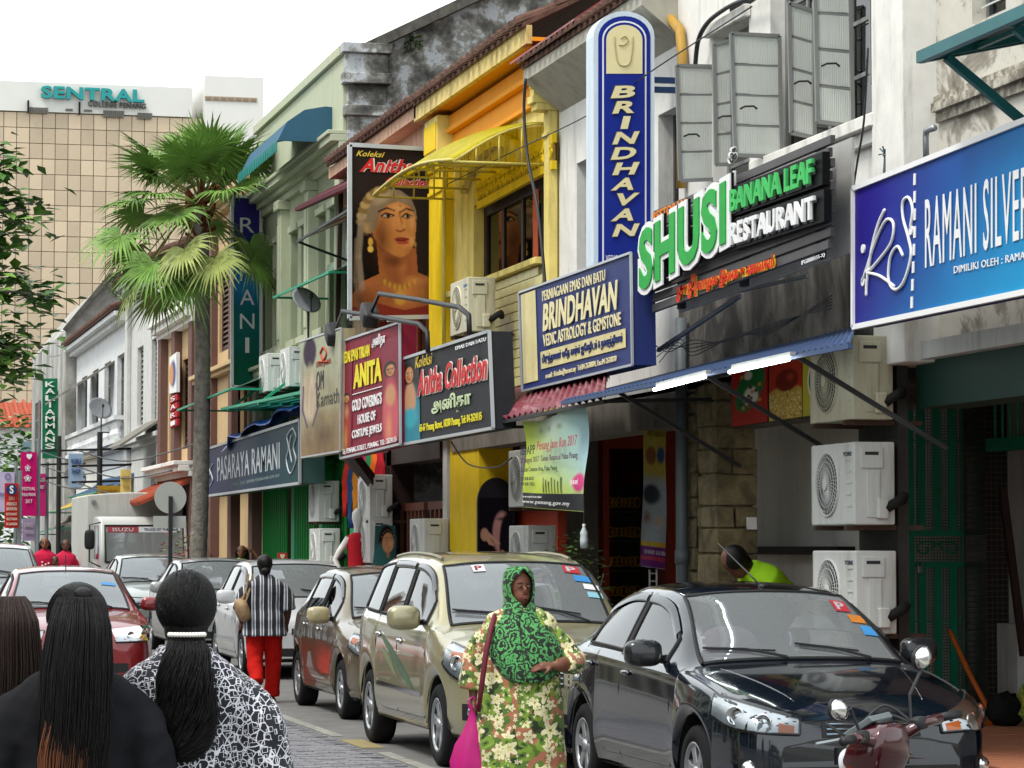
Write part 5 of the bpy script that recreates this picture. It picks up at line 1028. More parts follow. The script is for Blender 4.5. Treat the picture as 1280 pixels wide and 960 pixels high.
# ================================================================== awnings and canopies
m_blue = M('blue painted sheet', '#31486e', rough=.5, var=.1, dirt=.3)
def corr(mb, P00, P01, P10, P11, n, amp, prof=None, th=.004):
 """corrugated sheet: P00->P01 along the street, P0->P1 down the slope"""
 P00, P01, P10, P11 = map(Vector, (P00, P01, P10, P11)); rows = []
 nv = (P01 - P00).cross(P10 - P00).normalized(); m = 8
 for j in range(m + 1):
  v = j / m; row = []
  for i in range(n * 4 + 1):
   u = i / (n * 4); p = (P00 * (1 - u) + P01 * u) * (1 - v) + (P10 * (1 - u) + P11 * u) * v + nv * amp * math.sin(i * math.pi / 2)
   if prof: p = p + Vector((0, 0, prof(v)))
   row.append(p)
  rows.append(row)
 mb.grid(rows); return mb
a = thing('sheet_awning', 'thin blue sheet metal awning over the restaurant walkway', 'awning', (6.8, 20, 2.89))
mb = MB(); corr(mb, (7.25, 19.0, 3.22), (7.25, 25.0, 3.13), (6.2, 16.35, 2.9), (6.2, 23.2, 2.885), 60, .008); mk('sheet', mb, m_blue, a, solid=.006)
mb = MB(); mb.bar((6.2, 16.35, 2.88), (6.2, 23.2, 2.865), .03, .03); mk('edge_rail', mb, m_blue, a)
for s_ in (17.6, 19.6, 21.9):
 mb = MB(); mb.bar((6.3, s_, 2.9), (7.35, s_, 2.3), .03, .03); mk('strut', mb, m_iron, a)
m_tube = M('lit fluorescent tube', '#ffffff', emit=(.95, 1, 1), estr=9)
for x0, y0, x1, y1, lab in ((818, 483, 881, 467, 'lit fluorescent tube under the blue awning nearer the drainpipe'), (912, 461, 986, 445, 'lit fluorescent tube under the blue awning above the food posters')):
 p0, p1 = onx(6.14, x0, y0 + 4), onx(6.14, x1, y1 + 4); l = thing('tube_light', lab, 'lamp', (6.22, (p0.y + p1.y) / 2, p0.z), group='tube lights under the awning')
 mb = MB(); mb.tube([p0, p1], .013, 8); mk('tube', mb, m_tube, l, smooth=True)
 mb = MB(); mb.slab([p0 + Vector((.01, 0, .02)), p1 + Vector((.01, 0, .02)), p1 + Vector((.05, 0, .02)), p0 + Vector((.05, 0, .02))], (0, 0, .03)); mk('batten', mb, M('grey batten', '#8f9290', rough=.5), l)
a = thing('corrugated_awning', 'curved maroon corrugated awning under the navy signboard', 'awning', (6.7, 27, 2.7)); m_maroon = M('maroon corrugated sheet', '#6e2c38', rough=.5, var=.2, dirt=.6, dirtcol=hexc('#b59a98'))
i0, i1 = onx(7.15, 762, 474), onx(7.15, 645, 500); o0, o1 = onx(6.3, 757, 497), onx(6.3, 592, 531)
mb = MB(); corr(mb, i0, Vector((7.15, o1.y + 1.0, i0.z)), o0, o1, 22, .022, prof=lambda v: .16 * math.sin(v * math.pi)); mk('sheet', mb, m_maroon, a, smooth=True, solid=.006)
mb = MB(); mb.bar(o0 - Vector((0, 0, .03)), o1 - Vector((0, 0, .03)), .03); mb.bar(o0 - Vector((0, 0, .03)), (7.3, o0.y, o0.z), .03); mb.bar(o1 - Vector((0, 0, .03)), (7.3, o1.y, o1.z), .03); mk('bracket', mb, m_iron, a)
def translucent(name, col, k=.6):
 m = M(name, col, rough=.4, var=.12, dirt=.3, dirtcol=hexc('#6a6018'), streak=False)
 n = m.node_tree.nodes; L = m.node_tree.links; p = n['Principled BSDF']; t_ = n.new('ShaderNodeBsdfTranslucent'); mx = n.new('ShaderNodeMixShader'); mx.inputs[0].default_value = k
 src = p.inputs['Base Color'].links[0].from_socket; L.new(src, t_.inputs[0]); L.new(p.outputs[0], mx.inputs[1]); L.new(t_.outputs[0], mx.inputs[2]); L.new(mx.outputs[0], n['Material Output'].inputs[0]); return m
a = thing('polycarbonate_awning', 'bright yellow translucent awning on a thin pipe frame', 'awning', (6.8, 30.4, 5.7)); m_poly = translucent('yellow polycarbonate', '#e3d81c', .65); m_pipe = M('pale yellow pipe', '#c2b35a', rough=.5, dirt=.4)
f0, f1 = onx(6.3, 603, 176), onx(6.35, 470, 244); rows = []
for i in range(13):
 u = i / 12; s_ = 27.95 + (f1.y - 27.95) * u; zf = f0.z + (f1.z - f0.z) * u + .12 * math.sin(math.pi * u); row = []
 for j in range(9): v = j / 8; row.append((6.32 + (7.28 - 6.32) * v, s_, zf + .42 * math.sin(v * math.pi / 2)))
 rows.append(row)
mb = MB(); mb.grid(rows); mk('sheet', mb, m_poly, a, smooth=True, solid=.006)
for i in range(0, 13, 2):
 P = rows[i]; mb = MB(); mb.tube([Vector(p) - Vector((0, 0, .02)) for p in P], .014, 6); mb.tube([Vector(P[0]) - Vector((0, 0, .02)), (7.28, P[0][1], P[0][2] - .02)], .014, 6)
 for j in (2, 4, 6): mb.tube([(P[j][0], P[j][1], P[0][2] - .02), Vector(P[j]) - Vector((0, 0, .02))], .011, 6)
 mk('rib', mb, m_pipe, a, smooth=True)
mb = MB(); mb.tube([Vector(r[0]) for r in rows], .018, 6); mb.tube([Vector(r[4]) - Vector((0, 0, .02)) for r in rows], .012, 6); mk('edge_pipe', mb, m_pipe, a, smooth=True)
P = Vector(rows[12][7]); mb = MB(); mb.tube([P, (P.x, P.y, 3.7)], .022, 6); mk('post', mb, m_pipe, a, smooth=True)
a = thing('window_canopy', 'faded red and white striped canopy left of the billboard', 'awning', (6.6, 39.6, 4.9)); m_rs = M('faded red sheet', '#8c3a34', rough=.6, dirt=.3); m_ws = M('pale stripe sheet', '#c9bfa8', rough=.6)
p0 = onx(6.3, 372, 302); p1 = onx(6.3, 437, 262)
for k in range(7):
 u0, u1 = k / 7, (k + 1) / 7; A_ = p0.lerp(p1, u0); B_ = p0.lerp(p1, u1); mb = MB(); mb.slab([A_, B_, B_ + Vector((.95, 0, .42)), A_ + Vector((.95, 0, .42))], (0, 0, .02)); mk('panel', mb, m_ws if k % 3 == 1 else m_rs, a)
mb = MB(); mb.bar(p0, p1, .03); mb.bar(p0, p0 + Vector((1, 0, -.35)), .03); mk('bracket', mb, m_iron, a)
a = thing('roof_hood', 'dark maroon tiled hood beside the billboard', 'awning', (6.8, 38, 5.6)); p0, p1 = onx(6.7, 372, 262), onx(6.7, 438, 232)
mb = MB(); mb.slab([p0, p1, p1 + Vector((.6, 0, .35)), p0 + Vector((.6, 0, .35))], (0, 0, .05)); mb.bar(p0, p1, .08, .05); mk('sheet', mb, M('maroon tile', '#54252c', rough=.7), a); mb = MB(); mb.bar((6.9, (p0.y + p1.y) / 2, p0.z - 2.2), (6.95, (p0.y + p1.y) / 2, p0.z), .06); mk('post', mb, m_dkwood, a)
a = thing('barrel_awning', 'blue barrel awning with turquoise valance high on the green building', 'awning', (6.8, 42.5, 6.6)); p1 = onx(6.35, 380, 128); zt_ = p1.z
m_nb = M('blue awning cloth', '#33596e', rough=.7, var=.1); ss = [39.7 + .35 * i for i in range(11)]
ctr = onx(6.9, 420, 150); e0 = onx(6.3, 330, 180); prof = [(7.28, zt_ + .35), (7.1, zt_ + .36), (6.8, zt_ + .3), (6.55, zt_ + .12), (6.42, zt_ - .15)]
mb = MB(); mb.grid([[(x, s_, z) for x, z in prof] for s_ in ss]); mb.add([(x, ss[0], z) for x, z in prof] + [(7.28, ss[0], zt_ - .15)], [(0, 1, 2, 3, 4, 5)]); mk('cloth', mb, m_nb, a, solid=.01)
mb = MB()
for i in range(len(ss) * 2): s_ = ss[0] + i * .172; mb.slab([(6.40, s_, zt_ - .15), (6.40, s_ + .16, zt_ - .15), (6.40, s_ + .13, zt_ - .3), (6.40, s_ + .03, zt_ - .3)], (.01, 0, 0))
mk('valance', mb, M('turquoise valance', '#2a7a74', rough=.7), a)
def curved_awning(label, x0, y0, x1, y1, t, mat, dx=.9, dz=.5, th=.006):
 p0, p1 = onx(t, x0, y0), onx(t, x1, y1); a = thing('curved_awning', label, 'awning', (t, (p0.y + p1.y) / 2, min(p0.z, p1.z)))
 mb = MB(); mb.grid([[p.lerp(p1, i / 8) + Vector((dx * math.sin(j / 8 * math.pi / 2), 0, dz * (1 - math.cos(j / 8 * math.pi / 2)) * 0 + dz * j / 8)) for j in range(9)] for i in range(9) for p in (p0,)]); mk('sheet', mb, mat, a, smooth=True, solid=th)
 mb = MB(); mb.bar(p0, p1, .03); mb.bar(p0, p0 + Vector((dx, 0, .0)), .03); mb.bar(p1, p1 + Vector((dx, 0, 0)), .03); mk('bracket', mb, m_gate, a); return a
m_pg = translucent('pale green sheet', '#8fae98', .4)
curved_awning('pale green curved awning beside the palm trunk', 222, 513, 288, 486, 6.2, m_pg, 1.0, .55)
curved_awning('pale green awning on the string course of the green building', 342, 372, 412, 340, 6.5, m_pg, .8, .5)
a = thing('balcony_shelf', 'dark green slatted shelf carrying the air conditioners above the supermarket sign', 'shelf', (6.7, 42, 3.6)); p0, p1 = onx(6.3, 276, 513), onx(6.3, 377, 492)
for k in range(6): mb = MB(); o_ = Vector((k * .17, 0, 0)); mb.slab([p0 + o_, p1 + o_, p1 + o_ + Vector((.12, 0, 0)), p0 + o_ + Vector((.12, 0, 0))], (0, 0, .04)); mk('slat', mb, m_gate, a)
for u in (.1, .5, .9): mb = MB(); p = p0.lerp(p1, u); mb.bar(p, p + Vector((1.0, 0, 0)), .05, .05); mb.bar(p + Vector((1.0, 0, .75)), p + Vector((.1, 0, .05)), .04); mk('bracket', mb, m_gate, a)
p0, p1 = onx(6.6, 276, 552), onx(6.6, 366, 508); rows = []; rnd = random.Random(5)
for i in range(26):
 u = i / 25; row = []
 for j in range(9):
  v = j / 8; p = p0.lerp(p1, u); row.append(p + Vector((.5 * v + .03 * math.sin(u * 30 + j), rnd.uniform(-.03, .03), .16 * math.sin(v * 2.6) + .05 * math.sin(u * 17 + v * 5) - .02 - (.16 * (1 - v) if i < 3 else 0))))
 rows.append(row)
mb = MB(); mb.grid(rows); o = mk('tarpaulin', mb, M('blue tarpaulin', '#1d4fb0', rough=.35, var=.12), smooth=True, solid=.004); tag(o, 'crumpled bright blue tarpaulin lying on top of the supermarket sign', 'tarpaulin')
a = thing('steel_canopy', 'teal steel canopy frame with wire mesh at the upper right', 'awning', (6.9, 15.5, 4.7)); m_teal = M('teal steel paint', '#1f6266', rough=.45, var=.1, dirt=.2)
p0 = onx(6.45, 1150, 72); z_ = p0.z; s_a, s_b = p0.y, 12.5
def teal(name, a_, b_, w, h=None): mb = MB(); mb.bar(a_, b_, w, h); return mk(name, mb, m_teal, a)
teal('rail', (6.45, s_a, z_), (6.45, s_b, z_), .05, .07); teal('rail', (6.45, s_a, z_), (7.45, s_a, z_ + .22), .05, .07); teal('rail', (6.8, s_a, z_ + .07), (6.8, s_b, z_ + .07), .03); teal('rail', (7.15, s_a, z_ + .14), (7.15, s_b, z_ + .14), .03)
for k in range(4): s_ = s_a - .05 - k * 1.0; teal('rafter', (6.45, s_, z_ + .0), (7.45, s_, z_ + .22), .035, .05); teal('strut', (6.6, s_, z_), (7.42, s_, z_ - .62), .05, .05); teal('base_plate', (7.42, s_, z_ - .75), (7.42, s_, z_ - .35), .06, .1)
mb = MB()
for i in range(30): x = 6.47 + i * .033; mb.tube([(x, s_a, z_ + .035 + (x - 6.45) * .22), (x, s_b, z_ + .035 + (x - 6.45) * .22)], .003, 4, False)
for i in range(110): s_ = s_a - i * .033; mb.tube([(6.46, s_, z_ + .037), (7.44, s_, z_ + .253)], .003, 4, False)
mk('wire_mesh', mb, M('galvanised wire', '#8f9690', rough=.4, metal=.5), a)['kind'] = 'stuff'
mb = MB(); mb.slab([(6.46, s_a, z_ + .045), (6.46, s_b, z_ + .045), (7.44, s_b, z_ + .262), (7.44, s_a, z_ + .262)], (0, 0, .004)); mk('sheet', mb, translucent('clear ribbed sheet', '#aab3ac', .7), a)
# ================================================================== far clutter: poles, wires and small awnings along the white shops
for k, (x, y0, sd_) in enumerate(((74, 545, 74), (125, 540, 62))):
 p = ony(sd_, x, y0); u = thing('utility_pole', ('dark utility pole with cross arms before the grey building', 'dark utility pole with cross arms above the truck')[k], 'pole', (p.x, sd_, ground_z(sd_))); mb = MB(); mb.tube([(p.x, sd_, ground_z(sd_)), (p.x, sd_, p.z)], .06, 8); mk('pole', mb, m_iron, u)
 for j in range(3): mb = MB(); z = p.z - .4 - j * .35; mb.bar((p.x - .6, sd_, z), (p.x + .7, sd_ + .2, z + .05), .05); mk('cross_arm', mb, m_iron, u)
 for j in range(3): mb = MB(); z = p.z - .4 - j * .35; mb.tube(catmull([(p.x - .5, sd_, z), (p.x + .2, sd_ - 4, z - .35), (p.x + 1.1 + .2 * j, sd_ - 9, z - .1)], 6), .016, 5); mk('wire', mb, m_iron, u)
for lab, x0, y0, x1, y1, tt, c_ in (('small mustard awning over the far shop front', 58, 641, 90, 634, 6.4, '#b5932e'), ('crumpled blue awning above the truck', 84, 622, 124, 615, 6.5, '#34506e'), ('grey lean-to awning below the far banners', 40, 668, 68, 660, 6.2, '#6d655a')): curved_awning(lab, x0, y0, x1, y1, tt, M('awning ' + c_, c_, rough=.7, dirt=.3), .8, .45)
# ================================================================== air conditioners
m_ac = M('white enamel', '#c9cac6', rough=.45, var=.06, dirt=.5, dirtcol=hexc('#8a7d66'), thr=.5); m_ac2 = M('yellowed enamel', '#c0bca4', rough=.45, var=.06, dirt=.55, dirtcol=hexc('#7d6a48'), thr=.5)
m_fan = M('fan recess', '#2c2d2d', rough=.6); m_pipewrap = M('black pipe lagging', (.015, .015, .015), rough=.8)
def ac_proto(mat, w, d, h, brand=None, bcol='#2a5a9a', panels=True):
 """condenser in local space: near-front-bottom corner at the origin, front faces -X, near end faces -Y"""
 root = bpy.data.objects.new('air_conditioner', None); COL.objects.link(root)
 mb = MB(); mb.box((0, 0, 0), (d, w, h)); body = mk('casing', mb, mat, root, local=True, bevel=.012)
 cy, cz, r = w * .6, h * .5, min(w * .36, h * .4)
 mb = MB(); mb.lathe([(r, 0), (r, -.012), (r * .96, -.014), (r * .93, 0), (r * .93, .001)], 32, (-.0, cy, cz), 'x'); mk('fan_ring', mb, mat, root, local=True, smooth=True)
 mb = MB(); mb.lathe([(0, -.003), (r * .93, -.003)], 32, (0, cy, cz), 'x'); mk('fan_recess', mb, m_fan, root, local=True)
 for k in range(3):
  mb = MB(); a = k * 2 * math.pi / 3; pts = [(-.006, cy + rr * math.cos(a + b_), cz + rr * math.sin(a + b_)) for rr, b_ in ((.05, 0), (r * .5, -.25), (r * .88, -.3), (r * .88, .45), (r * .5, .5), (.05, .4))]; mb.prism(pts, (.002, 0, 0)); mk('fan_blade', mb, M('grey fan blade', '#55585a'), root, local=True)
 mb = MB()
 for k in range(40): a = 2 * math.pi * k / 40; mb.tube([(-.012, cy + r * .16 * math.cos(a), cz + r * .16 * math.sin(a)), (-.02, cy + r * .6 * math.cos(a + .1), cz + r * .6 * math.sin(a + .1)), (-.01, cy + r * .94 * math.cos(a + .2), cz + r * .94 * math.sin(a + .2))], .0025, 4, False)
 for rr in (.3, .5, .7, .85): mb.tube([(-.019 + abs(rr - .6) * .015, cy + r * rr * math.cos(a), cz + r * rr * math.sin(a)) for a in [2 * math.pi * k / 32 for k in range(33)]], .0025, 4, False)
 mk('fan_guard', mb, mat, root, local=True)['kind'] = 'stuff'
 mb = MB(); mb.lathe([(0, -.028), (r * .17, -.026), (r * .17, -.012)], 16, (0, cy, cz), 'x'); mk('fan_hub', mb, mat, root, local=True)
 if panels:
  mb = MB(); mb.box((d * .15, -.016, h * .68), (d * .7, .001, h * .93)); mk('service_cover', mb, mat, root, local=True, bevel=.006)
  mb = MB(); mb.box((d * .25, -.018, h * .84), (d * .58, -.0155, h * .88)); mk('grip', mb, m_fan, root, local=True)
  mb = MB(); mb.box((d * .5, -.06, .04), (d * .78, .001, h * .32)); mk('valve_cover', mb, mat, root, local=True, bevel=.014)
  for k in range(5): mb = MB(); z = h * (.22 + k * .14); mb.box((-.006, w * .06, z), (.001, w * .17, z + .012)); mk('rib', mb, mat, root, local=True)
  mb = MB(); mb.box((d * .3, -.014, .05), (d * .62, .001, h * .66)); mk('end_panel', mb, mat, root, local=True, bevel=.005)
  mb = MB(); mb.tube([(d * .75, -.03, h * .2), (d * .95, -.08, h * .28), (d * 1.15, -.05, h * .34), (d * 1.3, .1, h * .3)], .035, 8); mk('lagged_pipe', mb, m_pipewrap, root, local=True, smooth=True)
 for y in (.1, w - .15): mb = MB(); mb.box((-.02, y, -.035), (d + .25, y + .05, -.002)); mk('bracket', mb, M('rusty angle iron', '#4c3a30', rough=.8, var=.3), root, local=True)
 if brand:
  q = [(-.004, w * .2, h * .9), (-.004, w * .03, h * .9), (-.004, w * .03, h * .84), (-.004, w * .2, h * .84)]
  vs, fs = text_data(brand, bold=.03); lo, hi = vs.min(0), vs.max(0); u = (vs[:, 0] - lo[0]) / (hi[0] - lo[0]); v = (vs[:, 1] - lo[1]) / (hi[1] - lo[1]); mb = MB()
  mb.add(np.stack([-.004 - 0 * u, w * .24 - u * w * .2, h * .83 + v * h * .055], 1).tolist(), fs); mk('lettering', mb, M('brand letters ' + bcol, bcol), root, local=True)
 return root
def ac_at(t, x, y, label, proto, rz=0):
 o = copy_tree(proto); p = onx(t, x, y); o.location = p; o.rotation_euler = (0, 0, rz); tag(o, label, 'air conditioner', 'outdoor air conditioner units'); return o
pA = ac_proto(m_ac2, .86, .3, .58, 'DAIKIN', '#2a6aa8'); pB = ac_proto(m_ac, .86, .3, .57, 'YORK', '#20304a'); pC = ac_proto(m_ac, .82, .3, .58)
ac_at(6.95, 1066, 524, 'cream outdoor air conditioner at the top of the three beside the gate', pA)
ac_at(6.95, 1068, 656, 'white outdoor air conditioner in the middle of the three beside the gate', pB)
ac_at(6.95, 1070, 793, 'white outdoor air conditioner at the bottom of the three beside the gate', pB)
ac_at(6.75, 585, 414, 'old cream air conditioner on the yellow facade beside the billboard', pA)
ac_at(7.0, 398, 652, 'upper white air conditioner left of the mannequin', pC); ac_at(7.0, 399, 712, 'lower white air conditioner left of the mannequin', pC)
ac_at(6.95, 462, 650, 'white air conditioner above the mannequin beside hanging garments', pC); ac_at(6.95, 462, 704, 'white air conditioner behind the red dressed mannequin', pC)
ac_at(7.0, 530, 710, 'white air conditioner between the brown railing and blue dado', pC)
ac_at(7.0, 660, 633, 'white air conditioner partly behind the lime cloth banner', pC); ac_at(7.2, 660, 727, 'low white air conditioner behind the gold van roof', pC)
ac_at(6.7, 334, 489, 'air conditioner on the green shelf nearer the palm', pC); ac_at(6.7, 361, 483, 'air conditioner on the green shelf nearer the faded board', pC)
for p_ in (pA, pB, pC):
 for ch in list(p_.children): bpy.data.objects.remove(ch)
 bpy.data.objects.remove(p_)
# ================================================================== satellite dishes, floodlights, cables
def dish(label, pos, r, az, el):
 rt = thing('satellite_dish', label, 'dish', pos); rot = Matrix.Rotation(az, 3, 'Z') @ Matrix.Rotation(el, 3, 'X'); mb = MB()
 prof = [(r * k / 6, .22 * r * (k / 6) ** 2) for k in range(7)]; vs = []
 m0 = MB(); m0.lathe(prof + [(p_[0], p_[1] + .012) for p_ in prof[::-1]], 28); mb.add([rot @ Vector(v) for v in m0.v], m0.f); mk('reflector', mb, M('grey dish', '#83868a', rough=.5, var=.1, dirt=.3), rt, local=True, smooth=True)
 f = rot @ Vector((0, -.1 * r, .75 * r)); a = rot @ Vector((0, -.95 * r, .2 * r)); mb = MB(); mb.tube([a, f], .012, 6); mk('feed_arm', mb, m_iron, rt, local=True)
 mb = MB(); mb.blob(f, (.03, .03, .05)); mk('feed_horn', mb, m_iron, rt, local=True)
 mb = MB(); mb.tube([(0, 0, 0), (.05, 0, -.15), (.05, 0, -.55), (.5, 0, -.55)], .02, 8); mk('mount', mb, m_iron, rt, local=True); return rt
dish('grey satellite dish in front of the bright green arches', onx(6.6, 381, 378), .22, R(25), R(55))
dish('small pale satellite dish on the white facade beyond the palm', onx(6.8, 124, 512), .3, R(20), R(60)); dish('small satellite dish above the magenta banners', onx(6.8, 92, 598), .33, R(20), R(70))
def flood(label, pts, t, head):
 P = [onx(t, *p) for p in pts]; rt = thing('floodlight', label, 'lamp', P[-1]); mb = MB(); mb.tube(P, .026, 8); mk('arm', mb, m_iron, rt, smooth=True)
 h = onx(t, *head); mb = MB(); rot = Matrix.Rotation(R(35), 3, 'X'); mb.blob(h, (.1, .16, .1), p=5, rot=rot); mk('lamp_head', mb, m_iron, rt, smooth=False); mb = MB(); mb.bar(P[0], h, .03); mk('yoke', mb, m_iron, rt)
 mb = MB(); g = h + rot @ Vector((0, .02, -.1)); mb.blob(g, (.085, .13, .01), p=6, rot=rot); mk('lens', mb, M('grey lamp glass', '#6b7074', rough=.15), rt)
flood('black arm floodlight over the charcoal board', [(474, 367), (520, 374), (574, 384), (586, 394), (587, 418)], 6.1, (462, 394)); flood('black arm floodlight over the maroon board', [(428, 389), (480, 397), (524, 405), (534, 415), (535, 440)], 6.1, (417, 418))
def cable(label, t, pts, r=.012, mat=None):
 P = catmull([onx(t, *p) for p in pts], 5); mb = MB(); mb.tube(P, r, 6); o = mk('cable', mb, mat or m_iron, smooth=True); tag(o, label, 'cable'); return o
cable('black cable hanging from the white eave in front of the yellow awning', 6.9, [(657, 98), (655, 140), (660, 200), (672, 260), (681, 350), (684, 420)], .016)
cable('curved black conduit on the white wall near the ochre downpipe', 7.2, [(869, 82), (873, 50), (885, 28), (905, 12), (925, 2), (960, -10)], .02)
cable('thin black wire running down the pilaster to the silver board', 7.1, [(1082, 120), (1085, 60), (1080, 150), (1072, 200), (1066, 240)], .008)
cable('black wire sagging from the charcoal board to the yellow pillar', 6.4, [(564, 552), (585, 580), (620, 584), (640, 572)], .008)
cable('telephone wire crossing the white wall above the navy board', 6.9, [(560, 230), (640, 190), (742, 140), (820, 85), (940, 8)], .006)
for k in range(5):
 cable(['tangled', 'looped', 'drooping', 'knotted', 'slack'][k] + ' black wire under the slatted restaurant sign', 7.0 + .02 * k, [(812 + k * 3, 425 + k * 7), (835 + k * 4, 440 - k * 4), (865, 425 + k * 5), (905 + k * 5, 428 - k * 3), (960, 405 + k * 3), (1040, 385 - k * 4)], .004)
mb = MB(); p = onx(7.12, 1106, 192)
for k in range(7): a = k * .9; mb.tube([p + Vector((-.02, .06 * math.cos(a), .05 * math.sin(a))) * (1 if k < 5 else .4), p, p + Vector((-.01, .02 * math.sin(a * 3), -.16 - .02 * k))], .006, 5)
o = mk('wire_bundle', mb, M('blue grey wire', '#4b6068')); tag(o, 'small knotted bundle of grey wire on the white pilaster', 'wire')
mb = MB(); mb.tube([onx(7.1, *p) for p in ((1168, 160), (1158, 163), (1157, 172), (1158, 205))], .022, 8); o = mk('wall_pipe', mb, m_steel, smooth=True); tag(o, 'short bent grey pipe on the wall above the silver board', 'pipe')
mb = MB(); a = onx(7.0, 808, 398); mb.bar(onx(6.9, 823, 438), onx(6.9, 925, 370), .03); mb.bar(onx(6.9, 870, 376), onx(6.9, 1010, 345), .025); o = mk('bracing_pole', mb, m_steel); tag(o, 'grey bracing pole under the slatted sign', 'pole')
# ================================================================== folding gate of the silver shop
s_ = 23.0; g = thing('folding_gate', 'green iron gate leaf standing open beside the mosaic column', 'gate', (9.5, s_, .21)); x0, x1 = ony(s_, 1133, 700).x, ony(s_, 1210, 700).x; z1 = ony(s_, 1133, 472).z
def gb(name, a_, b_, w, h=None): mb = MB(); mb.bar(a_, b_, w, h, up=(0, 1, 0)); return mk(name, mb, m_gate, g)
gb('stile', (x0, s_, .22), (x0, s_, z1), .12, .08); gb('stile', (x1, s_, .22), (x1, s_, z1), .1, .06)
for z in (z1 - .03, z1 - 1.35, z1 - 1.62, .3): gb('rail', (x0, s_, z), (x1, s_, z), .05, .05)
for k in range(3): x = x0 + (x1 - x0) * (k + 1) / 4; gb('bar', (x, s_, .25), (x, s_, z1 - 1.6), .07, .03); gb('bar', (x, s_, z1 - 1.36), (x, s_, z1), .07, .03)
for z in (z1 - .55, 1.0): gb('cross_rod', (x0, s_, z), (x1, s_, z), .014)
for k in range(2):
 cx = x0 + (x1 - x0) * (.3 + .4 * k); zc = z1 - 1.49; mb = MB(); sg = 1 if k == 0 else -1
 mb.tube([(cx + sg * .17 * math.exp(-a * .28) * math.cos(a), s_, zc + .09 * math.exp(-a * .2) * math.sin(a)) for a in [i * .35 for i in range(22)]], .009, 6); mk('scroll', mb, m_gate, g, smooth=True)
mb = MB(); n_ = 46
for i in range(22): x = x0 + (x1 - x0) * i / 21; mb.tube([(x, s_ + .03, .3), (x, s_ + .03, z1)], .0025, 4, False)
for i in range(110): z = .3 + (z1 - .3) * i / 109; mb.tube([(x0, s_ + .033, z), (x1, s_ + .033, z)], .0025, 4, False)
mk('wire_mesh', mb, M('green wire mesh', '#2f5a4c', rough=.5), g)['kind'] = 'stuff'
mb = MB(); p = ony(s_ - .06, 1150, 712); mb.blob(p, (.03, .015, .04), p=4); mk('padlock', mb, m_steel, g); mb = MB(); mb.tube([p + Vector((-.02, 0, .03)), p + Vector((-.02, 0, .09)), p + Vector((.02, 0, .09)), p + Vector((.02, 0, .03))], .006, 6); mk('shackle', mb, m_steel, g)
mb = MB(); mb.slab([(x0 - .04, s_ + .3, 2.95), (x0 - .5, s_ + .1, 2.95), (x0 - .5, s_ + .1, .2), (x0 - .04, s_ + .3, .2)], (0, .05, 0)); o = mk('shutter_box', mb, m_dark); tag(o, 'dark recessed shutter channel between the condensers and the green gate', 'shutter')
o = mk('orange_hose', MB().tube(catmull([(9.2, 22.0, .95), (9.25, 21.7, .6), (9.3, 21.4, .3), (9.25, 21.2, .24), (9.05, 21.1, .24)], 5), .022, 8), M('orange plastic', '#c2601f', rough=.5), smooth=True); tag(o, 'bent orange hose propped on the terracotta floor', 'hose')
mb = MB(); mb.bar(ony(21.6, 1253, 610), ony(21.6, 1280, 820), .06, .05); o = mk('leaning_bar', mb, m_dkwood); tag(o, 'dark timber bar leaning against the blue door', 'bar')
bg = thing('shopping_sack', 'crumpled green and yellow sack on the terracotta floor', 'bag', (9.5, 20.9, .21)); mb = MB(); mb.blob((9.5, 20.9, .4), (.16, .14, .19), p=2.4); mb.v = [(v[0] + random.uniform(-.03, .03), v[1] + random.uniform(-.03, .03), v[2] + random.uniform(-.02, .02)) for v in mb.v]; mk('sack', mb, rampmat('sack print', [(.4, '#1f6a34'), (.5, '#b5a83a'), (.56, '#1f6a34'), (.6, '#c9c9b8')], scale=9), bg, smooth=True)
mb = MB(); mb.blob((9.3, 21.1, .34), (.14, .14, .14), p=2.2); mb.v = [(v[0] + random.uniform(-.03, .03), v[1] + random.uniform(-.03, .03), v[2] + random.uniform(-.02, .02)) for v in mb.v]; mk('bundle', mb, m_dark, bg, smooth=True)
mb = MB(); p = onx(7.7, 938, 655); mb.box((ony(22.08, 932, 650).x, 22.02, p.z - .05), (ony(22.08, 943, 650).x, 22.06, p.z + .05)); o = mk('socket', mb, m_lw); tag(o, 'white wall socket on the stone pillar', 'socket')
# ================================================================== goods in the jewellery shop behind the banners
dc = thing('display_case', 'glass display case full of gold jewellery inside the red doorway', 'cabinet', (9.2, 32.4, .17)); s_ = 32.4; x0, x1 = ony(s_, 757, 600).x, ony(s_, 800, 600).x
mb = MB(); mb.box((x0, s_ + .02, .17), (x1, s_ + .5, 2.4)); mk('cabinet', mb, M('deep brown cabinet', '#2a1a12'), dc); rs = random.Random(9)
for z in (1.0, 1.35, 1.7, 2.05): mb = MB(); mb.box((x0, s_ - .08, z), (x1, s_ + .015, z + .02)); mk('shelf', mb, M('shelf edge', '#6a5a40'), dc)
m_gold = M('gold jewellery', '#d0a040', rough=.3, metal=.8, var=.2)
for z in (1.02, 1.37, 1.72, 2.07):
 for k in range(7): mb = MB(); x = x0 + .05 + k * (x1 - x0 - .1) / 6; r_ = .035 + .012 * rs.random(); mb.tube([(x + r_ * math.cos(a), s_ - .03, z + .1 + r_ * 1.3 * math.sin(a)) for a in [i * .45 for i in range(15)]], .012, 5); mk('necklace', mb, m_gold, dc)
for i in range(3):
 for j in range(7): mb = MB(); x = x0 + .03 + i * (x1 - x0) / 3; mb.box((x, s_ - .01, .25 + j * .105), (x + (x1 - x0) / 3 - .05, s_ + .018, .33 + j * .105)); mk('drawer', mb, M('dark drawer front', '#2c2a2a', rough=.4), dc)
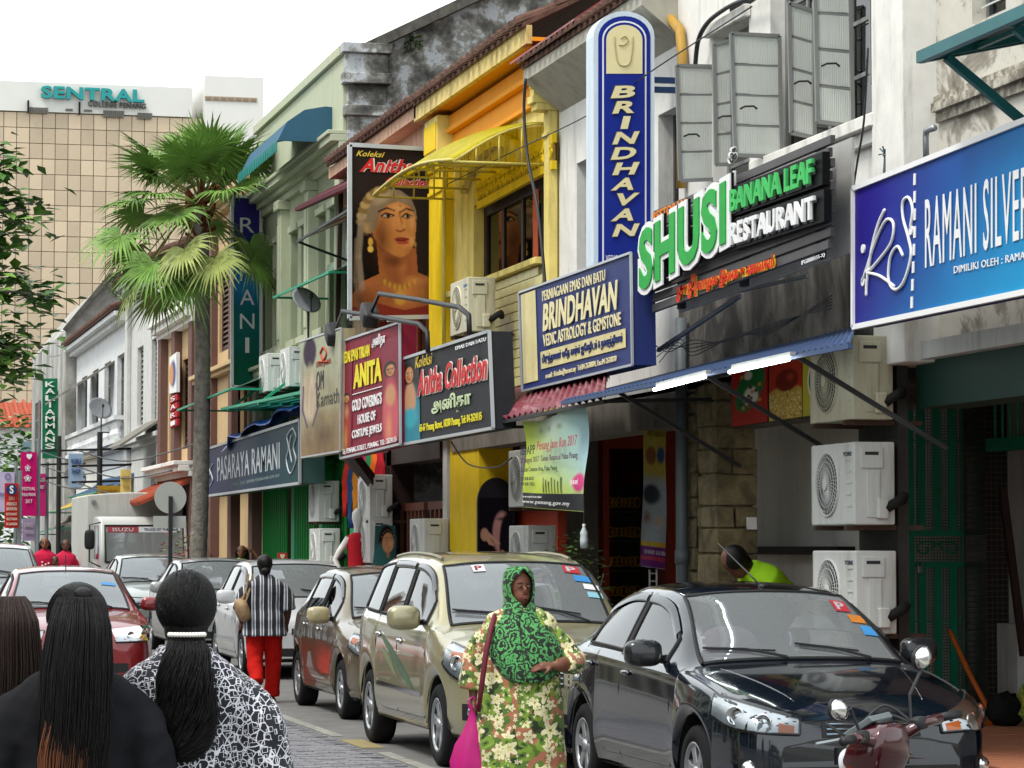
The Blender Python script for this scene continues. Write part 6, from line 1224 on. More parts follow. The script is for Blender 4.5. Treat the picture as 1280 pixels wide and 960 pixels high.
p = onx(6.3, 730, 672); bt = thing('water_bottle', 'clear plastic bottle hanging on a string below the lime banner', 'bottle', p)
mb = MB(); mb.lathe([(0, -.09), (.032, -.09), (.034, -.02), (.03, .02), (.034, .04), (.012, .085), (.012, .1), (0, .1)], 14, p); mk('bottle', mb, M('cloudy plastic', '#b5bec2', rough=.2), bt, smooth=True); mb = MB(); mb.lathe([(.014, .095), (.014, .115), (0, .115)], 12, p); mk('cap', mb, m_lw, bt); mb = MB(); mb.tube([p + Vector((0, 0, .11)), p + Vector((0, 0, .3))], .004, 5); mk('string', mb, m_iron, bt)
lr = thing('small_ladder', 'little pale ladder hanging below the purple banner foot', 'ladder', (ony(24.8, 816, 740).x, 24.8, 1.2)); a, c = ony(24.8, 812, 712), ony(24.8, 821, 760)
for x in (a.x, c.x): mb = MB(); mb.bar((x, 24.8, a.z), (x, 24.8, c.z), .012); mk('rail', mb, m_alu, lr)
for k in range(5): mb = MB(); z = a.z + (c.z - a.z) * (k + .5) / 5; mb.bar((a.x, 24.8, z), (c.x, 24.8, z), .01); mk('rung', mb, m_alu, lr)
mt, ms = 6.9, S(447, 6.9); mn = thing('mannequin', 'white mannequin torso in a red sleeveless dress', 'mannequin', (mt, ms, .17)); m_mn = M('white fibreglass', '#c9c6c2', rough=.3)
def ringz(cx, cy, z, rx, ry, n=14): return [(cx + rx * math.cos(2 * math.pi * k / n), cy + ry * math.sin(2 * math.pi * k / n), z) for k in range(n)]
k_ = Zx(mt, 447, 668); mb = MB(); mb.loft([ringz(mt, ms, z, rx, ry) for z, rx, ry in ((k_ - .85, .2, .2), (k_ - .6, .17, .17), (k_ - .42, .12, .12), (k_ - .25, .13, .13), (k_ - .1, .15, .12), (k_ - .02, .13, .09), (k_ + .02, .06, .06))]); mk('dress', mb, M('red dress cloth', '#b01f2c', rough=.8), mn, smooth=True)
mb = MB(); mb.loft([ringz(mt, ms, z, r_, r_) for z, r_ in ((k_ - .02, .06), (k_ + .06, .045), (k_ + .12, .05), (k_ + .2, .075), (k_ + .28, .07), (k_ + .34, .02))]); mb.tube([(mt - .12, ms, k_ - .05), (mt - .24, ms - .02, k_ - .22), (mt - .3, ms - .04, k_ - .32), (mt - .22, ms - .1, k_ - .52), (mt - .16, ms - .12, k_ - .6)], [.045, .042, .036, .03, .02], 8); mb.tube([(mt + .12, ms, k_ - .05), (mt + .2, ms, k_ - .3), (mt + .14, ms - .1, k_ - .5)], [.045, .036, .025], 8); mk('torso', mb, m_mn, mn, smooth=True)
mb = MB(); mb.tube([(mt, ms, .17), (mt, ms, k_ - .8)], .02, 8); mb.lathe([(0, .17), (.18, .17), (.16, .2), (0, .2)], 16, (mt, ms, 0)); mk('stand', mb, m_steel, mn)
fs_ = S(481, 6.8); q = qy(fs_, (466, 655), (497, 655), (497, 722), (466, 722)); fc = thing('face_cutout', 'cardboard cut-out of a veiled smiling woman above the gold van roof', 'cutout', ((q[0].x + q[1].x) / 2, fs_, q[2].z)); cv = Canvas(40, 80, .46, '#2a4a4a')
cv.ell(.26, .3, .17, .3, '#1d1512', soft=.02); cv.ell(.16, .75, .2, .4, '#2f5a58', soft=.05); cv.ell(.3, .34, .13, .2, '#b9805c', soft=.02); cv.ell(.36, .36, .07, .14, '#cf9a74', soft=.05); cv.ell(.27, .3, .035, .012, '#20120c', soft=.008); cv.ell(.37, .29, .03, .012, '#20120c', soft=.008); cv.line([(.22, .25), (.3, .24)], .008, '#20120c'); cv.line([(.34, .24), (.41, .25)], .008, '#20120c'); cv.ell(.34, .44, .04, .014, '#8e2f34', soft=.008); cv.ell(.31, .57, .06, .1, '#a87050', soft=.03)
for k in range(7): a = 3.6 + k * .35; cv.ell(.29 + .15 * math.cos(a), .32 + .23 * math.sin(a), .009, .011, '#d8d0b8', soft=.005)
mb = MB(); n_ = 20; pts = [ony(fs_, 482 + 13.5 * math.cos(math.pi * k / 10), 674 - 19 * math.sin(math.pi * k / 10)) for k in range(11)] + [ony(fs_, 468, 690), ony(fs_, 464, 722), ony(fs_, 492, 722), ony(fs_, 494, 700)]
mb.prism(pts, (0, .02, 0)); mk('board', mb, M('teal veil print', '#2a4a4a', rough=.6), fc)
q = qy(fs_ - .005, (469, 657), (494.5, 657), (493, 720), (467, 720)); print_obj('portrait', cv, q, m_print, fc)
gr = thing('garment_rack', 'row of red, orange and green garments hanging under the canopy', 'clothes', (7.3, 37.4, 2.0)); mb = MB(); mb.tube([(7.25, 35.9, 2.88), (7.25, 38.6, 2.88)], .015, 6); mk('rail', mb, m_steel, gr)
for k, c_ in enumerate(('#a81f2a', '#c25a1f', '#1f6a3c', '#a82a5a', '#b8741f', '#24406a', '#b02a22')):
 mb = MB(); y = 36.0 + k * .38; rows = [[(7.2 + .05 * math.sin(i * 1.3 + j), y + i * .035 * (1 + .1 * j), 2.86 - j * .16) for i in range(8)] for j in range(6 + k % 2)]; mb.grid(rows); mk('garment', mb, M('garment ' + c_, c_, rough=.9), gr, smooth=True, solid=.01)
p = onx(6.95, 354, 700); ic = thing('ice_cream_sign', 'yellow and red ice cream freezer sign by the green grille', 'sign', (p.x, p.y, p.z - .5)); mb = MB(); mb.box((p.x - .2, p.y, p.z - 1.1), (p.x + .32, p.y + .5, p.z)); mk('freezer', mb, M('yellow plastic', '#d8ae20', rough=.4), ic, bevel=.03)
mb = MB(); q = qy(p.y - .01, (347, 691), (359, 691), (359, 704), (347, 704)); mb.slab(q, (0, .008, 0)); mk('badge', mb, M('red badge', '#b8242a'), ic); quad_text('lettering', '\u2665', sub(q, .25, .12, .75, .6, .004, NY), m_lw2, ic, NY, depth=.004); quad_text('lettering', "WALL'S", sub(q, .12, .68, .88, .9, .004, NY), m_lw2, ic, NY, depth=.004)
# ================================================================== vehicles
def pchip(pts):
 x = np.array([p[0] for p in pts], float); y = np.array([p[1] for p in pts], float); h = np.diff(x); d = np.diff(y) / h; m = np.zeros(len(x))
 for i in range(1, len(x) - 1):
  if d[i - 1] * d[i] > 0: w1, w2 = 2 * h[i] + h[i - 1], h[i] + 2 * h[i - 1]; m[i] = (w1 + w2) / (w1 / d[i - 1] + w2 / d[i])
 m[0], m[-1] = d[0], d[-1]
 def f(q):
  q = min(max(q, x[0]), x[-1]); i = min(max(int(np.searchsorted(x, q)) - 1, 0), len(x) - 2); t = (q - x[i]) / h[i]
  return float((2 * t**3 - 3 * t**2 + 1) * y[i] + (t**3 - 2 * t**2 + t) * h[i] * m[i] + (-2 * t**3 + 3 * t**2) * y[i + 1] + (t**3 - t**2) * h[i] * m[i + 1])
 return f
m_tyre = M('tyre rubber', (.012, .012, .013), rough=.85, var=.2); m_rim = M('silver alloy', '#a7aaad', rough=.3, metal=.75, var=.06); m_hub = M('grey wheel cover', '#8b8e90', rough=.4, metal=.4)
m_blk = M('black plastic', (.013, .013, .014), rough=.5); m_chrome = M('chrome', '#d8dadc', rough=.12, metal=1.0, var=.02); m_lamp = M('lamp reflector', '#d5dade', rough=.2, var=.12, scale=9)
m_amber = M('amber lens', '#c2601a', rough=.15, var=.1); m_seat = M('grey seat cloth', '#3b3a38', rough=.9); m_trim = M('dark cabin trim', '#1b1b1c', rough=.8)
m_cglass = glassmat('tinted car glass', (.30, .36, .36), 1.72); m_wglass = glassmat('windscreen glass', (.5, .57, .57), 2.1, (.93, .97, 1), .2); m_lens = glassmat('clear lamp lens', (.85, .88, .9), 1.5)
def wheel(parent, x, y, r, w, sg, alloy=True, n=6):
 root = bpy.data.objects.new('wheel', None); COL.objects.link(root); root.parent = parent; root.location = (x, y, r)
 o = sg * 1.0; P = lambda l: [(a, o * b) for a, b in l]
 mb = MB(); mb.lathe(P([(r * .64, -w / 2), (r * .9, -w / 2), (r * .97, -w * .42), (r, -w * .3), (r, w * .3), (r * .97, w * .42), (r * .9, w / 2), (r * .66, w / 2), (r * .64, w * .42), (r * .64, -w / 2)]), 36, axis='x'); mk('tyre', mb, m_tyre, root, local=True, smooth=True)
 m = m_rim if alloy else m_hub
 mb = MB(); mb.lathe(P([(r * .65, w * .47), (r * .62, w * .48), (r * .6, w * .4), (r * .58, w * .1), (0, w * .08)]), 36, axis='x'); ri = mk('rim', mb, m if not alloy else M('dark wheel well', '#2a2b2c', rough=.5, metal=.4), root, local=True, smooth=True)
 mb = MB(); mb.lathe(P([(r * .66, w * .44), (r * .665, w * .49), (r * .6, w * .5), (r * .58, w * .4)]), 36, axis='x'); mk('rim_lip', mb, m, root, local=True, smooth=True)
 for k in range(n):
  a = 2 * math.pi * k / n + .2; c, s = math.cos(a), math.sin(a); mb = MB(); q = []
  for rr, hw in ((r * .12, .035), (r * .38, .03), (r * .62, .045 if alloy else .06)): q.append([(o * (w * (.40 + .06 * rr / r)), rr * c - hw * s, rr * s + hw * c), (o * (w * (.40 + .06 * rr / r)), rr * c + hw * s, rr * s - hw * c), (o * w * .2, rr * c + hw * s, rr * s - hw * c), (o * w * .2, rr * c - hw * s, rr * s + hw * c)])
  mb.loft(q); mk('spoke', mb, m, root, local=True, bevel=.006)
 mb = MB(); mb.lathe(P([(r * .16, w * .36), (r * .15, w * .47), (0, w * .49)]), 18, axis='x'); mk('hub_cap', mb, m, root, local=True, smooth=True)
 return root
class Car:
 def __init__(c, name, label, loc, paint, sp, rz=0, cat='car'):
  c.sp = sp; c.root = thing(name, label, cat, loc, rz, group='parked and moving cars'); c.L = sp['L']; g = lambda k: pchip(sp[k])
  c.top, c.belt, c.W, c.rw = g('top'), g('belt'), g('W'), g('rw'); c.drop = pchip(sp.get('drop', [(0, .03), (sp['cowl'], .04), (sp['roof0'], .06), (sp['roof1'], .06), (c.L, .04)]))
  c.wr = sp['wr']; c.wy = (sp['fw'], sp['fw'] + sp['wb']); c.R = c.wr + sp.get('gap', .06); c.sill = sp.get('sill', .22)
  c.paint = paint; c.build()
 def zb(c, y):
  b = c.sill + (.03 if y < .1 else 0)
  for yc in c.wy:
   d = abs(y - yc)
   if d < c.R: b = max(b, c.wr + math.sqrt(c.R ** 2 - d * d))
  return b
 def sect(c, y):
  w, b, bl, r, tp = c.W(y), c.zb(y), c.belt(y), c.rw(y), c.top(y); te = max(tp - c.drop(y), bl + .006); b = min(b, bl - .08); h = bl - b
  fl = 0
  for yc in c.wy: fl = max(fl, .02 * math.exp(-((y - yc) / (c.R * 1.05)) ** 4))
  pts = [(w * .95 + fl, b), (w * .995 + fl, b + .22 * h), (w + fl * .5, b + .48 * h), (w * .995, b + .72 * h), (w * .975, b + .92 * h), (w * .945, bl), (w * .945 + (r - w * .945) * .5, bl + (te - bl) * .54), (r, te), (r * .82, te + (tp - te) * .55), (r * .45, te + (tp - te) * .9), (0, tp)]
  P = catmull([(p[0], 0, p[1]) for p in pts], 4); return [(max(p.x, 0), p.z) for p in P]
 def build(c):
  ys = set(np.round(np.arange(0, c.L + 1e-6, .055), 4).tolist()) | {0.0, .015, .03, c.L, c.L - .015, c.L - .03}
  for yc in c.wy:
   for e in (.9999, .98, .93, .85): ys |= {yc - c.R * e, yc + c.R * e}
   ys |= {yc - c.R * 1.001, yc + c.R * 1.001}
  ys = sorted(y for y in ys if 0 <= y <= c.L); rows = []
  for y in ys: s = c.sect(y); rows.append([(x, y, z) for x, z in s] + [(-x, y, z) for x, z in s[-2::-1]])
  mb = MB(); mb.grid(rows); n = len(rows[0]); mb.f.append(tuple(range(n))); mb.f.append(tuple((len(rows) - 1) * n + i for i in range(n - 1, -1, -1)))
  c.bvh = BVHTree.FromPolygons(mb.v, mb.f); sp = c.sp
  wins = sp['wins']; keep = []
  for f in mb.f:
   if len(f) > 4: keep.append(f); continue
   p = np.mean([mb.v[i] for i in f], axis=0); x, y, z = abs(p[0]), p[1], p[2]; te = c.top(y) - c.drop(y); bl = c.belt(y); kill = False
   for a, b in wins:
    if a + .03 < y < b - .03 and bl + .045 < z < te - .05 and x > c.rw(y) * .95: kill = True
   if sp['cowl'] + .04 < y < sp['roof0'] - .05 and x < c.rw(y) * .90 and z > te: kill = True
   if sp['roof1'] + .05 < y < sp['rear'] - .05 and x < c.rw(y) * .86 and z > te: kill = True
   if not kill: keep.append(f)
  mb.f = [f[::-1] for f in keep]; o = mk('body', mb, c.paint, c.root, local=True); sharp(o, 38)
  b = o.modifiers.new('solid', 'SOLIDIFY'); b.thickness = .012; b.offset = -1
  gl = sp.get('glass', m_cglass)
  for sg in (-1, 1):
   for a, b_ in wins:
    n = 12; G = []
    for i in range(n + 1):
     y = a + (b_ - a) * i / n; lo, hi = c.belt(y) + .03, c.top(y) - c.drop(y) - .035
     if hi < lo + .01: hi = lo + .01
     G.append([(y, lo + (hi - lo) * j / 6) for j in range(7)])
    c.patch('side_window', [[c.hit_side(sg, y, z, .003) for y, z in r] for r in G], gl)
    fr = MB(); E = [c.hit_side(sg, *p, .006) for p in ([r[0] for r in G] + [r for r in G[-1][1:]] + [r[-1] for r in G[::-1][1:]] + G[0][-2:0:-1])]
    E.append(E[0]); fr.tube(E, .011, 5, False); mk('window_seal', fr, m_blk, c.root, local=True)
  for nm, y0, y1, k, gm in (('windscreen', sp['cowl'] + .02, sp['roof0'] - .03, .92, m_wglass), ('rear_window', sp['roof1'] + .03, sp['rear'] - .02, .88, gl)):
   G = []
   for i in range(11):
    y = y0 + (y1 - y0) * i / 10; r = c.rw(y) * k; G.append([c.hit_top(r * (j / 8 - 1), y, .004) for j in range(17)])
   c.patch(nm, G, gm); fr = MB(); E = G[0] + [r[-1] for r in G[1:]] + G[-1][::-1][1:] + [r[0] for r in G[::-1][1:]]; fr.tube(E, .014, 5, False); mk('window_seal', fr, m_blk, c.root, local=True)
  wmx = c.W(c.L / 2); mb = MB(); mb.box((-wmx * .9, .25, c.sill - .02), (wmx * .9, c.L - .25, c.sill + .03)); mk('underbody', mb, m_blk, c.root, local=True)
  for yc in c.wy:
   for sg in (-1, 1):
    mb = MB(); R_ = c.R + .015; x0, x1 = sg * (wmx - .3), sg * (wmx - .02)
    mb.grid([[(x, yc + R_ * math.cos(math.pi * (k / 16)), c.wr + R_ * math.sin(math.pi * (k / 16)) - .01) for x in (x0, x1)] for k in range(17)]); mb.add([(x0, yc + R_ * math.cos(math.pi * (k / 16)), c.wr + R_ * math.sin(math.pi * (k / 16))) for k in range(17)], [tuple(range(17))]); mk('wheel_liner', mb, m_blk, c.root, local=True)
    wheel(c.root, sg * (wmx - .115), yc, c.wr, .19, sg, sp.get('alloy', True), sp.get('spokes', 6))
  bl = c.belt(sp['cowl'] + .3); mb = MB(); mb.box((-wmx * .84, sp['cowl'] - .05, bl - .35), (wmx * .84, sp['cowl'] + .45, bl - .03)); mk('dashboard', mb, m_trim, c.root, local=True, bevel=.05)
  mb = MB(); mb.box((-wmx * .88, sp['cowl'] + .4, c.sill + .03), (wmx * .88, sp['rear'] - .3, c.sill + .1)); mk('cabin_floor', mb, m_trim, c.root, local=True)
  ysts = [sp['cowl'] + 1.0] + [sp['cowl'] + 1.9]
  for k, y in enumerate(ysts):
   for sg in (-1, 1):
    mb = MB(); mb.blob((sg * .36, y, bl - .45), (.24, .27, .12), p=4); mb.blob((sg * .36, y + .3, bl - .1), (.24, .09, .4), p=4, rot=Matrix.Rotation(R(-14), 3, 'X')); mb.blob((sg * .36, y + .38, min(bl + .36, c.top(y + .4) - .2)), (.13, .06, .1), p=3.5); mk('seat', mb, m_seat, c.root, local=True, smooth=True)
  mb = MB(); sx = -.36; yw = sp['cowl'] + .55; mb.tube([(sx + .18 * math.cos(a), yw - .05 * math.sin(a), bl - .02 + .17 * math.sin(a)) for a in [2 * math.pi * k / 24 for k in range(25)]], .014, 6); mb.bar((sx - .17, yw, bl - .02), (sx + .17, yw, bl - .02), .03); mk('steering_wheel', mb, m_blk, c.root, local=True, smooth=True)
 def _ray(c, o, d, off):
  h = c.bvh.ray_cast(Vector(o), Vector(d).normalized())
  if h[0] is None:
   h = c.bvh.find_nearest(Vector(o) + Vector(d).normalized() * 3)
  n = h[1] if h[1].dot(Vector(d)) < 0 else -h[1]
  return h[0] + n * off
 def hit_side(c, sg, y, z, off): return c._ray((sg * 3, y, z), (-sg, 0, 0), off)
 def hit_top(c, x, y, off): return c._ray((x, y, 4), (0, 0, -1), off)
 def hit_polar(c, phi, z, off, yc=1.0): return c._ray((3 * math.sin(phi), yc - 3 * math.cos(phi), z), (-math.sin(phi), math.cos(phi), 0), off)
 def patch(c, name, G, mat, parent=None, smooth=True):
  mb = MB(); mb.grid(G); return mk(name, mb, mat, parent or c.root, local=True, smooth=smooth)
 def polar(c, name, curve, mat, off=.004, sg=1, n=10, m=6, parent=None):   # curve: [(deg, zlo, zhi)]
  fl, fh = pchip([(a, b) for a, b, _ in curve]), pchip([(a, h) for a, _, h in curve]); a0, a1 = curve[0][0], curve[-1][0]; G = []
  for i in range(n + 1): a = a0 + (a1 - a0) * i / n; lo, hi = fl(a), fh(a); G.append([c.hit_polar(sg * R(a), lo + (hi - lo) * j / m, off) for j in range(m + 1)])
  return c.patch(name, G, mat, parent)
 def side(c, name, sg, curve, mat, off=.003, n=12, m=3):
  fl, fh = pchip([(a, b) for a, b, _ in curve]), pchip([(a, h) for a, _, h in curve]); a0, a1 = curve[0][0], curve[-1][0]; G = []
  for i in range(n + 1): y = a0 + (a1 - a0) * i / n; G.append([c.hit_side(sg, y, fl(y) + (fh(y) - fl(y)) * j / m, off) for j in range(m + 1)])
  return c.patch(name, G, mat)
 def seam(c, name, sg, pts, r=.005):
  mb = MB(); mb.tube([c.hit_side(sg, y, z, .0005) for y, z in pts], r, 4, False); return mk(name, mb, m_blk, c.root, local=True)
 def mirror(c, sg, y, z, size, mat):
  p = c.hit_side(sg, y + .06, z, .0); mb = MB(); q = Vector((p.x + sg * (size[0] + .04), y, z + .03)); mb.blob(q, size, p=3.2, n=18, m=12); r_ = mk('mirror', mb, mat, c.root, local=True, smooth=True)
  mb = MB(); mb.bar(p - Vector((sg * .03, 0, 0)), q + Vector((0, 0, -size[2] * .6)), .05, .04); mk('mirror_arm', mb, m_blk, r_, local=True)
  mb = MB(); mb.blob(q + Vector((0, size[1] * .82, 0)), (size[0] * .84, size[1] * .2, size[2] * .8), p=4); mk('mirror_glass', mb, m_chrome, r_, local=True, smooth=True)
 def handle(c, sg, y, z, mat):
  p = c.hit_side(sg, y, z, .014); mb = MB(); mb.blob(p, (.016, .085, .018), p=2.6); h = mk('door_handle', mb, mat, c.root, local=True, smooth=True); mb = MB(); mb.blob(c.hit_side(sg, y - .0, z - .003, .0), (.004, .06, .03)); mk('handle_recess', mb, m_blk, h, local=True, smooth=True)
 def visor(c, sg, a, b):
  G = []
  for i in range(13): y = a + (b - a) * i / 12; hi = c.top(y) - c.drop(y) - .02; G.append([c.hit_side(sg, y, hi - .055 * j / 3, .014 + .008 * math.sin(j / 3 * math.pi)) for j in range(4)])
  c.patch('rain_visor', G, M('smoked visor', '#4a4d50', rough=.12, metal=.5))
 def wiper(c):
  y = c.sp['cowl'] + .05
  for x0, x1 in ((-.1, -.58), (.45, .02)):
   mb = MB(); mb.tube([c.hit_top(x0, y - .04, .02), c.hit_top((x0 + x1) / 2, y + .06, .03), c.hit_top(x1, y + .1, .03)], .009, 5); mb.tube([c.hit_top(x0 - .05, y + .05, .02), c.hit_top(x1 - .02, y + .12, .02)], .007, 5); mk('wiper', mb, m_blk, c.root, local=True)
 def sticker(c, x, y, w, h, mat, text=None, tcol=None, off=.012):
  G = [[c.hit_top(x + w * (j / 2 - .5), y + h * (i / 2 - .5), off) for j in range(3)] for i in range(3)]; s = c.patch('sticker', G, mat)
  if text:
   TL, TR, BR, BL = G[2][0], G[2][2], G[0][2], G[0][0]; vs, fs = text_data(text, bold=.03); lo, hi = vs.min(0), vs.max(0); mb = MB(); n = (TR - TL).cross(BL - TL).normalized(); n = n if n.z > 0 else -n
   for v in vs: u, w_ = .2 + .6 * (v[0] - lo[0]) / (hi[0] - lo[0]), .15 + .7 * (v[1] - lo[1]) / (hi[1] - lo[1]); mb.v.append(tuple(BL * (1 - u) * (1 - w_) + BR * u * (1 - w_) + TR * u * w_ + TL * (1 - u) * w_ + n * .003))
   mb.f = fs; mk('lettering', mb, tcol, s, local=True)
 def front(c, lamp, grille, sgs=(-1, 1), amber=None, fog=None, plate=True, badge=True):
  for sg in sgs:
   l = c.polar('headlight', lamp, m_lamp, .002, sg, n=14); a0, a1 = lamp[0][0], lamp[-1][0]; fl = pchip([(a, b) for a, b, _ in lamp]); fh = pchip([(a, h) for a, _, h in lamp])
   for k, (fa, rr) in enumerate(((.3, .05), (.58, .06))):
    a = a0 + (a1 - a0) * fa; z = (fl(a) + fh(a)) / 2; p = c.hit_polar(sg * R(a), z, .0); d = (p - Vector((0, 1.0, p.z))).normalized(); rr = min(rr, (fh(a) - fl(a)) * .42); mb = MB(); m0 = MB(); m0.lathe([(rr, .012), (rr * .9, .02), (rr * .75, .006), (rr * .4, .002), (0, .012)], 18); q = d.to_track_quat('Z', 'Y').to_matrix(); mb.add([p + q @ Vector(v) for v in m0.v], m0.f); mk('lamp_bowl', mb, m_chrome, l, local=True, smooth=True)
   if amber: c.polar('indicator', amber, m_amber, .006, sg, n=5, parent=l)
   c.polar('lens', lamp, m_lens, .022, sg, n=14, parent=l)
   mb = MB(); P = [c.hit_polar(sg * R(a0 + (a1 - a0) * i / 12), fl(a0 + (a1 - a0) * i / 12), .012) for i in range(13)] + [c.hit_polar(sg * R(a0 + (a1 - a0) * i / 12), fh(a0 + (a1 - a0) * i / 12), .012) for i in range(12, -1, -1)]; mb.tube(P + [P[0]], .008, 5, False); mk('lamp_rim', mb, m_blk, l, local=True)
   if fog: c.polar('fog_recess', fog, m_blk, .004, sg, n=5); a = (fog[0][0] + fog[-1][0]) / 2; p = c.hit_polar(sg * R(a), (fog[0][1] + fog[0][2]) / 2, .0); mb = MB(); mb.blob(p, (.05, .035, .05)); mk('fog_lamp', mb, m_chrome, c.root, local=True, smooth=True)
  if grille:
   g = c.polar('grille', grille, m_blk, .004, 1, n=16)
   for k in range(3):
    f = .2 + .3 * k; mb = MB(); mb.tube([c.hit_polar(R(grille[0][0] * .92 + (grille[-1][0] - grille[0][0]) * .92 * i / 12), grille[0][1] + (grille[0][2] - grille[0][1]) * f, .012) for i in range(13)], .006, 5); mk('grille_bar', mb, m_chrome, g, local=True)
   if badge: mb = MB(); p = c.hit_polar(0, (grille[0][1] + grille[0][2]) / 2 + .02, .016); mb.blob(p, (.06, .012, .04)); mk('badge', mb, m_chrome, c.root, local=True, smooth=True)
  c.polar('lower_intake', [(-28, c.sill + .06, c.sill + .16), (28, c.sill + .06, c.sill + .16)], m_blk, .004, 1, n=14)
  if plate: mb = MB(); p = c.hit_polar(0, c.sill + .22, .02); mb.box((-.22, p.y - .01, p.z - .05), (.22, p.y + .02, p.z + .05)); mk('number_plate', mb, m_blk, c.root, local=True)
 def doors(c, sg, seams, zlo=None):
  for k, y in enumerate(seams): c.seam('door_seam', sg, [(y, c.belt(y) + .01), (y - .01, c.belt(y) - .2), (y, max(c.zb(y), c.sill) + .08)])
  y0, y1 = seams[0], seams[-1]; ys = [y0 + (y1 - y0) * i / 8 for i in range(9)]; c.seam('sill_seam', sg, [(y, max(c.zb(y) + .02, c.sill + .08)) for y in ys])
SEDAN = dict(L=4.26, fw=.82, wb=2.465, wr=.29, cowl=1.14, roof0=1.92, roof1=3.05, rear=3.72, top=[(0, .55), (.03, .66), (.15, .735), (.5, .835), (.9, .91), (1.14, .955), (1.55, 1.23), (1.92, 1.435), (2.2, 1.485), (2.6, 1.50), (3.05, 1.44), (3.4, 1.26), (3.72, 1.06), (3.95, 1.02), (4.18, 1.0), (4.24, .92), (4.26, .75)],
belt=[(0, .5), (.03, .6), (.15, .68), (.5, .775), (1.14, .875), (2, .925), (3.2, .965), (3.8, .97), (4.18, .93), (4.24, .85), (4.26, .7)], rw=[(0, .42), (.03, .52), (.15, .62), (.5, .69), (1.14, .70), (1.92, .575), (2.6, .565), (3.05, .56), (3.72, .63), (4.2, .62), (4.26, .52)],
W=[(0, .56), (.03, .66), (.1, .735), (.25, .785), (.5, .82), (1, .835), (2.5, .84), (3.5, .83), (4.0, .79), (4.18, .74), (4.24, .68), (4.26, .6)], wins=[(1.5, 2.33), (2.4, 3.22)])
MPV = dict(L=4.12, fw=.72, wb=2.655, wr=.31, gap=.055, sill=.26, cowl=.93, roof0=1.62, roof1=3.9, rear=4.08, top=[(0, .66), (.03, .8), (.12, .87), (.45, .97), (.75, 1.03), (.93, 1.08), (1.3, 1.4), (1.62, 1.60), (2.0, 1.665), (2.8, 1.69), (3.5, 1.66), (3.85, 1.58), (3.95, 1.45), (4.08, 1.1), (4.12, .8)],
belt=[(0, .6), (.03, .72), (.12, .8), (.45, .89), (.93, .97), (2, 1.0), (3.2, 1.03), (3.9, 1.05), (4.06, 1.0), (4.12, .7)], rw=[(0, .4), (.03, .52), (.12, .6), (.45, .66), (.93, .69), (1.62, .61), (2.5, .6), (3.5, .59), (3.9, .58), (4.12, .55)],
W=[(0, .58), (.03, .68), (.1, .74), (.25, .785), (.5, .81), (1, .82), (2.5, .825), (3.5, .82), (3.9, .79), (4.06, .74), (4.12, .66)], wins=[(1.25, 2.12), (2.2, 3.0), (3.08, 3.72)])
HATCH = dict(L=3.69, fw=.72, wb=2.44, wr=.285, cowl=.95, roof0=1.66, roof1=3.2, rear=3.6, top=[(0, .58), (.03, .7), (.12, .77), (.45, .88), (.75, .94), (.95, .985), (1.35, 1.29), (1.66, 1.47), (2.0, 1.53), (2.5, 1.545), (3.0, 1.51), (3.2, 1.45), (3.45, 1.2), (3.6, 1.02), (3.66, .9), (3.69, .7)],
belt=[(0, .52), (.03, .64), (.12, .7), (.45, .8), (.95, .885), (2, .93), (3.0, .98), (3.5, .98), (3.64, .88), (3.69, .65)], rw=[(0, .4), (.03, .5), (.12, .6), (.45, .67), (.95, .69), (1.66, .585), (2.5, .58), (3.2, .57), (3.6, .6), (3.69, .55)],
W=[(0, .56), (.03, .66), (.1, .73), (.25, .78), (.5, .815), (1, .83), (2.5, .83), (3.2, .82), (3.5, .78), (3.64, .72), (3.69, .64)], wins=[(1.28, 2.0), (2.07, 2.85)], spokes=7)
def low(sp, k, **kw):
 d = dict(sp); f = lambda L_: [(a, b if b < .9 else .9 + (b - .9) * k) for a, b in L_]; d['top'] = f(sp['top']); d.update(kw); return d
_sq = lambda sp, k: sp.update(top=[(a, b if b < .9 else .9 + (b - .9) * k) for a, b in sp['top']])
_sq(SEDAN, .865); _sq(HATCH, .87); _sq(MPV, .9); MPV['belt'] = [(a, b + (.05 if a > .8 and b > .9 else 0)) for a, b in MPV['belt']]
m_stR = M('red white sticker', '#a8303a', rough=.4); m_stW = M('white sticker', '#d5d5d8', rough=.4); m_stB = M('blue sticker', '#3b7fb8', rough=.4)
c = Car('parked_sedan', 'glossy blue black sedan parked nearest, beside the scooter', (6.0, 15.52, 0), paintmat('blue black paint', '#0b121b', rough=.12, metal=.0), dict(SEDAN, glass=glassmat('dark side glass', (.16, .2, .2), 1.75)), R(.3)); CAR1 = c
c.front([(24, .565, .655), (34, .575, .70), (46, .60, .745), (58, .66, .775)], [(-17, .545, .64), (17, .545, .64)], amber=[(25.5, .575, .615), (30, .58, .63)], fog=[(34, .32, .42), (42, .32, .42)])
for sg in (-1, 1):
 c.doors(sg, [1.28, 2.365, 3.25]); c.handle(sg, 2.2, .83, c.paint); c.handle(sg, 3.05, .86, c.paint); c.mirror(sg, 1.52, .955, (.12, .075, .085), M('black mirror shell', (.014, .015, .017), rough=.25, coat=.5)); c.visor(sg, 1.55, 2.33); c.visor(sg, 2.4, 3.2)
 c.side('b_pillar', sg, [(2.32, .94, 1.29), (2.41, .94, 1.29)], m_blk, .007, 2, 6); c.seam('belt_chrome', sg, [(1.45 + i * .15, c.belt(1.45 + i * .15) + .018) for i in range(13)], .006); c.seam('bonnet_seam', sg, [(.5 + i * .1, c.belt(.5 + i * .1) + .005) for i in range(7)])
c.wiper()
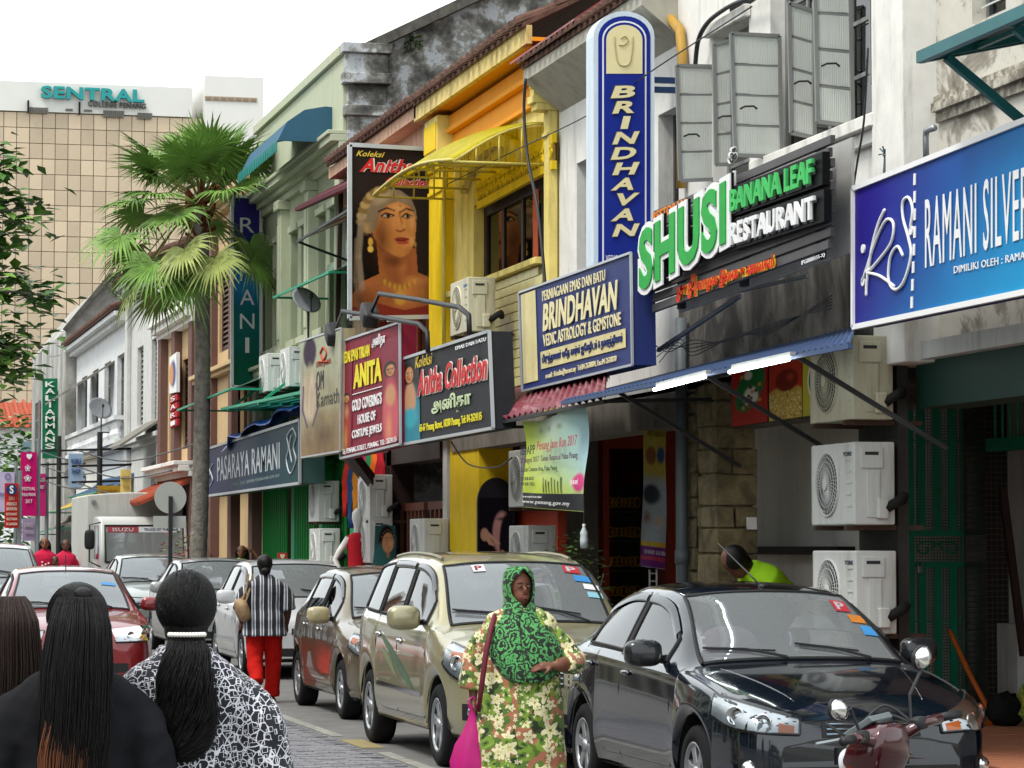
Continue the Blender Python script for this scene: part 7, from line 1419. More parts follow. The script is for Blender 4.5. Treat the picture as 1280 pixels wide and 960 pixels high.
mb = MB(); p = c.hit_top(.05, 2.05, 0); mb.tube([p, p + Vector((-.05, .04, .06)), p + Vector((-.2, .3, .28))], .006, 6); mb.blob(p, (.025, .04, .02)); mk('antenna', mb, m_blk, c.root, local=True)
mb = MB()
for i in range(9):
 p_ = [c.hit_top(x_, .3 + i * .09, .002) for x_ in (-.42 - .012 * i, .42 + .012 * i)]
mb.tube([c.hit_top(-.40 - .02 * i, .2 + i * .09, -.002) for i in range(10)], .006, 6); mk('bonnet_crease', mb, c.paint, c.root, local=True, smooth=True); mb = MB(); mb.tube([c.hit_top(.40 + .02 * i, .2 + i * .09, -.002) for i in range(10)], .006, 6); mk('bonnet_crease', mb, c.paint, c.root, local=True, smooth=True)
mb = MB(); mb.blob((-.33, 1.62, .98), (.22, .1, .17), p=2.2); mk('plush_sunshade', mb, M('pink plush', '#c79fb4', rough=1), c.root, local=True, smooth=True)
c.sticker(.46, 1.72, .1, .13, m_stR, 'P', m_stW); c.sticker(.52, 1.58, .1, .09, M('orange sticker', '#b5702a')); c.sticker(.56, 1.46, .1, .09, m_stB)
c = Car('parked_van', 'beige gold people carrier with green leaf decal behind the woman in a headscarf', (5.41, 20.19, 0), paintmat('champagne gold paint', '#9a9474', rough=.3, metal=.45), MPV)
c.front([(27, .70, .80), (36, .66, .86), (47, .70, .90), (57, .78, .93)], [(-18, .62, .76), (18, .62, .76)], amber=[(40, .80, .855), (50, .82, .87)], fog=[(30, .38, .5), (40, .38, .5)])
for sg in (-1, 1):
 c.doors(sg, [1.12, 2.16, 3.02]); c.handle(sg, 2.02, .9, m_chrome); c.handle(sg, 2.88, .93, m_chrome); c.mirror(sg, 1.33, 1.07, (.13, .08, .095), c.paint); c.visor(sg, 1.35, 2.1); c.visor(sg, 2.22, 3.0)
 c.side('b_pillar', sg, [(2.11, 1.07, 1.47), (2.21, 1.07, 1.47)], m_blk, .007, 2, 6); c.side('c_pillar', sg, [(2.99, 1.09, 1.47), (3.09, 1.1, 1.47)], m_blk, .007, 2, 6); c.seam('belt_chrome', sg, [(1.2 + i * .2, c.belt(1.2 + i * .2) + .015) for i in range(13)], .006)
 c.side('side_moulding', sg, [(1.2, .50, .53), (2.95, .52, .55)], m_chrome, .006, 16, 2)
 m_leaf = M('green leaf decal', '#45604a', rough=.4)
 c.side('decal', sg, [(1.45, .52, .53), (1.65, .56, .62), (1.9, .62, .71), (2.15, .70, .78), (2.3, .76, .80)], m_leaf, .003, 16, 3); c.side('decal', sg, [(1.95, .68, .70), (2.2, .72, .80), (2.5, .82, .88), (2.85, .93, .94)], m_leaf, .0035, 16, 3); c.side('decal', sg, [(2.1, .60, .61), (2.4, .68, .76), (2.7, .8, .83)], M('pale leaf decal', '#6f7d5c', rough=.4), .003, 16, 3)
 mb = MB(); mb.tube([c.hit_top(sg * .52, 1.8 + i * .25, .015) for i in range(8)], .014, 6); mk('roof_rail', mb, M('roof gutter', '#77725a', rough=.4), c.root, local=True)
c.wiper(); c.sticker(-.30, 1.50, .1, .09, m_stW, 'P', m_stR); c.sticker(.45, 1.5, .13, .1, m_stR, 'P', m_stW); c.sticker(.52, 1.39, .15, .07, m_stB); c.sticker(.56, 1.3, .12, .06, m_stW); c.sticker(.57, 1.22, .12, .05, M('pale blue sticker', '#7fb0c0'))
c = Car('parked_hatchback', 'bronze brown small hatchback parked behind the gold van', (5.77, 26.1, 0), paintmat('bronze paint', '#6a5f4c', rough=.28, metal=.5), HATCH)
c.front([(24, .6, .70), (38, .62, .78), (52, .70, .82)], [(-18, .54, .62), (18, .54, .62)], amber=[(44, .72, .77), (50, .74, .79)])
for sg in (-1, 1):
 c.doors(sg, [1.12, 2.035, 2.85]); c.handle(sg, 1.9, .83, m_chrome); c.handle(sg, 2.7, .86, m_chrome); c.mirror(sg, 1.3, .95, (.115, .075, .085), M('mirror champagne', '#a0946f', rough=.25, coat=1)); c.visor(sg, 1.32, 2.0); c.visor(sg, 2.08, 2.85); c.side('b_pillar', sg, [(1.98, .95, 1.34), (2.08, .95, 1.34)], m_blk, .007, 2, 6); c.seam('belt_chrome', sg, [(1.25 + i * .14, c.belt(1.25 + i * .14) + .015) for i in range(12)], .006)
c.wiper()
c = Car('parked_hatchback', 'white hatchback parked beside the woman in red trousers', (6.02, 34.25, .03), paintmat('white paint', '#b9bbbd', rough=.3, metal=0), dict(HATCH, L=3.69), R(-.5))
c.front([(24, .6, .70), (38, .62, .78), (54, .72, .84)], [(-16, .54, .62), (16, .54, .62)])
for sg in (-1, 1): c.doors(sg, [1.12, 2.035, 2.85]); c.handle(sg, 1.9, .83, c.paint); c.handle(sg, 2.7, .86, c.paint); c.mirror(sg, 1.3, .96, (.12, .08, .09), c.paint); c.side('b_pillar', sg, [(1.98, .95, 1.34), (2.08, .95, 1.34)], m_blk, .007, 2, 6); c.visor(sg, 1.32, 2.0)
c.wiper()
c = Car('parked_sedan', 'pale silver sedan roof behind the white hatchback', (5.9, 40.0, .07), paintmat('pale silver paint', '#9c9f9f', metal=.4), SEDAN); c.front([(24, .565, .655), (46, .60, .745), (58, .66, .775)], [(-17, .545, .64), (17, .545, .64)])
for sg in (-1, 1): c.mirror(sg, 1.52, .955, (.12, .075, .085), c.paint); c.doors(sg, [1.28, 2.365, 3.25])
c = Car('silver_sedan', 'older silver sedan facing the camera in front of the white truck', (5.72, 46.6, .11), paintmat('grey green silver paint', '#8d938c', metal=.4), low(SEDAN, 1.0, alloy=False)); c.front([(20, .60, .69), (38, .61, .70), (52, .64, .70)], [(-15, .6, .67), (15, .6, .67)], amber=[(44, .62, .68), (51, .645, .685)])
for sg in (-1, 1): c.mirror(sg, 1.5, .955, (.11, .07, .07), c.paint); c.doors(sg, [1.28, 2.365, 3.25]); c.side('b_pillar', sg, [(2.32, .94, 1.29), (2.41, .94, 1.29)], m_blk, .007, 2, 6)
c.wiper()
c = Car('red_car', 'dark red car driving toward the camera behind the foreground women', (2.82, 30.6, .02), paintmat('dark red paint', '#7a1a20', rough=.25, metal=.2), dict(low(SEDAN, .98), glass=m_cglass), R(-1)); c.front([(22, .60, .72), (36, .61, .74), (52, .66, .76)], [(-15, .58, .66), (15, .58, .66)], amber=None)
for sg in (-1, 1): c.mirror(sg, 1.48, .955, (.12, .075, .08), c.paint); c.doors(sg, [1.28, 2.365, 3.25]); c.side('b_pillar', sg, [(2.32, .94, 1.29), (2.41, .94, 1.29)], m_blk, .007, 2, 6)
c.wiper(); c.sticker(.45, 1.62, .16, .06, m_stB); mb = MB(); p = c.hit_top(0, 2.02, 0); mb.tube([p, p + Vector((0, .02, .16))], .006, 5); mk('antenna', mb, m_blk, c.root, local=True)
c = Car('silver_car', 'silver people carrier in the queue at the left edge', (2.8, 43.5, .1), paintmat('silver paint', '#8f9395', metal=.5), MPV); c.front([(27, .70, .80), (47, .70, .90), (57, .78, .93)], [(-18, .62, .76), (18, .62, .76)])
for sg in (-1, 1): c.mirror(sg, 1.33, 1.07, (.13, .08, .095), c.paint)
c.wiper()
tr = thing('box_truck', 'white delivery truck with tall cargo box parked before the palm', 'truck', (6.28, 54.5, .16)); m_tw = paintmat('truck white', '#b5b6b2', rough=.4, coat=.5, metal=0); m_box = M('scuffed white box', '#b3b4ae', rough=.6, var=.05, dirt=.3)
def tmk(name, mb, mat, par=None, **k): return mk(name, mb, mat, par or tr, local=True, **k)
hw = .85; prof = [(0.0, .45), (0.0, .95), (.06, 1.15), (.32, 1.95), (.45, 2.06), (1.5, 2.08), (1.6, 2.0), (1.6, .45)]
mb = MB(); mb.prism([(-hw, y, z) for y, z in prof], (2 * hw, 0, 0)); tmk('cab', mb, m_tw, bevel=.06, segs=3)
def cabf(x, z): return (x, -.012 + (0.06 + (z - 1.15) / .8 * .26 if z > 1.15 else 0), z)
mb = MB(); mb.grid([[cabf(x, z) for x in (-.74, -.4, 0, .4, .74)] for z in (1.2, 1.5, 1.88)]); w_ = tmk('windscreen', mb, m_wglass); mb = MB(); mb.box((-.74, .35, 1.2), (.74, 1.2, 1.3)); tmk('cab_interior', mb, m_trim)
mb = MB(); E = [cabf(*p) for p in ((-.75, 1.19), (.75, 1.19), (.75, 1.89), (-.75, 1.89), (-.75, 1.19))]; mb.tube(E, .022, 6); tmk('windscreen_seal', mb, m_blk)
mb = MB(); mb.grid([[Vector(cabf(x, z)) + Vector((0, -.006, 0)) for x in (-.7, -.1)] for z in (1.76, 1.87)]); tmk('sun_strip', mb, M('dull red strip', '#8a3a42'), w_); mb = MB(); mb.grid([[Vector(cabf(x, z)) + Vector((0, -.006, 0)) for x in (-.1, .7)] for z in (1.76, 1.87)]); tmk('sun_strip', mb, M('pale strip', '#b5b9bc'), w_)
def ttext(body, x0, x1, z0, z1, mat):
 vs, fs = text_data(body, bold=.02); lo, hi = vs.min(0), vs.max(0); mb = MB()
 for v in vs: x = x0 + (x1 - x0) * (v[0] - lo[0]) / (hi[0] - lo[0]); z = z0 + (z1 - z0) * (v[1] - lo[1]) / (hi[1] - lo[1]); p = Vector(cabf(x, z)); mb.v.append((p.x, p.y - .012, p.z))
 mb.f = fs; tmk('lettering', mb, mat)
ttext('ISUZU', -.6, -.2, 1.78, 1.85, m_lw); ttext('TRUCK OF THE YEAR', 0, .66, 1.79, 1.84, M('dark strip letters', '#333a42')); ttext('ELF', -.45, -.15, 1.02, 1.09, m_blk)
for sg in (-1, 1):
 mb = MB(); mb.slab([(sg * (hw + .004), .4, 1.25), (sg * (hw + .004), 1.3, 1.25), (sg * (hw + .004), 1.3, 1.9), (sg * (hw + .004), .52, 1.9)], (sg * .006, 0, 0)); tmk('side_window', mb, M('dark cab glass', (.03, .035, .04), rough=.05))
 mb = MB(); mb.tube([(sg * hw, .1, 1.95), (sg * (hw + .22), -.05, 1.9), (sg * (hw + .22), -.05, 1.2), (sg * hw, .05, 1.1)], .014, 6); ma = tmk('mirror_arm', mb, m_blk); mb = MB(); mb.blob((sg * (hw + .22), -.06, 1.62), (.1, .06, .19), p=4); tmk('mirror', mb, m_blk, ma, smooth=True)
 mb = MB(); mb.blob((sg * .62, .0, .75), (.17, .05, .1), p=4); tmk('headlight', mb, m_lamp, smooth=True)
 for y in (.75, 3.6): wheel(tr, sg * (hw - .1), y, .36, .22, sg, False, 5)
mb = MB(); mb.tube([cabf(-.05, 1.2), cabf(-.5, 1.32)], .012, 5); mb.tube([cabf(.45, 1.2), cabf(.05, 1.3)], .012, 5); tmk('wiper', mb, m_blk)
mb = MB(); mb.box((-.9, -.08, .4), (.9, .1, .65)); tmk('bumper', mb, m_box, bevel=.03); mb = MB(); mb.box((-.5, -.018, .85), (.5, .0, .98)); tmk('grille', mb, m_blk)
bw = .95; n = 9; ring0 = [(-bw, 1.75, .7), (-bw, 1.75, 2.44)] + [(-bw + 2 * bw * k / n, 1.75, 2.5 + .06 * math.sin(math.pi * k / n)) for k in range(n + 1)] + [(bw, 1.75, 2.44), (bw, 1.75, .7)]
mb = MB(); mb.prism(ring0, (0, 3.4, 0)); tmk('cargo_box', mb, m_box, bevel=.03); mb = MB(); mb.box((-.6, .3, .5), (.6, 5.0, .68)); tmk('chassis', mb, m_blk)
for sg in (-1, 1): mb = MB(); mb.lathe([(.05, 0), (.05, -.03), (.03, -.03), (.03, 0)], 16, (sg * .82 * (-1), 1.74, 2.36), 'y'); tmk('marker_lamp', mb, m_steel)
sc = thing('motor_scooter', 'dark red scooter with chrome mirrors parked in front of the dark sedan', 'scooter', (*[ond(11.3, 1118, 930)[i] for i in (0, 1)], 0), R(-150))
sc.rotation_euler = (0, R(6), R(-150)); sc.scale = (.93, .93, .93); m_sc = paintmat('maroon scooter paint', '#3c0812', rough=.2, metal=.2)
def smk(name, mb, mat, par=None, **k): return mk(name, mb, mat, par or sc, local=True, **k)
mb = MB(); mb.loft([[(x * w, y0 + yy * d, z) for x, yy in ((-1, 0), (-.8, -.75), (0, -1), (.8, -.75), (1, 0), (.8, .6), (0, .8), (-.8, .6))] for z, w, d, y0 in ((.74, .06, .05, -.02), (.80, .12, .1, -.02), (.87, .15, .14, -.02), (.94, .14, .13, .0), (1.0, .11, .09, .03), (1.03, .06, .05, .04))]); smk('handlebar_cowl', mb, m_sc, bevel=.02, segs=2)
mb = MB(); mb.slab([(-.085, -.13, .955), (.085, -.13, .955), (.07, .03, 1.045), (-.07, .03, 1.045)], (0, -.02, .025)); smk('meter_visor', mb, M('grey smoked visor', '#5f6668', rough=.15), bevel=.008)
mb = MB(); mb.blob((0, -.15, .86), (.09, .035, .06), p=2.6); smk('headlight', mb, m_lamp, smooth=True)
for sg in (-1, 1):
 mb = MB(); mb.tube([(sg * .1, .04, .96), (sg * .22, .07, 1.0), (sg * .3, .1, 1.01)], .024, 10); b_ = smk('handlebar', mb, m_sc, smooth=True); mb = MB(); mb.tube([(sg * .28, .095, 1.01), (sg * .40, .13, 1.015)], .019, 10); smk('grip', mb, m_blk, b_, smooth=True)
 mb = MB(); mb.tube([(sg * .2, .03, 1.0), (sg * .36, -.05, .99)], .008, 6); smk('brake_lever', mb, m_steel, b_)
 mb = MB(); top = Vector((.25, .0, 1.12)) if sg > 0 else Vector((-.30, .03, 1.27)); mb.tube([(sg * .17, .04, 1.0), (sg * .2, .02, 1.12), top - Vector((0, 0, .03))], .007, 6); ms_ = smk('mirror_stalk', mb, m_iron); mb = MB(); mb.blob(top, (.056, .018, .044), p=2.4, rot=Matrix.Rotation(sg * R(-20), 3, 'Y')); smk('mirror', mb, m_chrome, ms_, smooth=True); mb = MB(); mb.blob(top - Vector((0, .014, 0)), (.06, .016, .047), p=2.4, rot=Matrix.Rotation(sg * R(-20), 3, 'Y')); smk('mirror_back', mb, m_blk, ms_, smooth=True)
 mb = MB(); mb.blob((sg * .13, -.1, .82), (.035, .03, .03)); smk('indicator', mb, m_amber, smooth=True)
 mb = MB(); mb.prism([(sg * .02, -.24, .32), (sg * .2, -.1, .35), (sg * .24, -.02, .6), (sg * .1, -.05, .76), (sg * .02, -.1, .76)], (0, .03, 0)); smk('leg_shield', mb, M('pale grey leg shield', '#a9a7a0', rough=.35), bevel=.01)
mb = MB(); mb.tube([(0, -.02, .76), (0, -.14, .55), (0, -.26, .32)], .035, 8); smk('steering_column', mb, m_steel)
for sg in (-1, 1): mb = MB(); mb.tube([(sg * .07, -.2, .52), (sg * .07, -.33, .26)], .02, 8); smk('fork', mb, m_steel)
mb = MB(); mb.grid([[(.07 * (j - 2) / 2, -.33 + .3 * math.cos(a) * -1, .26 + .3 * math.sin(a) - .02 * abs(j - 2)) for j in range(5)] for a in [R(20 + k * 14) for k in range(11)]]); smk('mudguard', mb, m_sc, smooth=True, solid=.006)
def swheel(y):
 w = bpy.data.objects.new('wheel', None); COL.objects.link(w); w.parent = sc; w.location = (0, y, .26); mb = MB(); mb.lathe([(.2, -.035), (.24, -.03), (.26, 0), (.24, .03), (.2, .035), (.2, -.035)], 28, axis='x'); mk('tyre', mb, m_tyre, w, local=True, smooth=True); mb = MB(); mb.lathe([(.2, -.02), (.19, .02), (0, .02)], 28, axis='x'); mk('rim', mb, m_rim, w, local=True)
swheel(-.33); swheel(.9)
mb = MB(); mb.loft([[(x * w, y, z + zz * h) for x, zz in ((-1, 0), (-.9, .6), (0, 1), (.9, .6), (1, 0), (.8, -.8), (-.8, -.8))] for y, w, h, z in ((.3, .1, .1, .5), (.5, .16, .14, .62), (.8, .17, .16, .64), (1.1, .12, .12, .68), (1.2, .06, .06, .7))]); smk('rear_body', mb, m_sc, bevel=.02); mb = MB(); mb.loft([[(x * w, y, z + zz * .05) for x, zz in ((-1, 0), (0, 1), (1, 0), (0, -1))] for y, w, z in ((.36, .08, .74), (.55, .15, .78), (1.0, .14, .81), (1.15, .08, .82))]); smk('seat', mb, m_blk, smooth=True); mb = MB(); mb.box((-.13, -.05, .27), (.13, .5, .33)); smk('footboard', mb, m_blk); mb = MB(); mb.tube([(.05, .25, .3), (.18, .3, .02)], .014, 6); smk('side_stand', mb, m_iron)
for k in range(3): mb = MB(); sg = (-1, 1, -1)[k]; mb.tube(catmull([(sg * .22, .02, .99), (sg * .2, -.12, 1.03 + .02 * k), (sg * .06, -.16, .98), (sg * .03, -.1, .9)], 5), .006, 6); smk('control_cable', mb, m_blk)
for sg in (-1, 1): mb = MB(); mb.blob((sg * .2, .06, 1.0), (.04, .03, .028), p=4); smk('switch_box', mb, m_blk, smooth=True)
mb = MB(); mb.blob((0, .02, 1.035), (.05, .035, .012), p=3); smk('speedometer', mb, m_blk, smooth=True)
# ================================================================== people
def patmat(name, kind, cols, scale=1.0, rough=.85):
 if name in MATS: return MATS[name]
 m = bpy.data.materials.new(name); m.use_nodes = True; MATS[name] = m; n = m.node_tree.nodes; L = m.node_tree.links; p = n['Principled BSDF']; p.inputs['Roughness'].default_value = rough; p.inputs['Sheen Weight'].default_value = .1
 tc = n.new('ShaderNodeTexCoord'); cols = [(*hexc(c), 1) for c in cols]
 def node(t, **k):
  q = n.new('ShaderNode' + t)
  for a, b in k.items(): setattr(q, a, b)
  return q
 def mth(op, a, b=0.0):
  q = node('Math', operation=op)
  for i, v in enumerate((a, b)):
   if isinstance(v, (int, float)): q.inputs[i].default_value = v
   else: L.new(v, q.inputs[i])
  return q.outputs[0]
 def mix(f, a, b):
  q = node('Mix', data_type='RGBA'); L.new(f, q.inputs[0])
  for i, v in ((6, a), (7, b)):
   if isinstance(v, tuple): q.inputs[i].default_value = v
   else: L.new(v, q.inputs[i])
  return q.outputs[2]
 def nz(s, d=2.0, off=0.0):
  q = node('TexNoise'); q.inputs['Scale'].default_value = s; q.inputs['Detail'].default_value = d
  if off: mp = node('Mapping'); mp.inputs['Location'].default_value = (off, off, off); L.new(tc.outputs['Object'], mp.inputs[0]); L.new(mp.outputs[0], q.inputs['Vector'])
  else: L.new(tc.outputs['Object'], q.inputs['Vector'])
  return q.outputs['Fac']
 def vor(s, feat='F1', off=0.0, dist='EUCLIDEAN'):
  q = node('TexVoronoi', feature=feat);
  if feat == 'F1': q.distance = dist
  q.inputs['Scale'].default_value = s; mp = node('Mapping'); mp.inputs['Location'].default_value = (off, off, off); mp.inputs['Rotation'].default_value = (off, off * .7, off); L.new(tc.outputs['Object'], mp.inputs[0]); L.new(mp.outputs[0], q.inputs['Vector']); return q
 if kind == 'swirl':
  a = mth('SINE', mth('MULTIPLY', nz(13 * scale, 1), 34.0)); v = vor(22 * scale); b = mth('SINE', mth('MULTIPLY', v.outputs['Distance'], 26.0)); f = mth('GREATER_THAN', mth('ADD', a, mth('MULTIPLY', b, .8)), .15); c = mix(f, cols[0], mix(nz(5), cols[1], cols[2]))
 elif kind == 'floral':
  c = mix(nz(6, 2), cols[0], cols[5])
  def bloom(sc_, o_, R0, n_, keep):
   q = vor(sc_, off=0.0); mp = q.inputs['Vector'].links[0].from_node; mp.inputs['Location'].default_value = (o_, o_ * 1.7, o_ * .6); sv = node('VectorMath', operation='SUBTRACT'); L.new(mp.outputs[0], sv.inputs[0]); L.new(q.outputs['Position'], sv.inputs[1]); sx = node('SeparateXYZ'); L.new(sv.outputs[0], sx.inputs[0]); ce = node('SeparateColor'); L.new(q.outputs['Color'], ce.inputs[0])
   r_ = mth('SQRT', mth('ADD', mth('MULTIPLY', sx.outputs[0], sx.outputs[0]), mth('MULTIPLY', sx.outputs[2], sx.outputs[2]))); an = mth('ARCTAN2', sx.outputs[2], sx.outputs[0]); lo = mth('COSINE', mth('ADD', mth('MULTIPLY', an, float(n_)), mth('MULTIPLY', ce.outputs[1], 6.28))); rad = mth('MULTIPLY', mth('ADD', mth('MULTIPLY', lo, .3), .85), mth('MULTIPLY', mth('ADD', ce.outputs[2], .6), R0)); rad = mth('MULTIPLY', rad, mth('ADD', mth('MULTIPLY', nz(45, 2, o_ + 1), .5), .75)); d = mth('DIVIDE', r_, rad)
   return mth('MULTIPLY', mth('LESS_THAN', d, 1.0), mth('LESS_THAN', ce.outputs[0], keep)), d
  for sc_, o_, R0, n_, keep, ja, jb in ((8, 1.3, .075, 3, .8, 3, 4), (10, 5.1, .045, 2, .65, 6, 3), (9.5, 2.7, .036, 5, .62, 2, 1), (26, 8.3, .0085, 5, .4, 2, 2), (17, 3.9, .015, 5, .38, 2, 1)):
   m_, d = bloom(sc_ * scale, o_, R0 / scale, n_, keep); c = mix(m_, c, mix(mth('LESS_THAN', d, .42), cols[ja], mix(mth('LESS_THAN', d, .18), cols[jb], cols[4])))
 elif kind == 'letters':
  e = vor(24 * scale, 'DISTANCE_TO_EDGE'); e2 = vor(31 * scale, 'F1', 1.3, 'CHEBYCHEV'); a = mth('LESS_THAN', e.outputs['Distance'], .05); q = mth('MULTIPLY', mth('GREATER_THAN', e2.outputs['Distance'], .3), mth('LESS_THAN', e2.outputs['Distance'], .37)); f = mth('MAXIMUM', mth('MULTIPLY', a, mth('GREATER_THAN', nz(14, 1), .43)), q); c = mix(f, cols[0], cols[1])
 elif kind == 'stripe':
  sx = node('SeparateXYZ'); L.new(tc.outputs['Object'], sx.inputs[0]); x = mth('FRACT', mth('ADD', mth('MULTIPLY', sx.outputs[0], 9.0 * scale), mth('MULTIPLY', nz(6, 1), .12))); rp = node('ValToRGB'); rp.color_ramp.interpolation = 'CONSTANT'; e = rp.color_ramp.elements; ks = [(0, 0), (.3, 1), (.42, 0), (.5, 2), (.66, 1), (.78, 0)]
  while len(e) < len(ks): e.new(.5)
  for k, (po, ci) in enumerate(ks): e[k].position = po; e[k].color = cols[ci]
  L.new(x, rp.inputs[0]); c = rp.outputs[0]
 L.new(c, p.inputs['Base Color']); return m
def hairmat(name, col, rough=.38):
 m = M(name, col, rough=rough, var=.5, scale=6, spec=.22); n = m.node_tree.nodes; L = m.node_tree.links; p = n['Principled BSDF']
 for q in n:
  if q.type == 'TEX_NOISE':
   tc = n.new('ShaderNodeTexCoord'); mp = n.new('ShaderNodeMapping'); mp.inputs['Scale'].default_value = (60, 60, 2.5); L.new(tc.outputs['Object'], mp.inputs[0]); L.new(mp.outputs[0], q.inputs['Vector']); q.inputs['Scale'].default_value = 2
   b = n.new('ShaderNodeBump'); b.inputs['Strength'].default_value = .6; b.inputs['Distance'].default_value = .01; L.new(q.outputs['Fac'], b.inputs['Height']); L.new(b.outputs[0], p.inputs['Normal'])
 return m
m_hair = hairmat('black hair', (.004, .0035, .0035)); m_hairb = hairmat('dark brown hair', (.022, .012, .009)); m_tips = hairmat('reddish hair tips', (.13, .045, .02))
skinA = M('brown skin', '#7d4f38', rough=.5, var=.06); skinB = M('deep brown skin', '#5b382a', rough=.5, var=.06)
_clouds = None
def soft(o, voxel, it=4, fold=0.0, size=.12):
 global _clouds
 r = o.modifiers.new('remesh', 'REMESH'); r.mode = 'VOXEL'; r.voxel_size = voxel; r.use_smooth_shade = True
 s = o.modifiers.new('smooth', 'SMOOTH'); s.factor = .5; s.iterations = it
 if fold:
  t = bpy.data.textures.new('folds', 'CLOUDS'); t.noise_scale = size; t.noise_depth = 2; d = o.modifiers.new('folds', 'DISPLACE'); d.texture = t; d.strength = fold; d.mid_level = .5; d.texture_coords = 'LOCAL'
 return o
def rings(L_, n=18, p=2.3):   # (z, rx, ry, cx, cy)
 out = []
 for z, rx, ry, cx, cy in L_: out.append([(cx + rx * math.copysign(abs(math.cos(a)) ** (2 / p), math.cos(a)), cy + ry * math.copysign(abs(math.sin(a)) ** (2 / p), math.sin(a)), z) for a in [2 * math.pi * k / n for k in range(n)]])
 return out
def limb(mb, pts, rad): mb.tube(catmull(pts, 4), [x for i in range(len(rad) - 1) for x in [rad[i] + (rad[i + 1] - rad[i]) * k / 4 for k in range(4)]] + [rad[-1]], 12)
def hand(mb, w, d, up, s=1.0, curl=.5):
 """palm and five fingers from wrist w, pointing along d; 'up' is the back of the hand"""
 w, d = Vector(w), Vector(d).normalized(); u = Vector(up); u = (u - d * u.dot(d)).normalized(); x = d.cross(u); mb.tube([w - d * .02, w + d * .03 * s, w + d * .07 * s, w + d * .09 * s], [.02 * s, .026 * s, .03 * s, .024 * s], 8)
 for k, (off, ln) in enumerate(((-.026, .062), (-.009, .072), (.009, .068), (.025, .052))):
  b = w + d * .082 * s + x * off * s; a1 = b + (d - u * curl * .5).normalized() * ln * .5 * s; a2 = a1 + (d - u * curl * 1.3).normalized() * ln * .5 * s; mb.tube([b - d * .03, b, a1, a2], [.0095 * s, .0095 * s, .0085 * s, .0065 * s], 6)
 b = w + d * .02 * s - x * .022 * s; mb.tube([b, b + (d * .6 - x).normalized() * .035 * s, b + (d * 1.2 - x - u * .4).normalized() * .066 * s], [.013 * s, .011 * s, .008 * s], 6)
def person(label, loc, rz, h, skin, arms, legs, group=None, turn=0, voxel=.014, girth=1.0, face=True, lean=0, neck=True):
 """one continuous body: local frame faces -Y; arms/legs: lists of joint points, given in metres"""
 root = thing('person', label, 'person', loc, rz, group=group); mb = MB(); k = h / 1.6; g = girth
 Q = lambda p: (p[0], p[1] - lean * max(0, p[2] - .85 * k), p[2])
 mb.loft(rings([(z * k, rx * k * g, ry * k * g, 0, cy * k - lean * max(0, z * k - .85 * k)) for z, rx, ry, cy in ((.74, .10, .09, .01), (.80, .165, .115, .015), (.90, .165, .12, .01), (1.0, .135, .10, 0), (1.1, .14, .10, 0), (1.2, .16, .105, .0), (1.28, .165, .09, .01), (1.325, .10, .07, .015), (1.35, .05, .05, .02))]))
 hc = Vector(Q((0, -.005 * k, 1.475 * k))); limb(mb, [Q((0, .02 * k, 1.3 * k)), Q((0, .012 * k, 1.38 * k)), hc], [.058 * k, .05 * k, .045 * k]); rot = Matrix.Rotation(turn, 3, 'Z')
 mb.blob(hc + Vector((0, .008, .02 * k)), (.073 * k, .092 * k, .105 * k), n=18, m=12); mb.blob(hc + rot @ Vector((0, -.03 * k, -.048 * k)), (.055 * k, .06 * k, .062 * k))
 if face:
  mb.blob(hc + rot @ Vector((0, -.094 * k, -.012 * k)), (.014 * k, .018 * k, .026 * k)); mb.blob(hc + rot @ Vector((0, -.082 * k, -.058 * k)), (.024 * k, .012 * k, .012 * k))
  for s in (-1, 1): mb.blob(hc + rot @ Vector((s * .076 * k, .01, -.005)), (.012 * k, .02 * k, .03 * k))
 for a in arms:
  a_ = [Q((p[0] * .86, p[1], p[2] - .035)) if i == 0 else p for i, p in enumerate(a[0])]; limb(mb, a_, [.052 * k * g, .04 * k * g, .026 * k] if len(a_) == 3 else [.055 * k * g, .05 * k * g, .04 * k * g, .026 * k]); hand(mb, a_[-1], a[1], a[2], k, a[3] if len(a) > 3 else .5)
 for l in legs: limb(mb, l, [.085 * k * g, .058 * k, .036 * k]); f = Vector(l[-1]); mb.tube([f + Vector((0, .03, -.02)), f + Vector((0, -.05, -.045)), f + Vector((0, -.13, -.055))], [.038 * k, .036 * k, .026 * k], 8)
 soft(mk('body', mb, skin, root, local=True, smooth=True), voxel, 3); root_face = (hc, rot, k)
 if face:
  for s in (-1, 1):
   e = hc + rot @ Vector((s * .03 * k, -.083 * k, .012 * k)); m2 = MB(); m2.blob(e, (.0135 * k, .008 * k, .0055 * k), n=10, m=6); ey = mk('eye', m2, M('eye white', '#6a6058', rough=.9), root, local=True, smooth=True); m2 = MB(); m2.blob(e + rot @ Vector((.003, -.007 * k, 0)), (.0075 * k, .004 * k, .0065 * k), n=8, m=6); mk('iris', m2, M('dark iris', (.008, .005, .004), rough=.1), ey, local=True, smooth=True)
   m2 = MB(); m2.tube([e + rot @ Vector((s * x * k, -.006 * k + abs(x - .004) * .25, z * k)) for x, z in ((-.017, .017), (0, .023), (.019, .017))], .0035 * k, 5); mk('eyebrow', m2, m_hair, root, local=True)
  m2 = MB(); m2.blob(hc + rot @ Vector((0, -.093 * k, -.055 * k)), (.021 * k, .006 * k, .0045 * k)); m2.blob(hc + rot @ Vector((0, -.092 * k, -.063 * k)), (.018 * k, .006 * k, .005 * k)); mk('lips', m2, M('lips', '#6a3230', rough=.4), root, local=True, smooth=True)
 return root, root_face
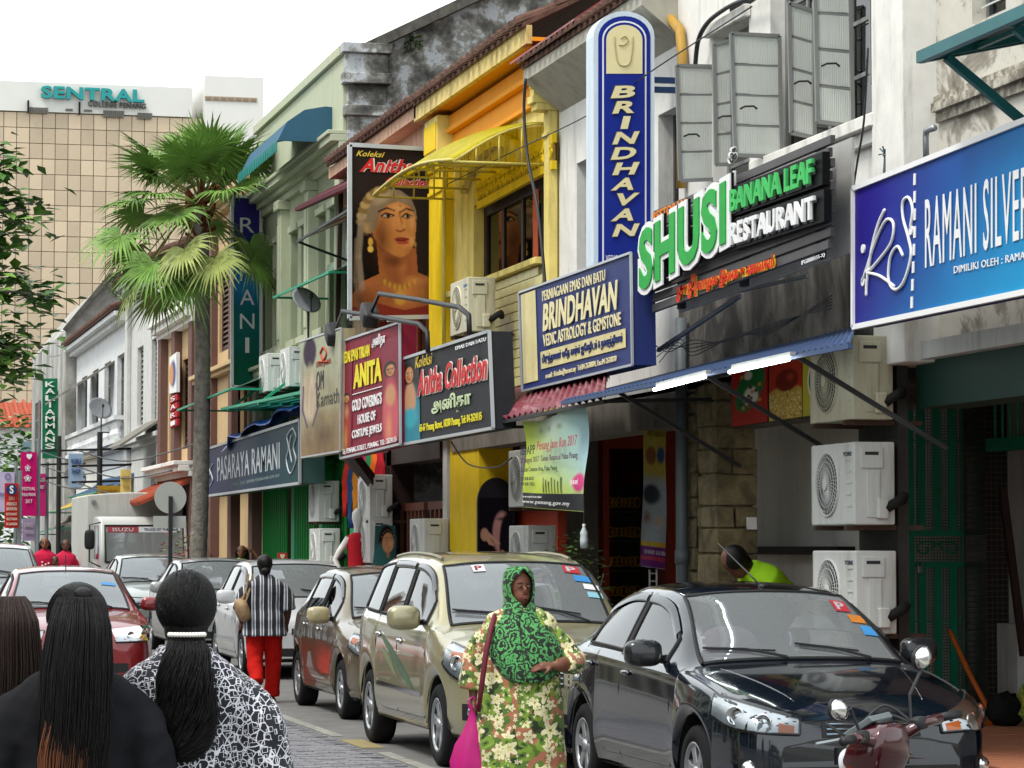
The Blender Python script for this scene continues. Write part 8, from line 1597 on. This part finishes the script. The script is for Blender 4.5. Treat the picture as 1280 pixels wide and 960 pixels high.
def garment(root, name, mat, ringsL=None, tubes=(), voxel=.014, fold=.02, size=.12, p=2.3, it=3):
 mb = MB()
 if ringsL: mb.loft(rings(ringsL, p=p))
 for pts, rad in tubes: limb(mb, pts, rad)
 return soft(mk(name, mb, mat, root, local=True, smooth=True), voxel, it, fold, size)
BODY = ((.74, .165, .12, .01), (.80, .165, .115, .015), (.90, .165, .12, .01), (1.0, .14, .105, 0), (1.1, .145, .105, 0), (1.2, .163, .108, .0), (1.27, .168, .095, .01), (1.315, .125, .08, .015), (1.35, .066, .06, .02), (1.375, .056, .056, .02))
def shirt(k, g, hem=.72, ex=.02, lean=0, flare=.02):
 return [(hem * k, .17 * k * g + ex + flare, .125 * k * g + ex + flare, 0, .01)] + [(z * k, rx * k * g + (ex if z < 1.3 else .012), ry * k * g + (ex if z < 1.3 else .012), 0, cy * k - lean * max(0, z * k - .85 * k)) for z, rx, ry, cy in BODY if z > hem + .04]
def sleeves(k, g, z1=.98, out=.235, r=.062): return [([(s * .12 * k, .01, 1.255 * k), (s * .195 * k * g ** .5, .012, 1.17 * k), (s * out, .018, z1 * k)], [r * .9 * g, r * 1.08 * g, r * 1.15 * g]) for s in (-1, 1)]
def combed(root, Fp, mat, n, tgt, sc=(.088, .104, .1), off=(0, .016, .024), r=.0012, seed=3):
 hc, rot, k = Fp; rd = random.Random(seed); mb = MB(); c = hc + rot @ Vector(off) * k; t = Vector(tgt).normalized()
 for _ in range(n):
  a = rd.uniform(-2.3, 2.3); e = rd.uniform(-.2, 1.1); d0 = Vector((math.sin(a) * math.cos(e), -math.cos(a) * math.cos(e), math.sin(e))); tj = (t + Vector((rd.uniform(-.35, .35), 0, rd.uniform(-.12, .12)))).normalized(); pts = []
  for i in range(9): u = i / 8; d = d0.slerp(tj, u); h_ = 1.0 + rd.uniform(.004, .012); pts.append(c + rot @ Vector((d.x * sc[0], d.y * sc[1], d.z * sc[2])) * k * h_)
  mb.tube(pts, r, 3, False)
 o = mk('combed_hair', mb, mat, root, local=True, smooth=True); o['kind'] = 'stuff'; return o
def strands(root, name, path, rad, n, mat, r=.004, wav=.0, seed=1, flat=1.0, freq=9):
 rnd = random.Random(seed); P = catmull(path, 4); m = len(P); mb = MB(); rr = np.interp(np.linspace(0, 1, m), np.linspace(0, 1, len(rad)), rad)
 for _ in range(n):
  a = rnd.uniform(0, 2 * math.pi); q = math.sqrt(rnd.random()); ph = rnd.uniform(0, 6); st = rnd.choice((0, 0, 0, 1, 2)); en = m - rnd.choice((0, 0, 1, 2, 3)); jx = rnd.uniform(-1, 1)
  mb.tube([P[i] + Vector((math.cos(a) * q * rr[i], math.sin(a) * q * rr[i] * flat, 0)) + Vector((math.sin(i * freq / m + ph), math.cos(i * freq / m + ph), 0)) * wav * i / m + Vector((jx * .012 * (i / m) ** 2, 0, 0)) for i in range(st, en)], [r * (1 - .6 * i / m) for i in range(st, en)], 4)
 o = mk(name, mb, mat, root, local=True, smooth=True); o['kind'] = 'stuff'; return o
def hairline(root, Fp, mat, scale=(.082, .098, .099), off=(0, .016, .024), nape=True):
 hc, rot, k = Fp; mb = MB(); mb.blob(hc + rot @ Vector(off) * k, tuple(s * k for s in scale), n=22, m=14)
 if nape: mb.blob(hc + rot @ Vector((0, .035, -.045)) * k, (.066 * k, .062 * k, .075 * k))
 return soft(mk('hair', mb, mat, root, local=True, smooth=True), .01, 3)
def stand_legs(k, dx=.09, step=0.0): return [[(-dx * k, 0, .8 * k), (-dx * k, -step * .3, .45 * k), (-dx * k, -step, .08)], [(dx * k, 0, .8 * k), (dx * k, step * .3, .45 * k), (dx * k, step, .08)]]
def at_ground(depth, px): p = ond(depth, px, 683); return (p.x, p.y, ground_z(p.y))
def down_arm(s, k, out=.08, fwd=0.0): return ([(s * .165 * k, 0, 1.285 * k), (s * (.19 + out * .5) * k, .02, 1.03 * k), (s * (.17 + out) * k, -.05 - fwd, .80 * k)], (0, -.15, -1), (s, 0, 0), .6)
PI = math.pi; FG = 'women walking in the foreground'
k = 1.585 / 1.6; r, Fc = person('woman from behind in a navy and white letter print shirt with a ponytail', at_ground(8.2, 233), PI - R(6), 1.585, skinA, [down_arm(-1, k, .11), down_arm(1, k, .09)], stand_legs(k, .09, .12), FG, girth=1.1, face=False)
garment(r, 'shirt', patmat('letter print cloth', 'letters', ['#0a0c1a', '#c4c4ca'], 1.6), shirt(k, 1.12), sleeves(k, 1.12, .99, .24), fold=.03, size=.1)
garment(r, 'trousers', M('dark trousers', '#101116', rough=.9, spec=.2), [(.5, .13, .12, 0, 0), (.8 * k, .2, .15, 0, .01), (.86 * k, .2, .15, 0, .01)], [([(s * .09, 0, .8), (s * .09, 0, .45), (s * .09, s * .1, .1)], [.11, .08, .065]) for s in (-1, 1)])
hairline(r, Fc, m_hair, (.086, .102, .099)); combed(r, Fc, m_hair, 1300, (0, .75, -.62)); hc = Fc[0]
strands(r, 'ponytail', [hc + Vector((0, .125, -.075)), hc + Vector((0, .15, -.12)), hc + Vector((.005, .16, -.2)), hc + Vector((-.005, .15, -.29)), hc + Vector((.0, .14, -.37)), hc + Vector((.02, .135, -.42))], [.05, .065, .078, .078, .06, .02], 1900, m_hair, .0013, .028, 3, .5, 17)
mb = MB()
for i in range(13): a = -.75 + 1.5 * i / 12; mb.blob(hc + Vector((.095 * math.sin(a) * .75, .07 + .095 * math.cos(a) * .72 + .01, -.062)), (.0075, .0075, .0075), n=8, m=6)
mk('pearl_clip', mb, M('pearl white', '#d8d4cc', rough=.2), r, local=True, smooth=True)
k = 1.55 / 1.6; r, Fb = person('woman from behind in a black top with very long half tied hair', at_ground(8.0, 96), PI - R(6), 1.55, M('light brown skin', '#a06a48', rough=.5), [down_arm(-1, k, .09), down_arm(1, k, .09)], stand_legs(k, .09, -.1), FG, girth=1.02, face=True, turn=R(14))
garment(r, 'top', M('black cotton', (.009, .009, .011), rough=.9, spec=.15), shirt(k, 1.04), sleeves(k, 1.04, .93, .23), fold=.035, size=.09)
garment(r, 'trousers', M('dark trousers', '#15161a'), [(.5, .13, .12, 0, 0), (.8 * k, .19, .15, 0, .01), (.86 * k, .19, .15, 0, .01)], [([(s * .09, 0, .8), (s * .09, 0, .45), (s * .09, -s * .1, .1)], [.11, .08, .065]) for s in (-1, 1)])
hairline(r, Fb, m_hair, (.086, .102, .099)); combed(r, Fb, m_hair, 1300, (-.1, .9, .5), seed=5); hc = Fb[0]; mb = MB(); mb.blob(hc + Vector((-.02, .09, .085)), (.028, .026, .024)); soft(mk('hair_knot', mb, m_hair, r, local=True, smooth=True), .008, 2)
strands(r, 'long_hair', [hc + Vector((-.01, .1, .08)), hc + Vector((-.01, .135, 0)), hc + Vector((-.005, .155, -.12)), hc + Vector((.0, .165, -.3)), hc + Vector((.01, .165, -.48)), hc + Vector((.02, .16, -.66))], [.06, .088, .1, .1, .085, .045], 2600, m_hair, .0013, .006, 5, .45)
strands(r, 'hair_ends', [hc + Vector((.015, .178, -.2)), hc + Vector((.03, .19, -.36)), hc + Vector((.03, .19, -.52)), hc + Vector((.035, .185, -.7))], [.05, .07, .06, .03], 320, m_tips, .0012, .01, 6, .3)
k = 1.5 / 1.6; r, Fa = person('woman from behind at the left edge with straight dark brown hair', at_ground(8.4, 12), PI - R(6), 1.5, skinA, [down_arm(-1, k), down_arm(1, k)], stand_legs(k), FG, face=False)
garment(r, 'top', M('black cotton', 0), shirt(k, 1.0), sleeves(k, 1.0, .93, .23))
garment(r, 'trousers', M('dark trousers', '#15161a'), [(.5, .13, .12, 0, 0), (.8 * k, .19, .15, 0, .01)], [([(s * .09, 0, .8), (s * .09, 0, .45), (s * .09, 0, .1)], [.11, .08, .065]) for s in (-1, 1)])
hairline(r, Fa, m_hairb, (.088, .104, .1)); combed(r, Fa, m_hairb, 800, (0, .8, -.6), seed=7); hc = Fa[0]
strands(r, 'long_hair', [hc + Vector((0, .06, .12)), hc + Vector((0, .115, .05)), hc + Vector((0, .13, -.08)), hc + Vector((0, .14, -.25)), hc + Vector((0, .145, -.45)), hc + Vector((0, .14, -.6))], [.05, .09, .105, .105, .1, .07], 2000, m_hairb, .0013, .003, 8, .5)
strands(r, 'hair_ends', [hc + Vector((0, .16, -.15)), hc + Vector((0, .17, -.35)), hc + Vector((0, .17, -.6))], [.08, .09, .08], 200, m_tips, .0012, .003, 9, .2)
W0 = at_ground(16.9, 649); k = 1.52 / 1.6; tn = R(24)
r, Fh = person('woman in a green patterned headscarf and floral tunic carrying a pink plastic bag', W0, -YAW, 1.52, M('dark brown skin', '#6a4130', rough=.5, var=.05), [([(-.17, 0, 1.22), (-.26, .01, .98), (-.27, -.04, .735)], (0, -.05, -1), (-1, 0, 0), .9), ([(.17, 0, 1.22), (.31, -.02, .985), (.25, -.2, .955), (.2, -.24, .955)], (-1, -.12, -.12), (0, -.6, 1), .5)], stand_legs(k), turn=tn, voxel=.0085, girth=1.15)
fm = patmat('floral tunic cloth', 'floral', ['#a0664a', '#b9b46a', '#cfc6a0', '#4a661e', '#22300e', '#8a563a', '#6f8a2a'], 1.0)
garment(r, 'tunic', fm, [(.30, .29, .24, .0, .02), (.6, .27, .22, 0, .01), (.8, .25, .2, 0, 0), (.95, .235, .19, 0, 0), (1.1, .215, .165, 0, 0), (1.19, .222, .145, 0, .01), (1.245, .185, .12, 0, .02), (1.28, .11, .09, 0, .02)], [([(-.11, .01, 1.18), (-.235, .01, 1.05), (-.275, -.01, .8)], [.06, .084, .085]), ([(.11, .01, 1.18), (.24, 0, 1.06), (.315, -.02, .97)], [.06, .082, .088]), ([(.32, -.0, .975), (.3, -.12, .955), (.27, -.175, .96)], [.085, .07, .06])], voxel=.01, fold=.035, size=.16)
garment(r, 'skirt', M('dark maroon skirt', '#3c1418', rough=.9), [(.04, .24, .19, 0, .02), (.35, .25, .2, 0, .01)], voxel=.015)
hc = Fh[0]; G = []; NS = 40
prof = [(.130, .02, .025, 0, .012), (.124, .055, .065, 0, .012), (.105, .076, .09, 0, .012), (.075, .086, .102, 0, .01), (.03, .09, .106, 0, .01), (-.02, .089, .104, 0, .008), (-.06, .086, .1, 0, .004), (-.09, .085, .098, 0, 0), (-.125, .098, .108, 0, 0), (-.175, .135, .13, 0, 0), (-.21, .175, .15, .0, 0), (-.27, .215, .185, .01, -.01), (-.34, .235, .205, .02, -.015), (-.4, .23, .21, .035, -.02), (-.46, .2, .205, .05, -.025)]
for z, rx, ry, cx, cy in prof:
 op = R(60) * max(0, 1 - abs((z - .0) / .098) ** 3.2) if abs(z) < .098 else 0; row = []; tw = tn * smoothstep(-.2, -.08, z)
 for j in range(NS + 1):
  a = -PI / 2 + op + (2 * PI - 2 * op) * j / NS; dz = 0
  if z < -.2: dz = -.10 * max(0, math.sin(-a)) * (z + .2) / -.26 * 1.0 + .12 * max(0, math.sin(a)) * (z + .2) / -.26
  f = 1 + .035 * math.sin(a * 7 + z * 25) * smoothstep(-.08, -.25, z) + .02 * math.sin(a * 13 + z * 40) * smoothstep(-.06, -.2, z)
  p = Vector((cx + rx * f * math.cos(a), cy + ry * f * math.sin(a), z + dz)); row.append(hc + Matrix.Rotation(float(tw), 3, 'Z') @ p)
 G.append(row)
mb = MB(); mb.grid(G); o = mk('headscarf', mb, patmat('green patterned scarf', 'swirl', ['#10180f', '#3f8a48', '#4f9a54'], 1.15), r, local=True, smooth=True, solid=.012); s_ = o.modifiers.new('sub', 'SUBSURF'); s_.levels = s_.render_levels = 1
mb = MB(); mb.tube([hc + Vector(p) for p in ((-.145, -.06, -.16), (-.17, -.14, -.25), (-.2, -.19, -.4), (-.225, -.2, -.6), (-.24, -.16, -.72))], [.016, .018, .018, .016, .014], 8); mk('bag_strap', mb, M('maroon strap', '#5a1424', rough=.6), r, local=True, smooth=True)
mb = MB(); mb.lathe([(.036, -.006), (.036, .006), (.031, .006), (.031, -.006), (.036, -.006)], 20, (.225, -.22, .957), 'x'); mk('bangle', mb, M('gold bangle', '#b58a3a', rough=.25, metal=.8), r, local=True, smooth=True)
pb = Vector(W0) + Matrix.Rotation(-YAW, 3, 'Z') @ Vector((-.275, -.06, .66)); bag = thing('plastic_bag', 'bright pink plastic carrier bag hanging from her hand', 'bag', pb - Vector((0, 0, .5)))
G = [[(.01 * 0 + rx * math.cos(a) * (1 + .14 * math.sin(a * 5 + i)), ry * math.sin(a) * (1 + .14 * math.cos(a * 4 + i * 2)), .5 + z) for a in [2 * PI * j / 26 for j in range(27)]] for i, (z, rx, ry) in enumerate(((.05, .03, .02), (.02, .018, .014), (-.03, .03, .025), (-.1, .06, .045), (-.18, .1, .07), (-.28, .125, .085), (-.4, .12, .09), (-.47, .09, .07), (-.49, .02, .02)))]
mb = MB(); mb.grid(G); mk('bag', mb, translucent('pink polythene', '#d02c8a', .45), bag, local=True, smooth=True)
for s in (-1, 1): mb = MB(); mb.tube([(s * .012, 0, .53), (s * .03, 0, .58), (0, 0, .6)], .006, 6); mk('bag_handle', mb, M('pink handle', '#c02a80'), bag, local=True)
k = 1.57 / 1.6; w1 = at_ground(30.0, 331)
r, Fs = person('woman seen from behind in a striped blouse and bright red trousers with a tan bag', w1, PI - R(4), 1.57, skinB, [([(-.165, 0, 1.26), (-.24, .02, 1.02), (-.24, -.08, .82)], (0, -.2, -1), (-1, 0, 0)), ([(.165, 0, 1.26), (.26, .06, 1.03), (.24, -.06, .86)], (0, -.4, -1), (1, 0, 0))], [[(-.09, 0, .78), (-.09, -.08, .44), (-.09, -.12, .08)], [(.09, 0, .78), (.09, .02, .46), (.09, .22, .2)]], girth=1.25, face=False)
garment(r, 'blouse', patmat('striped blouse', 'stripe', ['#12141c', '#b9bac0', '#5d6270'], 1.3), shirt(k, 1.25, .72), sleeves(k, 1.25, .99, .25))
garment(r, 'trousers', M('bright red cotton', '#b0160f', rough=.85, var=.1), [(.7, .17, .14, 0, .01), (.82, .205, .165, 0, .01), (.88, .2, .16, 0, .01)], [([(-.095, 0, .8), (-.1, -.08, .45), (-.095, -.12, .07)], [.115, .09, .08]), ([(.095, 0, .8), (.1, .03, .46), (.095, .2, .22)], [.115, .09, .075])], fold=.03)
hairline(r, Fs, m_hair, (.086, .102, .1)); hc = Fs[0]; mb = MB(); mb.blob(hc + Vector((0, .1, -.06)), (.05, .04, .045)); mk('hair_bun', mb, m_hair, r, local=True, smooth=True)
for x, y, z in ((-.095, -.16, .02), (.095, .24, .15)): mb = MB(); mb.blob((x, y, z), (.045, .12, .025), p=3, rot=Matrix.Rotation(R(0 if z < .1 else -55), 3, 'X')); mk('shoe', mb, M('brown sandal', '#6a4026', rough=.6), r, local=True, smooth=True)
wb = Vector(w1) + Matrix.Rotation(PI - R(4), 3, 'Z') @ Vector((.24, .05, .98)); hb = thing('shoulder_bag', 'slouchy tan shoulder bag hanging at the striped woman side', 'bag', wb - Vector((0, 0, .12))); mb = MB(); mb.blob((0, 0, .12), (.07, .17, .13), p=2.8, rot=Matrix.Rotation(R(-20), 3, 'Y')); soft(mk('bag', mb, M('tan leather', '#8f7656', rough=.55, var=.12), hb, local=True), .014, 3, .02)
for dx in (-.02, .02): mb = MB(); mb.tube([(dx, -.1, .2), (.06 + dx, -.05, .36), (.085 + dx, -.02, .5)], .011, 6); mk('strap', mb, M('tan leather', '#8f7656'), hb, local=True)
def simple(label, loc, rz, h, skin, top, arms, group=None, bottom='#23252c', tprint=None, girth=1.15, long=False, lean=0):
 k = h / 1.6; r, Fp = person(label, loc, rz, h, skin, arms, stand_legs(k), group, voxel=.016, girth=girth, lean=lean); ln = lambda z: -lean * max(0, z - .85 * k); tm = M('shirt ' + top, top, rough=.85)
 garment(r, 'shirt', tm, shirt(k, girth, .74, .02, lean), [([(s * .12, ln(1.26 * k), 1.25 * k), ((a[0][0][0] * .45 + a[0][1][0] * .55), (a[0][0][1] + ln(1.26 * k)) * .45 + a[0][1][1] * .55, a[0][0][2] * .45 + a[0][1][2] * .55), Vector(a[0][1]).lerp(Vector(a[0][0]), .12)], [.065, .072, .068]) for s, a in zip((-1, 1), arms)], voxel=.016)
 garment(r, 'trousers', M('trousers ' + bottom, bottom, rough=.9), [(.55 * k, .15, .13, 0, 0), (.8 * k, .2, .16, 0, 0)], [([(s * .09, 0, .8 * k), (s * .09, 0, .45 * k), (s * .09, 0, .1)], [.11, .085, .07]) for s in (-1, 1)], voxel=.018)
 hairline(r, Fp, m_hair, (.083, .098, .1), (0, .026, .024))
 if long: hc = Fp[0]; strands(r, 'long_hair', [hc + Vector((0, .05, .08)), hc + Vector((0, .09, 0)), hc + Vector((0, .08, -.15)), hc + Vector((0, .06, -.3))], [.06, .11, .12, .09], 160, m_hair, .008, .01, 4, .6)
 return r, Fp
A2 = lambda k: [down_arm(-1, k), down_arm(1, k)]
r, Fp = simple('smiling woman in a crimson printed shirt beside the truck', (*[ond(55, 56, 683)[i] for i in (0, 1)], .17), -.1, 1.66, skinA, '#b01c3c', A2(1.03), 'people in crimson shirts', long=True)
mb = MB()
for i in range(9): mb.blob((.02 + .07 * math.sin(i * 2.1), -.152, 1.0 + i * .022), (.018, .008, .016))
mk('shirt_print', mb, m_lw, r, local=True)
simple('second woman in a crimson shirt next to the truck side', (*[ond(57, 82, 683)[i] for i in (0, 1)], .17), -.1, 1.62, skinB, '#b0203f', A2(1.0), 'people in crimson shirts', long=True)
simple('small boy with dark hair between the women in crimson shirts', (*[ond(54, 69, 683)[i] for i in (0, 1)], .17), -.1, 1.30, skinB, '#4a4c52', A2(.8))
g_ = onx(7.0, 302, 720); simple('woman in a light green shirt raising a hand to her hair by the green grille', (7.0, g_.y, .17), -YAW, 1.5, skinA, '#5fae5a', [down_arm(-1, .94), ([(.165, 0, 1.2), (.33, -.06, 1.18), (.2, -.05, 1.4)], (-1, 0, .5), (0, -1, 0))], long=True)
kk = 1.76 / 1.6; hz_ = .86 * kk
def BENDF(v):
 x, y, z = v; w = float(smoothstep(hz_ - .12, hz_ + .12, z)); a = R(52) * w; dz = z - hz_
 if z < hz_ - .12: return v
 return (x, y * math.cos(a) - dz * math.sin(a), hz_ + dz * math.cos(a) + y * math.sin(a))
r, Fp = person('person in a lime green shirt bending down behind the dark sedan', (7.36, 20.6, .17), -PI / 2 + R(12), 1.76, skinB, [([(s * .175, -.02, 1.38), (s * .2, -.22, 1.3), (s * .17, -.42, 1.25)], (0, -1, 0), (s, 0, 0)) for s in (-1, 1)], stand_legs(kk), girth=1.2, face=False)
garment(r, 'shirt', M('lime shirt', '#86b41c', rough=.8), shirt(kk, 1.22, .78), [([(s * .12, 0, 1.37), (s * .19, -.08, 1.35), (s * .21, -.18, 1.31)], [.07, .075, .072]) for s in (-1, 1)]); hairline(r, Fp, m_hair)
BENDF = None
garment(r, 'trousers', M('dark trousers', 0), [(.6 * kk, .15, .13, 0, 0), (.86 * kk, .2, .18, 0, 0)], [([(s * .1, 0, .8 * kk), (s * .1, 0, .45 * kk), (s * .1, 0, .1)], [.11, .085, .07]) for s in (-1, 1)])
# ================================================================== palm, street tree, plants, round sign
m_frond = M('fan palm green', '#64853a', rough=.5, var=.35, scale=2.2); m_frond2 = M('fan palm yellowing', '#8a9450', rough=.55, var=.35, scale=2.5); m_trunk = M('grey palm bark', '#77726a', rough=.95, var=.4, scale=9, bump=.9, bscale=22, dirt=.4, streak=False)
pt = ony(45.4, 244, 700); pal = thing('fan_palm', 'tall fan palm with shaggy crown standing at the kerb', 'palm', (pt.x, 45.4, ground_z(45.4))); base = Vector((pt.x, 45.4, ground_z(45.4)))
ctr = ony(45.4, 246, 262); H = ctr.z - base.z; mb = MB(); n = 60; P = []; Rr = []
for i in range(n + 1): u = i / n; P.append((.10 * math.sin(u * 2.5), 0, H * u)); Rr.append((.145 - .035 * u + (.05 * (1 - u * 8) if u < .12 else 0)) * (1 + .05 * (i % 2)))
mb.tube(P, Rr, 14); mk('trunk', mb, m_trunk, pal, local=True, smooth=True); top = Vector(P[-1]); rnd = random.Random(11)
mb = MB()
for i in range(46): a = rnd.uniform(0, 6.28); z = rnd.uniform(-.55, .25); mb.slab([top + Vector((math.cos(a) * .09 + dx * -math.sin(a), math.sin(a) * .09 + dx * math.cos(a), z)) for dx in (-.05, .05)] + [top + Vector((math.cos(a) * .26 + dx * -math.sin(a), math.sin(a) * .26 + dx * math.cos(a), z + rnd.uniform(.05, .3))) for dx in (.02, -.02)], (0, 0, .015))
mk('leaf_base_fibre', mb, M('rust brown fibre', '#5f3423', rough=1, var=.3), pal, local=True)['kind'] = 'stuff'
def fan(az, el, ln, size, droop, mat, seed):
 rd = random.Random(seed); d = Vector((math.cos(az) * math.cos(el), math.sin(az) * math.cos(el), math.sin(el))); mb = MB(); P = []
 for i in range(7): u = i / 6; P.append(top + Vector((0, 0, .1)) + d * ln * u + Vector((0, 0, -droop * ln * .5 * u * u)))
 mb.tube(P, [.02, .017, .014, .012, .011, .01, .009], 5); fr = mk('frond', mb, M('petiole', '#6d6a2c', rough=.6), pal, local=True, smooth=True)
 hub = P[-1]; f = (P[-1] - P[-2]).normalized(); sx = f.cross(Vector((0, 0, 1))); sx = sx.normalized() if sx.length > .1 else Vector((1, 0, 0)); up = sx.cross(f); roll = rd.uniform(-.5, .5); sx, up = sx * math.cos(roll) + up * math.sin(roll), up * math.cos(roll) - sx * math.sin(roll); m2 = MB(); N = 34
 for j in range(N):
  a = (j / (N - 1) - .5) * 4.3; L_ = size * (.82 + .18 * math.cos(a * .7)) * rd.uniform(.78, 1.08); dr = (f * math.cos(a) + sx * math.sin(a)).normalized(); pr = up * .25 * math.cos(a); side = (dr.cross(up)).normalized(); V0 = []
  sag = rd.uniform(.5, 1.9) * (.30 + droop * .55)
  for u, w in ((0, .006), (.25, .024), (.5, .026), (.75, .013), (1.0, .001)):
   c_ = hub + dr * L_ * u + up * .10 * size * math.sin(u * 2.2) * .6 + pr * .1 * u * size + Vector((0, 0, -sag * size * .55 * max(0, u - .35) ** 1.7)); V0.append((c_ - side * w + up * w * .5, c_, c_ + side * w + up * w * .5))
  m2.grid([list(v) for v in V0])
 o = mk('leaf_blade', m2, mat, fr, local=True); o['kind'] = 'stuff'
specs = []
for i in range(64):
 az = i * 2.39996 + rnd.uniform(-.2, .2); u = i / 63
 el = R(84 - 125 * u ** 1.1 + rnd.uniform(-12, 12)); ln = rnd.uniform(.55, .8) if u < .2 else (rnd.uniform(.8, 1.2) if u < .7 else rnd.uniform(1.0, 1.5)); sz = rnd.uniform(.66, .88); dp = .1 + 1.3 * max(0, u - .3)
 if u > .4 and math.cos(az) > .3 and i % 5 > 1: continue
 fan(az, el, ln, sz, dp, m_frond2 if (u > .72 and i % 2) else m_frond, i)
m_leaf1 = M('glossy dark leaf', '#3f6526', rough=.4, var=.4, scale=3); m_leaf2 = M('mid green leaf', '#64883a', rough=.45, var=.35, scale=3)
tb = Vector((-1.8, 24.0, 0)); tree = thing('street_tree', 'broad leaved tree whose branch ends hang in at the left edge', 'tree', tb)
mb = MB(); mb.tube([(0, 0, 0), (.05, 0, 1.5), (-.05, .1, 3.0), (.2, .1, 4.2)], [.2, .16, .14, .1], 10); tips = []
ends = [ond(24.6, x, y) for x, y in ((10, 205), (38, 262), (60, 370), (28, 355), (5, 300), (38, 440), (10, 430), (-8, 240), (-30, 330), (-20, 420), (15, 470), (-60, 250), (-90, 380), (-120, 300), (-160, 350), (-20, 180), (-100, 170))]
for e in ends: e_ = e - tb; s0 = Vector((.1, .1, 3.0 + .4 * rnd.random())); mid = s0.lerp(e_, .55) + Vector((0, rnd.uniform(-.2, .2), .35)); pts = catmull([s0, mid, e_], 5); mb.tube(pts, [.05 * (1 - .85 * i / (len(pts) - 1)) for i in range(len(pts))], 6); tips += [(p, i / len(pts)) for i, p in enumerate(pts) if i > 4]
mk('trunk', mb, m_trunk, tree, local=True, smooth=True); l1, l2 = MB(), MB()
for p, u in tips:
 for _ in range(40 if u > .75 else 16):
  c_ = p + Vector((rnd.gauss(0, .11), rnd.gauss(0, .16), rnd.gauss(0, .1))); a = rnd.uniform(0, 6.28); d = Vector((math.cos(a), math.sin(a), rnd.uniform(-.7, .3))).normalized(); s = d.cross(Vector((rnd.uniform(-.4, .4), rnd.uniform(-.4, .4), 1))).normalized(); L_ = rnd.uniform(.12, .2); w = L_ * .28; up = s.cross(d) * .012
  (l1 if rnd.random() < .65 else l2).add([c_, c_ + d * L_ * .45 - s * w + up, c_ + d * L_, c_ + d * L_ * .45 + s * w + up, c_ + d * L_ * .5], [(0, 1, 4), (1, 2, 4), (2, 3, 4), (3, 0, 4)])
cr = mk('crown', l1, m_leaf1, tree, local=True); cr['kind'] = 'stuff'; o = mk('young_leaves', l2, m_leaf2, tree, local=True); o['kind'] = 'stuff'
def bush(label, p, rx, rz, n, seed, mats=(m_leaf2, m_leaf1), leaf=.07, pot=True, name='potted_plant'):
 rd = random.Random(seed); p = Vector(p); r = thing(name, label, 'plant', p); a_, b_ = MB(), MB(); st = MB()
 for k in range(9): a = rd.uniform(0, 6.28); st.tube([(0, 0, .2), (math.cos(a) * rx * .4, math.sin(a) * rx * .4, rz * .6), (math.cos(a) * rx * .8, math.sin(a) * rx * .8, rz * rd.uniform(.8, 1.4))], .008, 5)
 mk('stem', st, m_trunk, r, local=True)
 for _ in range(n):
  q = Vector((rd.gauss(0, .5), rd.gauss(0, .5), rd.gauss(0, .5))); q = q if q.length < 1 else q.normalized(); c_ = Vector((q.x * rx, q.y * rx, rz + q.z * rz * .8)); a = rd.uniform(0, 6.28); d = Vector((math.cos(a), math.sin(a), rd.uniform(-.6, .5))).normalized(); s = d.cross(Vector((.1, .2, 1))).normalized(); L_ = leaf * rd.uniform(.7, 1.3)
  (a_ if rd.random() < .6 else b_).add([c_, c_ + d * L_ * .5 - s * L_ * .3, c_ + d * L_, c_ + d * L_ * .5 + s * L_ * .3], [(0, 1, 2, 3)])
 o = mk('foliage', a_, mats[0], r, local=True); o['kind'] = 'stuff'; o = mk('foliage', b_, mats[1], r, local=True); o['kind'] = 'stuff'
 if pot: mb = MB(); mb.lathe([(0, 0), (.14, 0), (.19, .3), (.2, .32), (.17, .32), (.16, .28), (0, .28)], 20); mk('pot', mb, m_terra, r, local=True, smooth=True)
 return r
g_ = ony(25.6, 716, 760); bush('leafy green potted plant beside the gold van', (g_.x, 25.6, .17), .36, .9, 700, 2)
bush('planter of red flowers between the truck and the palm', (*[ond(52, 229, 690)[i] for i in (0, 1)], .3), .5, 1.0, 420, 4, (m_leaf2, M('red petals', '#a83226', rough=.7)), .1)
bush('weed tuft sprouting from the distant parapet', ony(66, 150, 352) + Vector((0, 0, -.5)), .35, .45, 160, 5, leaf=.12, pot=False, name='parapet_weed')
g_ = ony(39.0, 512, 50); bush('small fern rooted on the mouldy gable wall', Vector((g_.x, 38.85, g_.z - .3)), .12, .22, 60, 6, leaf=.1, pot=False, name='wall_fern')
far = ond(95, 8, 620); bush('light green tree behind the banners at the far left', (far.x, far.y, .4), 2.2, 3.2, 1500, 7, leaf=.35, pot=False, name='small_tree')
sp_ = ond(43.5, 213, 622); rs_ = thing('round_sign', 'round traffic sign seen from its grey back with a plate below', 'sign', (sp_.x, sp_.y, ground_z(sp_.y))); mb = MB(); mb.lathe([(0, 0), (.245, 0), (.245, .008), (0, .008)], 36, (sp_.x, sp_.y, sp_.z), 'y'); mk('disc', mb, M('grey sign back', '#a9aaa4', rough=.5, var=.05), rs_)
mb = MB(); mb.box((sp_.x - .03, sp_.y - .06, ground_z(sp_.y)), (sp_.x + .03, sp_.y - .002, sp_.z + .02)); mk('post', mb, m_iron, rs_); a, c = ond(43.5, 191, 645), ond(43.5, 233, 660); mb = MB(); mb.box((a.x, sp_.y, c.z), (a.x + .5, sp_.y + .008, a.z)); mk('plate', mb, M('grey sign back', '#a9aaa4'), rs_)
